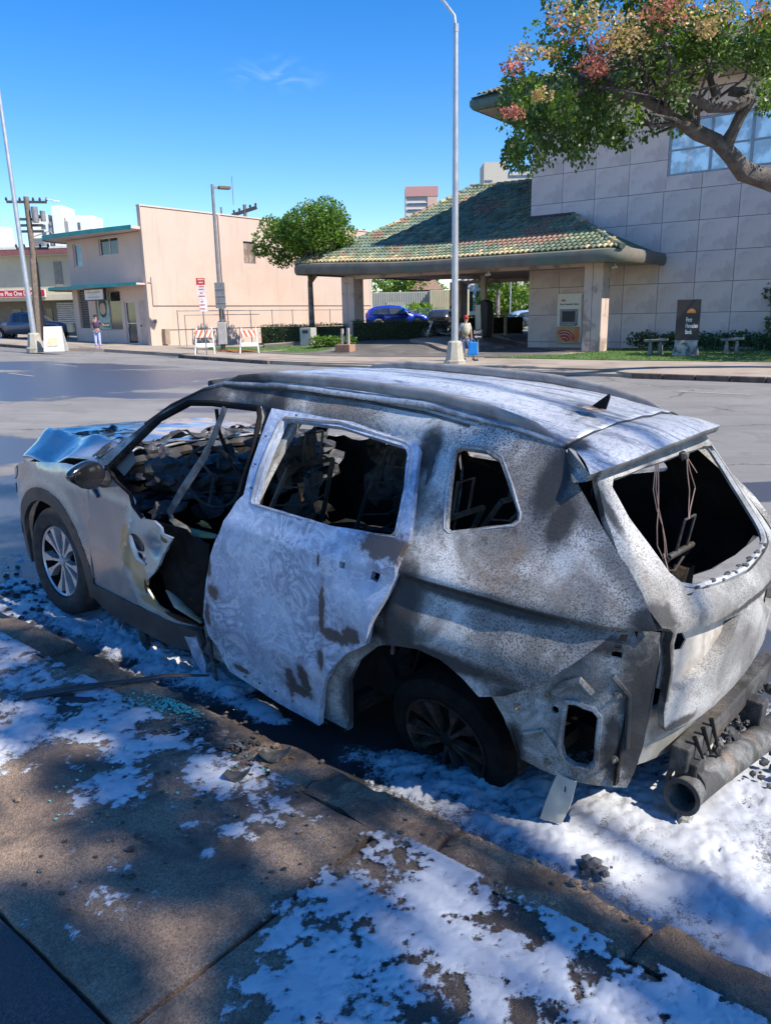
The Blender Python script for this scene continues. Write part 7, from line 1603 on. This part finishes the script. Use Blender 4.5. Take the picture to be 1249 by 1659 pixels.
q = MB(); q.tube([S(-.01)(.74, 1.04), (.70, .95, 1.045), (.68, 1.0, 1.06)], [.05, .04, .03], 8); q.build('mirror_foot', BLKP, mo_, smooth=True); bpy.data.objects['mirror_foot'].parent = car
q = MB(); q.add([S(-.02)(x, z) for x, z in ((.775, 1.115), (.62, 1.07), (.56, 1.16), (.665, 1.225))], [(0, 1, 2, 3)]); q.build('corner_glass', glassmat('sooty_glass', (.025, .022, .018), .5), car)

# --- roof, spoiler, rails, antenna
def crown(x): return lerp_tab(x, [(-1.95, 1.632), (-1.85, 1.645), (-1.5, 1.685), (-1.2, 1.70), (-.6, 1.70), (-.1, 1.672), (.27, 1.632), (.45, 1.60)])
def redge(x): return lerp_tab(x, [(-1.95, 1.555), (-1.866, 1.572), (-1.6, 1.618), (-1.2, 1.648), (-.73, 1.653), (-.26, 1.645), (.12, 1.617), (.30, 1.57)])
def roof(u, v):
    w = 2 * v - 1; y = w * .545; xf = .44 - .16 * w * w; xb = -1.925 + .055 * w * w; x = xf + (xb - xf) * u
    e = redge(x) + (.0 if w > 0 else .012); c = crown(x); z = e + (c - e) * (1 - abs(w) ** 2.6); z += .003 * math.cos(w * 16) * (abs(w) < .8) * sm(u, .02, .1) + .007 * fbm(x * 2.3, y * 3, 6)
    yy = y * (1 - .03 * u)
    return (x, yy, z)
grid('roof', 60, 30, roof, [B_ROOF, B_DARK], car, -.02)
for sg in (1, -1):
    rp = [(.13, .527, 1.605), (.02, .525, 1.642), (-.26, .51, 1.676), (-.73, .505, 1.688), (-1.226, .500, 1.684), (-1.49, .505, 1.660), (-1.72, .508, 1.618), (-1.82, .505, 1.582)]
    q = MB(); q.tube([(x, sg * y, z + (.012 if sg < 0 else 0)) for x, y, z in rp], [.012, .020, .024, .025, .025, .026, .022, .010], 12, flat=(0, 1, 0)); q.build('roof_rail', burnt('burnt_rail', (.40, .37, .35), (.26, .24, .23), speck=.25, ashscale=5, darkamt=.66, spots=[((.0, .5, 1.62), (.25, .3, .1))]), car, smooth=True)
def spo(u, v):
    w = 2 * v - 1; y = w * .64 * (1 - .10 * (1 - u)); y0 = w * .53; x0 = -1.932 + .055 * w * w; x1 = -2.145 + .115 * abs(w) ** 2.2
    e = redge(x0); z0 = e + (crown(x0) - e) * (1 - abs(w) ** 2.6) - .002; z1 = 1.592 - .065 * abs(w) ** 2 - .02 * w
    x = x0 + (x1 - x0) * u; z = z0 + (z1 - z0) * u + .012 * math.sin(PI * u); return (x, y0 + (y - y0) * u, z + .003 * fbm(x * 4, y * 5, 1))
so_ = grid('spoiler', 12, 30, spo, B_ROOF, car)
q = MB(); N_ = 30
for j in range(N_ + 1):
    a = Vector(spo(1, j / N_)); q.v += [tuple(a), tuple(a + Vector((.012, 0, -.028))), tuple(a + Vector((.06, 0, -.040))), (a.x + .10, a.y * .92, 1.50 - .045 * (abs(2 * j / N_ - 1)) ** 2)]
q.f = [(4 * j + k, 4 * j + k + 1, 4 * j + k + 5, 4 * j + k + 4) for j in range(N_) for k in range(3)]; q.mi = [0] * len(q.f); q.build('spoiler_lip', B_TAIL, so_, smooth=60)
for sg in (1, -1):   # spoiler side cheek
    q = MB(); A_ = Vector(spo(0, (1 + sg) / 2)); B2 = Vector(spo(1, (1 + sg) / 2)); B3 = B2 + Vector((.012, 0, -.028)); C3 = Vector((B2.x + .10, B2.y * .92, 1.455)); q.add([Vector((-1.895, sg * .556, 1.52)), A_, B2, B3, Vector((B2.x + .06, B2.y, B2.z - .04)), C3], [(0, 1, 2), (0, 2, 3), (0, 3, 4), (0, 4, 5)]); q.build('spoiler_cheek', B_SIDE, so_)
q = MB(); q.tube([tuple(Vector(roof(1, j / 20)) + Vector((-.003, 0, .001))) for j in range(21)], .0035, 4); q.build('roof_seam', DARK, car)
q = MB(); q.prism([(-1.80, 1.682), (-1.86, 1.676), (-1.872, 1.725), (-1.868, 1.738)], lambda a, c: (a, .205, c), lambda a, c: (a, .217, c)); q.build('antenna_fin', B_DARK, car); q = MB(); q.blob((-1.80, .21, 1.672), (.05, .03, .006), 4, .6, 2); q.build('antenna_base', pm('rusty_base', (.42, .28, .20), (.5, .4, .33), 20, .8), car)

# --- tailgate
def xc(z): return lerp_tab(z, [(.40, -2.40), (.5, -2.42), (.75, -2.455), (.95, -2.47), (1.05, -2.45), (1.12, -2.405), (1.30, -2.265), (1.48, -2.125), (1.56, -2.06)])
def TG_(off=0.0, sd_=2.0, a=.005):
    def f(y, z):
        k = lerp_tab(z, [(.6, .09), (1.05, .105), (1.4, .15), (1.56, .17)]); x = xc(z) + k * (abs(y) / .68) ** 2.4 + .02 * y * 0
        x -= .014 * gau((z - 1.045) / .03) - .016 * gau((z - .955) / .05) + .010 * gau((z - .66) / .03)
        return (x - off + a * fbm(y * 2.5, z * 2.5, sd_, 3), y, z)
    return f
tg = [(.515, 1.565), (.55, 1.51), (.622, 1.37), (.672, 1.236), (.684, 1.161), (.676, 1.05), (.64, 1.04), (.618, 1.02), (.612, .88), (.61, .72), (.60, .66), (.565, .625), (.48, .610), (.2, .60), (-.2, .60), (-.50, .610), (-.60, .625), (-.64, .66), (-.66, .88), (-.66, 1.035), (-.684, 1.161), (-.672, 1.236), (-.622, 1.37), (-.55, 1.51), (-.515, 1.565), (0, 1.58)]
tw = [(.50, 1.475), (.525, 1.45), (.535, 1.35), (.50, 1.17), (.47, 1.135), (.40, 1.115), (0, 1.095), (-.40, 1.115), (-.47, 1.135), (-.50, 1.17), (-.535, 1.35), (-.525, 1.45), (-.50, 1.475), (-.3, 1.50), (0, 1.51), (.3, 1.50)]
lr = [(.595, 1.012), (.12, .965), (.20, .90), (.36, .82), (.56, .785), (.598, .80)]
lr2 = [(-p[0], p[1]) for p in lr]
tgo = sheet('tailgate', tg, [tw, lr, lr2], TG_(), .028, [B_TAIL, B_DARK], car, .042, .002, 5)
sheet('lamp_recess', grow(lr, .008), [[(.55, .99), (.49, .985), (.46, .94), (.49, .915), (.54, .92), (.565, .95)]], TG_(-.045, 5, .008), .006, pm('recess_metal', (.60, .56, .50), (.40, .36, .31), 6, .55, metal=.2, bs=.3, bscale=30, c3=(.30, .24, .18), s3=3), tgo, .03)
sheet('lamp_recess', grow(lr2, .008), [], TG_(-.045, 5, .008), .006, B_INNER, tgo, .05)
def rim(poly, f, g, mat, parent, name):
    P = dens(poly, .04); n = len(P); q = MB(); q.add([f(*p) for p in P] + [g(*p) for p in P], [(i, (i + 1) % n, n + (i + 1) % n, n + i) for i in range(n)]); return q.build(name, mat, parent)
rim(lr, TG_(), TG_(-.045, 5, .008), B_TAIL, tgo, 'recess_edge')
ring('window_flange', grow(tw, -.002), TG_(-.022), .014, LEDGE, tgo)
q = MB()
for k in range(16): y = .46 - .06 * k; p = Vector(TG_(-.01)(y, 1.112 + (.01 if k % 2 else 0))); q.blob(p, (.012, rnd.uniform(.015, .03), .005), k, .7, 1)
tag(q.build('melted_glass_edge', B_FRAME, tgo), kind='stuff')
# black gap between tailgate and body, rear corner wrap, inner corner panel
q = MB(); P_ = [(-2.34, .74, 1.03), (-2.30, .70, 1.03), (-2.33, .70, .5), (-2.36, .74, .5)]
sheet('gap_channel', [(.72, 1.045), (.56, 1.04), (.55, .45), (.74, .45)], [], lambda y, z: (-2.295, y, z), .01, B_DARK, car, .06)
corner = [(-2.236, 1.022), (-2.195, .97), (-2.14, .905), (-2.025, .78), (-1.895, .695), (-1.835, .665), (-1.862, .63), (-1.889, .600), (-1.915, .542), (-1.935, .49), (-1.952, .445), (-2.02, .428), (-2.08, .420), (-2.21, .428), (-2.317, .428), (-2.335, .50), (-2.352, .60), (-2.362, .75), (-2.365, .939), (-2.352, 1.03), (-2.30, 1.035)]
cfn = lambda x, z: -.030 - .02 * sm(-x, 2.22, 2.36) + .012 * gau((x + 2.17) / .035) * gau((z - .85) / .12) - .010 * gau((math.hypot(x + 2.02, z - .74)) / .05)
hole_c = [(-2.115, .725), (-2.15, .735), (-2.205, .725), (-2.222, .70), (-2.222, .53), (-2.205, .505), (-2.16, .50), (-2.125, .515), (-2.11, .56)]
hb = [[(-2.252, 1.018), (-2.272, 1.018), (-2.270, .998), (-2.25, .998)], [(-2.245, .985), (-2.262, .985), (-2.262, .972), (-2.245, .972)], [(-2.238, .962), (-2.268, .958), (-2.268, .935), (-2.24, .938)]]
hr = [(-2.075 + .014 * math.cos(t * PI / 4), .69 + .014 * math.sin(t * PI / 4)) for t in range(8)]
def line0(off=0, fn=None): return lambda x, z: (x, side(x, z) + off + (fn(x, z) if fn else 0) + dent(x, z, .008, 11), z)
cp_ = sheet('corner_panel', corner, [hole_c] + hb + [hr], line0(0, cfn), .012, B_INNER, car, .028, .003, 9); cp_['label'] = 'bare inner metal below the missing rear lamp with a rectangular hole'
ring('hole_flange', grow(hole_c, .012), line0(.004, cfn), .010, B_INNER, cp_)
for (x, z) in ((-2.14, .86), (-2.10, .80)): pass
q = MB(); q.tube([line0(.008, cfn)(-2.20, .80), line0(.012, cfn)(-2.16, .84), line0(.012, cfn)(-2.10, .80), line0(.008, cfn)(-2.07, .76)], .014, 6); q.tube([line0(.004, cfn)(-2.25, .87), line0(.006, cfn)(-2.30, .80), line0(.004, cfn)(-2.31, .6)], .010, 6); q.tube([line0(.004, cfn)(-1.97, .56), line0(.006, cfn)(-2.04, .60), line0(.004, cfn)(-2.09, .54)], .008, 6); tag(q.build('pressed_ribs', B_INNER, cp_, smooth=True), kind='stuff')
for (x, z) in ((-2.14, .825), (-2.04, .735), (-1.94, .66), (-2.27, .80), (-2.06, .47), (-2.28, .55)):
    p = Vector(line0(.0, cfn)(x, z)); q = MB(); q.cyl(p, p + Vector((-.006, .03, .0)), .005, n=6); q.cyl(p, p + Vector((0, .008, 0)), .013, n=10); q.build('stud', pm('stud_metal', (.42, .38, .30), rough=.4, metal=.7, bs=0), cp_)
rim([(-2.317, .43), (-2.352, .6), (-2.365, .94), (-2.352, 1.03)], line0(-.05, None), lambda x, z: (x + .03, side(x, z) - .13, z), B_INNER, car, 'corner_return')
sheet('rear_panel', [(.70, .44), (.70, .60), (.68, .70), (0, .70), (-.70, .70), (-.735, .60), (-.74, .44), (0, .41)], [], lambda y, z: (xc(z) + .11 * (abs(y) / .68) ** 2 + .045 + .012 * fbm(y * 6, z * 6, 2) - .02 * gau((z - .56) / .03), y, z), .012, pm('scorched_beam', (.50, .48, .42), (.30, .29, .25), 5, .6, metal=.2, bs=.4, bscale=30, c3=(.08, .075, .07), s3=3), car, .05, .006)
sheet('hanging_bracket', [(-2.10, .435), (-2.175, .435), (-2.16, .34), (-2.125, .222), (-2.045, .212), (-2.065, .30)], [[(-2.125, .395), (-2.137, .395), (-2.135, .365), (-2.123, .365)]], lambda x, z: (x, side(x, z) - .012 - .014 * gau((x + 2.11 + (.40 - z) * .22) / .022), z), .004, pm('bracket_metal', (.62, .61, .53), (.48, .47, .40), 6, .55, metal=.3, bs=.3, bscale=40), car, .02)
# muffler pipe across the back
pipe = MB(); pth = [Vector((-2.44, .47, .335)), Vector((-2.46, .20, .315)), Vector((-2.50, -.2, .28)), Vector((-2.54, -.62, .24)), Vector((-2.53, -.80, .23))]
pipe.tube(pth, [.060, .061, .061, .061, .05], 20, cap=False); pipe.tube(pth, [.053, .054, .054, .054, .04], 20, cap=False); pp_ = pipe.build('muffler', burnt('burnt_muffler', (.24, .235, .22), (.07, .068, .064), speck=.8, ashscale=9, darkamt=.52, tint=.8), car, smooth=True)
q = MB(); M_ = Matrix.Translation(pth[0]) @ (pth[0] - pth[1]).to_track_quat('Z', 'Y').to_matrix().to_4x4(); q.lathe([(.053, 0), (.070, .0), (.070, -.006), (.061, -.008)], 22, M_); q.lathe([(.0, -.16), (.053, -.14)], 16, M_); q.build('pipe_flange', B_FRAME, pp_, smooth=True)
q = MB(); M2 = Matrix.Translation(pth[0] + Vector((.015, -.09, 0))) @ (pth[0] - pth[1]).to_track_quat('Z', 'Y').to_matrix().to_4x4(); q.lathe([(.062, .010), (.080, .010), (.080, -.004), (.062, -.004)], 22, M2, True); q.build('clamp_ring', B_FRAME, pp_, smooth=True)
q = MB(); [q.blob((-2.46 + rnd.uniform(-.05, .05), .46 + rnd.uniform(-.08, .05), .225 - .03 * k), rnd.uniform(.02, .035), k, .6, 2) for k in range(4)]; tag(q.build('melted_lumps', B_INNER, car), kind='stuff')
for k in range(3): q = MB(); q.tube([(-2.42, .36 - .09 * k, .53), (-2.46, .35 - .09 * k, .45 - .02 * k)], [.010, .005], 5); q.build('hanging_clip', B_DARK, car)
q = MB(); q.box((-2.43, -.72, .40), (-2.36, .42, .50)); q.box((-2.46, .30, .34), (-2.38, .40, .44)); q.box((-2.50, -.35, .30), (-2.40, -.27, .44)); q.build('crossmember', burnt('sooty_beam', (.12, .115, .11), (.04, .038, .036), speck=.7, ashscale=9, darkamt=.5), car, bevel=.008)
q = MB(); [q.blob((-2.44 + rnd.uniform(-.03, .03), rnd.uniform(-.7, .28), rnd.uniform(.28, .40)), rnd.uniform(.012, .032), k, .8, 2) for k in range(34)]; tag(q.build('melted_remains', CHAR, car), kind='stuff')
# wires hanging in the rear window
WIRE = pm('copper_wire', (.52, .34, .28), (.35, .24, .2), 20, .5, metal=.4, bs=0)
def wire(pts, r=.0022): q = MB(); P = [Vector(p) for p in pts]; q.tube(P, r, 5); q.build('wire', WIRE, car, smooth=True)
for k in range(3):
    o_ = .012 * k; wire([(-2.115, .262 + o_, 1.51), (-2.13, .27 + o_ * 2, 1.42), (-2.14, .25 + o_ * 1.5 + .02 * (k == 0), 1.34), (-2.15, .235 + .05 * (k == 0), 1.27), (-2.16, .225 + .06 * (k == 0) - .01 * k, 1.20), (-2.17, .235 - .02 * k, 1.14)])
for k in range(2): wire([(-2.15, .075, 1.515), (-2.16, .07 - .03 * k, 1.45), (-2.17, .05 - .06 * k, 1.38), (-2.18, .06 - .02 * k, 1.31), (-2.19, .07, 1.27)])
wire([(-2.15, .075, 1.515), (-2.16, .02, 1.47), (-2.165, -.02, 1.44)]); wire([(-2.17, .235, 1.16), (-2.2, .26, 1.12), (-2.22, .29, 1.08)])
q = MB(); [q.blob((-2.14, .07 + rnd.uniform(-.03, .03), 1.52), .018, k, .6, 1) for k in range(4)]; q.build('burnt_lamp_remains', CHAR, car)
# --- underbody, interior
q = MB(); q.box((-1.1, -.78, .26), (1.0, .78, .34)); q.build('floor_pan', B_DARK, car); q = MB(); q.box((.93, -.78, .34), (.97, .78, 1.05)); q.build('firewall', B_DARK, car)
q = MB(); q.box((-2.22, -.55, .44), (-1.10, .55, .52)); q.box((-2.05, .50, .44), (-1.93, .74, .50)); q.build('boot_floor', B_DARK, car)
for cx_w, r_ in ((1.47, .40), (-1.53, .415)):
    for sg in (1, -1):
        q = MB(); M_ = Matrix.Translation((cx_w, sg * .58, .38)) @ Matrix.Rotation(PI / 2, 4, 'X'); W_=[(r_, .22 * sg), (r_ + .02, -.26 * sg)]; q.add([M_ @ Vector((W_[j][0] * math.cos(t * PI / 14), W_[j][0] * math.sin(t * PI / 14) * (1 if True else 0), W_[j][1])) for t in (range(-14, 1) if False else range(0, 15)) for j in (0, 1)], [(2 * t, 2 * t + 1, 2 * t + 3, 2 * t + 2) for t in range(14)]); q.add([M_ @ Vector((r_ * math.cos(t * PI / 14), r_ * math.sin(t * PI / 14), .22 * sg)) for t in range(15)], [tuple(range(15))]); q.build('wheel_well', B_DARK, car, smooth=True)
# dash heap with pale ash
q = MB()
for _ in range(90): q.blob((rnd.uniform(.55, .96), rnd.uniform(-.7, .70), rnd.uniform(.80, 1.12)), (rnd.uniform(.05, .13), rnd.uniform(.06, .16), rnd.uniform(.02, .07)), rnd.random() * 30, .7, 2)
tag(q.build('dashboard_remains', B_ASH, car), kind='stuff')
q = MB()
for _ in range(40): q.blob((rnd.uniform(-.4, .75), rnd.uniform(-.7, .72), rnd.uniform(.38, .62)), (rnd.uniform(.05, .16), rnd.uniform(.06, .16), rnd.uniform(.03, .1)), rnd.random() * 30, .7, 2)
for _ in range(40): q.blob((rnd.uniform(-2.1, -.5), rnd.uniform(-.65, .65), rnd.uniform(.40, .68)), (rnd.uniform(.05, .16), rnd.uniform(.06, .16), rnd.uniform(.03, .12)), rnd.random() * 30, .7, 2)
tag(q.build('charred_rubble', B_DARK, car), kind='stuff')
q = MB(); c_ = Vector((.46, .38, 1.02)); ax_ = Vector((-1, 0, .45)).normalized(); M_ = Matrix.Translation(c_) @ ax_.to_track_quat('Z', 'Y').to_matrix().to_4x4()
q.tube([M_ @ Vector((.185 * math.cos(t * PI / 12), .185 * math.sin(t * PI / 12), 0)) for t in range(26)], .011, 6, cap=False); [q.tube([c_, M_ @ Vector((.185 * math.cos(a), .185 * math.sin(a), 0))], .009, 5) for a in (0, 2.1, 4.2)]; q.cyl(c_, c_ + Vector((.4, 0, -.2)), .03, n=8); q.build('steering_wheel', B_FRAME, car, smooth=True)
def seat(x, y, w, hb_=.62, lean=.22, name='seat_frame'):
    q = MB(); z0 = .62
    for s_ in (-1, 1):
        q.tube([(x + .25, y + s_ * w, z0 - .05), (x - .20, y + s_ * w, z0), (x - .20 - lean * .5, y + s_ * w * .95, z0 + hb_ * .55), (x - .20 - lean, y + s_ * w * .7, z0 + hb_)], .014, 6)
    q.tube([(x - .20 - lean, y - w * .7, z0 + hb_), (x - .20 - lean, y + w * .7, z0 + hb_)], .014, 6); q.tube([(x + .25, y - w, z0 - .05), (x + .25, y + w, z0 - .05)], .014, 6)
    for k in range(6): t = k / 6; q.tube([(x - .20 - lean * t, y - w * (1 - .25 * t), z0 + hb_ * t), (x - .22 - lean * t, y, z0 + hb_ * t - .03), (x - .20 - lean * t, y + w * (1 - .25 * t), z0 + hb_ * t)], .005, 4)
    for k in range(5): yy = y - w + 2 * w * (k + .5) / 5; q.tube([(x + .25, yy, z0 - .05), (x - .2, yy, z0)], .005, 4)
    q.tube([(x - .20 - lean, y - .06, z0 + hb_), (x - .22 - lean, y - .06, z0 + hb_ + .16), (x - .22 - lean, y + .06, z0 + hb_ + .16), (x - .20 - lean, y + .06, z0 + hb_)], .007, 5)
    q.build(name, B_FRAME, car, smooth=True)
seat(.05, .38, .22); seat(.05, -.38, .22); seat(-.85, .40, .25, .55, .28); seat(-.85, -.05, .18, .55, .28); seat(-.85, -.45, .2, .55, .28); seat(-1.65, .3, .2, .4, .2); seat(-1.65, -.3, .2, .4, .2)
q = MB(); [q.blob((-.20, .38 + rnd.uniform(-.18, .18), rnd.uniform(.8, 1.30)), (.03, .06, .09), k * 3, .9, 2) for k in range(12)]; [q.blob((-.22 , -.40 + rnd.uniform(-.18, .18), rnd.uniform(.8, 1.25)), (.03, .07, .10), k * 3, .9, 2) for k in range(12)]; tag(q.build('charred_upholstery', B_ASH, car), kind='stuff')
sheet('parcel_panel', [(-.65, .45), (.65, .45), (.62, 1.0), (-.62, 1.0)], [], lambda y, z: (-1.30 - .12 * (z - .45) + .03 * fbm(y * 4, z * 4, 1), y, z), .01, B_DARK, car, .1, .01)
sheet('headlining_remains', [(-1.5, -.5), (.1, -.5), (.1, .5), (-1.5, .5)], [], lambda x, y: (x, y, crown(x) - .10 - .05 * (abs(y) / .5) ** 2 + .012 * fbm(x * 6, y * 6, 3)), .004, B_DARK, car, .1, .03)
q = MB(); q.box((-2.05, -.52, .5), (-1.98, .52, .9)); q.build('boot_panel', B_DARK, car)
# collapsed door frame rail hanging in the front opening
q = MB(); q.tube([(.02, .62, 1.50), (.06, .66, 1.36), (.10, .70, 1.24), (.24, .74, 1.05), (.35, .76, .90), (.33, .76, .862)], [.020, .022, .026, .028, .026, .02], 8, flat=(0, 1, 0)); q.build('hanging_door_frame', burnt('hanging_frame_metal', (.40, .36, .33), (.14, .13, .125), speck=.6, ashscale=8, darkamt=.6), car, smooth=True)
q = MB(); q.tube([(.33, .76, .862), (.18, .77, .835), (.02, .76, .84), (-.06, .75, .85)], [.02, .035, .04, .02], 8, flat=(0, 0, 1)); q.build('armrest_remains', pm('scorched_armrest', (.26, .26, .20), (.12, .12, .10), 8, .5, c3=(.45, .28, .06), s3=6), car, smooth=True)
q = MB(); q.tube([(.10, .68, 1.30), (-.02, .66, 1.27), (-.14, .64, 1.16)], [.014, .012, .01], 6); q.tube([(.12, .6, 1.48), (.10, .6, 1.36), (.04, .6, 1.26)], .010, 6); q.build('seat_belt', B_DARK, car, smooth=True)
q = MB(); q.tube([(.30, -.5, 1.585), (.38, 0, 1.60), (.30, .5, 1.585)], .022, 8); q.tube([(.93, -.74, 1.06), (.98, 0, 1.10), (.93, .74, 1.06)], .03, 8); q.build('windscreen_surround', B_FRAME, car, smooth=True)

for (x, y, z, r, c_) in ((-1.0, .55, .93, .03, 0), (-.30, .62, .72, .035, 0), (.12, .70, .87, .03, 0)): q = MB(); q.blob((x, y, z), (r * 1.6, r * .6, r * .5), x * 9, .8, 2); q.build('scorched_orange_scrap', pm('orange_scrap', (.45, .24, .04), (.25, .12, .03), 20, .8), car)
# --- wheels
def wheel(cx, cy, cz, R, W, sg, burned=False, tilt=0.0):
    M = Matrix.Translation((cx, cy, cz)) @ Matrix.Rotation(-sg * PI / 2 + tilt, 4, 'X')   # +z of the lathe points outboard
    rr = R * .66; w_ = empty('wheel', (0, 0, 0)); w_.parent = car
    if not burned:
        q = MB(); q.lathe([(rr, -W / 2), (R * .9, -W / 2), (R * .985, -W * .40), (R, -W * .2), (R, W * .2), (R * .985, W * .38), (R * .93, W * .47), (R * .80, W * .50), (rr * 1.03, W * .42), (rr, W * .30)], 56, M); q.build('tyre', TYR, w_, smooth=True)
    else:
        q = MB(); q.lathe([(rr, -W / 2), (R * .92, -W / 2), (R * .97, 0), (R * .93, W * .3), (R * .80, W * .42), (rr, W * .34)], 40, M); o = q.build('tyre_carcass', pm('charred_rubber', (.008, .008, .008), (.016, .015, .014), 9, .95, bs=.6, bscale=40, spec=.1), w_, smooth=True)
    fm = B_FRAME if burned else paint('machined_alloy', (.60, .61, .63), .3, .45, .3); dm = B_DARK if burned else GLOSSB
    q = MB(); q.lathe([(rr * .925, W * .35), (rr * .90, W * .10), (rr * .88, -W * .3)], 48, M); q.build('rim_barrel', B_DARK, w_, smooth=True)
    q = MB(); q.lathe([(rr * 1.0, W * .36), (rr * .97, W * .40), (rr * .93, W * .36)], 48, M); q.build('rim', fm if not burned else burnt('burnt_rim', (.06, .038, .026), (.018, .015, .013), speck=.5, ashscale=9, darkamt=.55, rmul=.3, metal=0, rough=.9), w_, smooth=True)
    q = MB(); q.lathe([(0, .0), (rr * .9, -.02)], 30, M); q.build('brake_disc', B_DARK, w_)
    q = MB(); q.lathe([(0, W * .34), (rr * .12, W * .34), (rr * .17, W * .30), (rr * .20, W * .16)], 20, M); q.build('hub', dm if burned else GREYM, w_, smooth=True)
    ns = 5
    for k in range(ns):
        for d in (-.17, .17):
            a = 2 * PI * k / ns + d + .35; a2 = 2 * PI * k / ns + d * 1.55 + .35; tw_ = .035
            P = [(rr * .16, a, -.17 * 1.0), (rr * .16, a, .17), (rr * .55, a * .5 + a2 * .5, .07), (rr * .93, a2, .13), (rr * .93, a2, -.13), (rr * .55, a * .5 + a2 * .5, -.07)]
            vs_ = []
            for (rad, an, dd) in P: zt = W * (.33 - .02 * (rad < rr * .3) + (.03 if rad > rr * .8 else 0)); vs_.append(M @ Vector((rad * math.cos(an + (dd * (1 if rad > rr * .3 else 1.2))), rad * math.sin(an + dd * (1 if rad > rr * .3 else 1.2)), zt)))
            for (rad, an, dd) in P: vs_.append(M @ Vector((rad * math.cos(an + dd * 1.15), rad * math.sin(an + dd * 1.15), W * .14)))
            q = MB(); q.add(vs_, [(0, 1, 2, 5), (5, 2, 3, 4)] + [(j, (j + 1) % 6, 6 + (j + 1) % 6, 6 + j) for j in range(6)]); q.build('spoke', [fm if not burned else B_FRAME][0] if not burned else burnt('burnt_rim'), w_)
    if not burned: text('emblem', 'W', .05, WHT, w_, tuple(M @ Vector((0, -.018, W * .345))), (0, 0, 0), .001, 'CENTER'); e = [o for o in bpy.data.objects if o.name.startswith('emblem') and o.type == 'MESH' and o.parent == w_][0]; e.matrix_local = M @ Matrix.Translation((0, -.018, W * .342)); q = MB(); q.lathe([(.026, W * .342), (.030, W * .342)], 20, M); q.build('emblem_ring', WHT, w_)
    return w_
wheel(1.47, .775, .355, .358, .235, 1); wheel(1.47, -.775, .355, .358, .235, -1)
wheel(-1.55, .66, .31, .315, .20, 1, True, -.22); wheel(-1.53, -.735, .36, .315, .21, -1, True)

# ================================================================== TREE OVER THE CAMERA (casts the dappled shade; wholly outside the frame)
nt_ = empty('shade_tree', (11.2, -6.6, .0), 0, 'street tree standing behind the viewer whose crown shades the sidewalk', 'tree')
TO = Vector((11.2, -6.6, .0))
def ground_at(px, py, z):
    d = px3(px, py, 1.0) - Vector((0, 0, CAM_H)); t = (z - CAM_H) / d.z; return Vector((0, 0, CAM_H)) + d * t
shade = [(0, 1640, .12, .28), (70, 1600, .12, .20), (130, 1570, .12, .12), (30, 1530, .12, .12), (130, 1430, .12, .09), (220, 1410, .12, .10), (290, 1405, .12, .13), (360, 1425, .12, .12), (430, 1440, .12, .09), (330, 1370, .12, .08), (420, 1560, .12, .13), (480, 1600, .12, .15), (400, 1650, .12, .13), (530, 1540, .12, .12), (560, 1620, .12, .14), (520, 1450, .12, .10), (610, 1560, .12, .10), (600, 1480, .12, .06), (640, 1650, .12, .10),
         (930, 1500, .12, .10), (990, 1530, .12, .09), (890, 1480, .12, .07), (1150, 1640, .12, .14), (1230, 1640, .12, .12), (1200, 1470, .05, .12), (1249, 1490, .05, .12), (540, 1280, .12, .12), (600, 1300, .12, .08), (480, 1260, .12, .10),
         (195, 1250, .12, .10), (240, 1262, .12, .07), (150, 1240, .12, .08), (60, 1545, .12, .17), (100, 1585, .12, .17), (150, 1625, .12, .14), (170, 1560, .12, .08), (440, 1530, .12, .14), (470, 1590, .12, .15), (430, 1640, .12, .13), (500, 1500, .12, .10), (20, 1460, .12, .10), (80, 1480, .12, .10), (250, 1440, .12, .10), (40, 1100, .12, .30), (100, 1070, .12, .18), (60, 1180, .12, .22), (140, 1130, .12, .10), (210, 1190, .12, .10), (20, 1030, .12, .3), (300, 1185, .12, .12),
         (470, 605, 1.68, .30), (590, 602, 1.70, .24), (620, 640, 1.68, .13), (700, 625, 1.70, .18), (760, 648, 1.69, .14), (850, 640, 1.70, .18), (880, 665, 1.67, .10), (820, 615, 1.70, .22), (960, 640, 1.69, .10), (1050, 700, 1.6, .09), (400, 612, 1.64, .18), (520, 625, 1.66, .15),
         (130, 705, 1.08, .36), (200, 690, 1.1, .34), (70, 730, 1.05, .25), (250, 680, 1.1, .3), (20, 860, 0, .42), (10, 930, 0, .40), (60, 980, 0, .24), (0, 800, 0, .40), (120, 1020, 0, .2),
         (560, 920, .8, .2), (430, 950, .8, .2), (930, 960, 1.05, .05), (1000, 980, 1.05, .07), (1200, 1060, .9, .13), (1240, 1150, .8, .15)]
q = MB(); tips = []; SL = leafmat('tree_leaves', [(.02, .05, .01), (.04, .09, .015), (.06, .12, .02), (.11, .18, .03)], .3)
for (px, py, z, r) in shade:
    g0 = ground_at(px, py, z); hh = rnd.uniform(9.5, 12.5); c = g0 + SUN_D * ((hh - g0.z) / SUN_D.z) - TO
    if (c + TO).y > .5 and ((c + TO).z - CAM_H) / max(.01, (c + TO).y) < .46: hh = 13.5; c = g0 + SUN_D * ((hh - g0.z) / SUN_D.z) - TO
    tips.append((c, r)); clump(q, c, r * 1.08, int(12 + 1500 * r * r * 1.8), .11, shell=.0, squash=.7)
q.build('foliage', SL, nt_)
q = MB(); q.tube([(0, 0, -.3), (.05, .1, 2.5), (-.1, .2, 5.0), (-.6, .6, 7.2)], [.40, .32, .28, .22], 10)
hub_ = Vector((-.6, .6, 7.2))
for (c, r) in tips: 
    mid = hub_.lerp(c, .55) + Vector((rnd.gauss(0, .15), rnd.gauss(0, .15), rnd.uniform(.0, .3))); q.tube([hub_, mid, c], [.045, .02, .006], 5)
q.build('trunk', BARK, nt_, smooth=True)
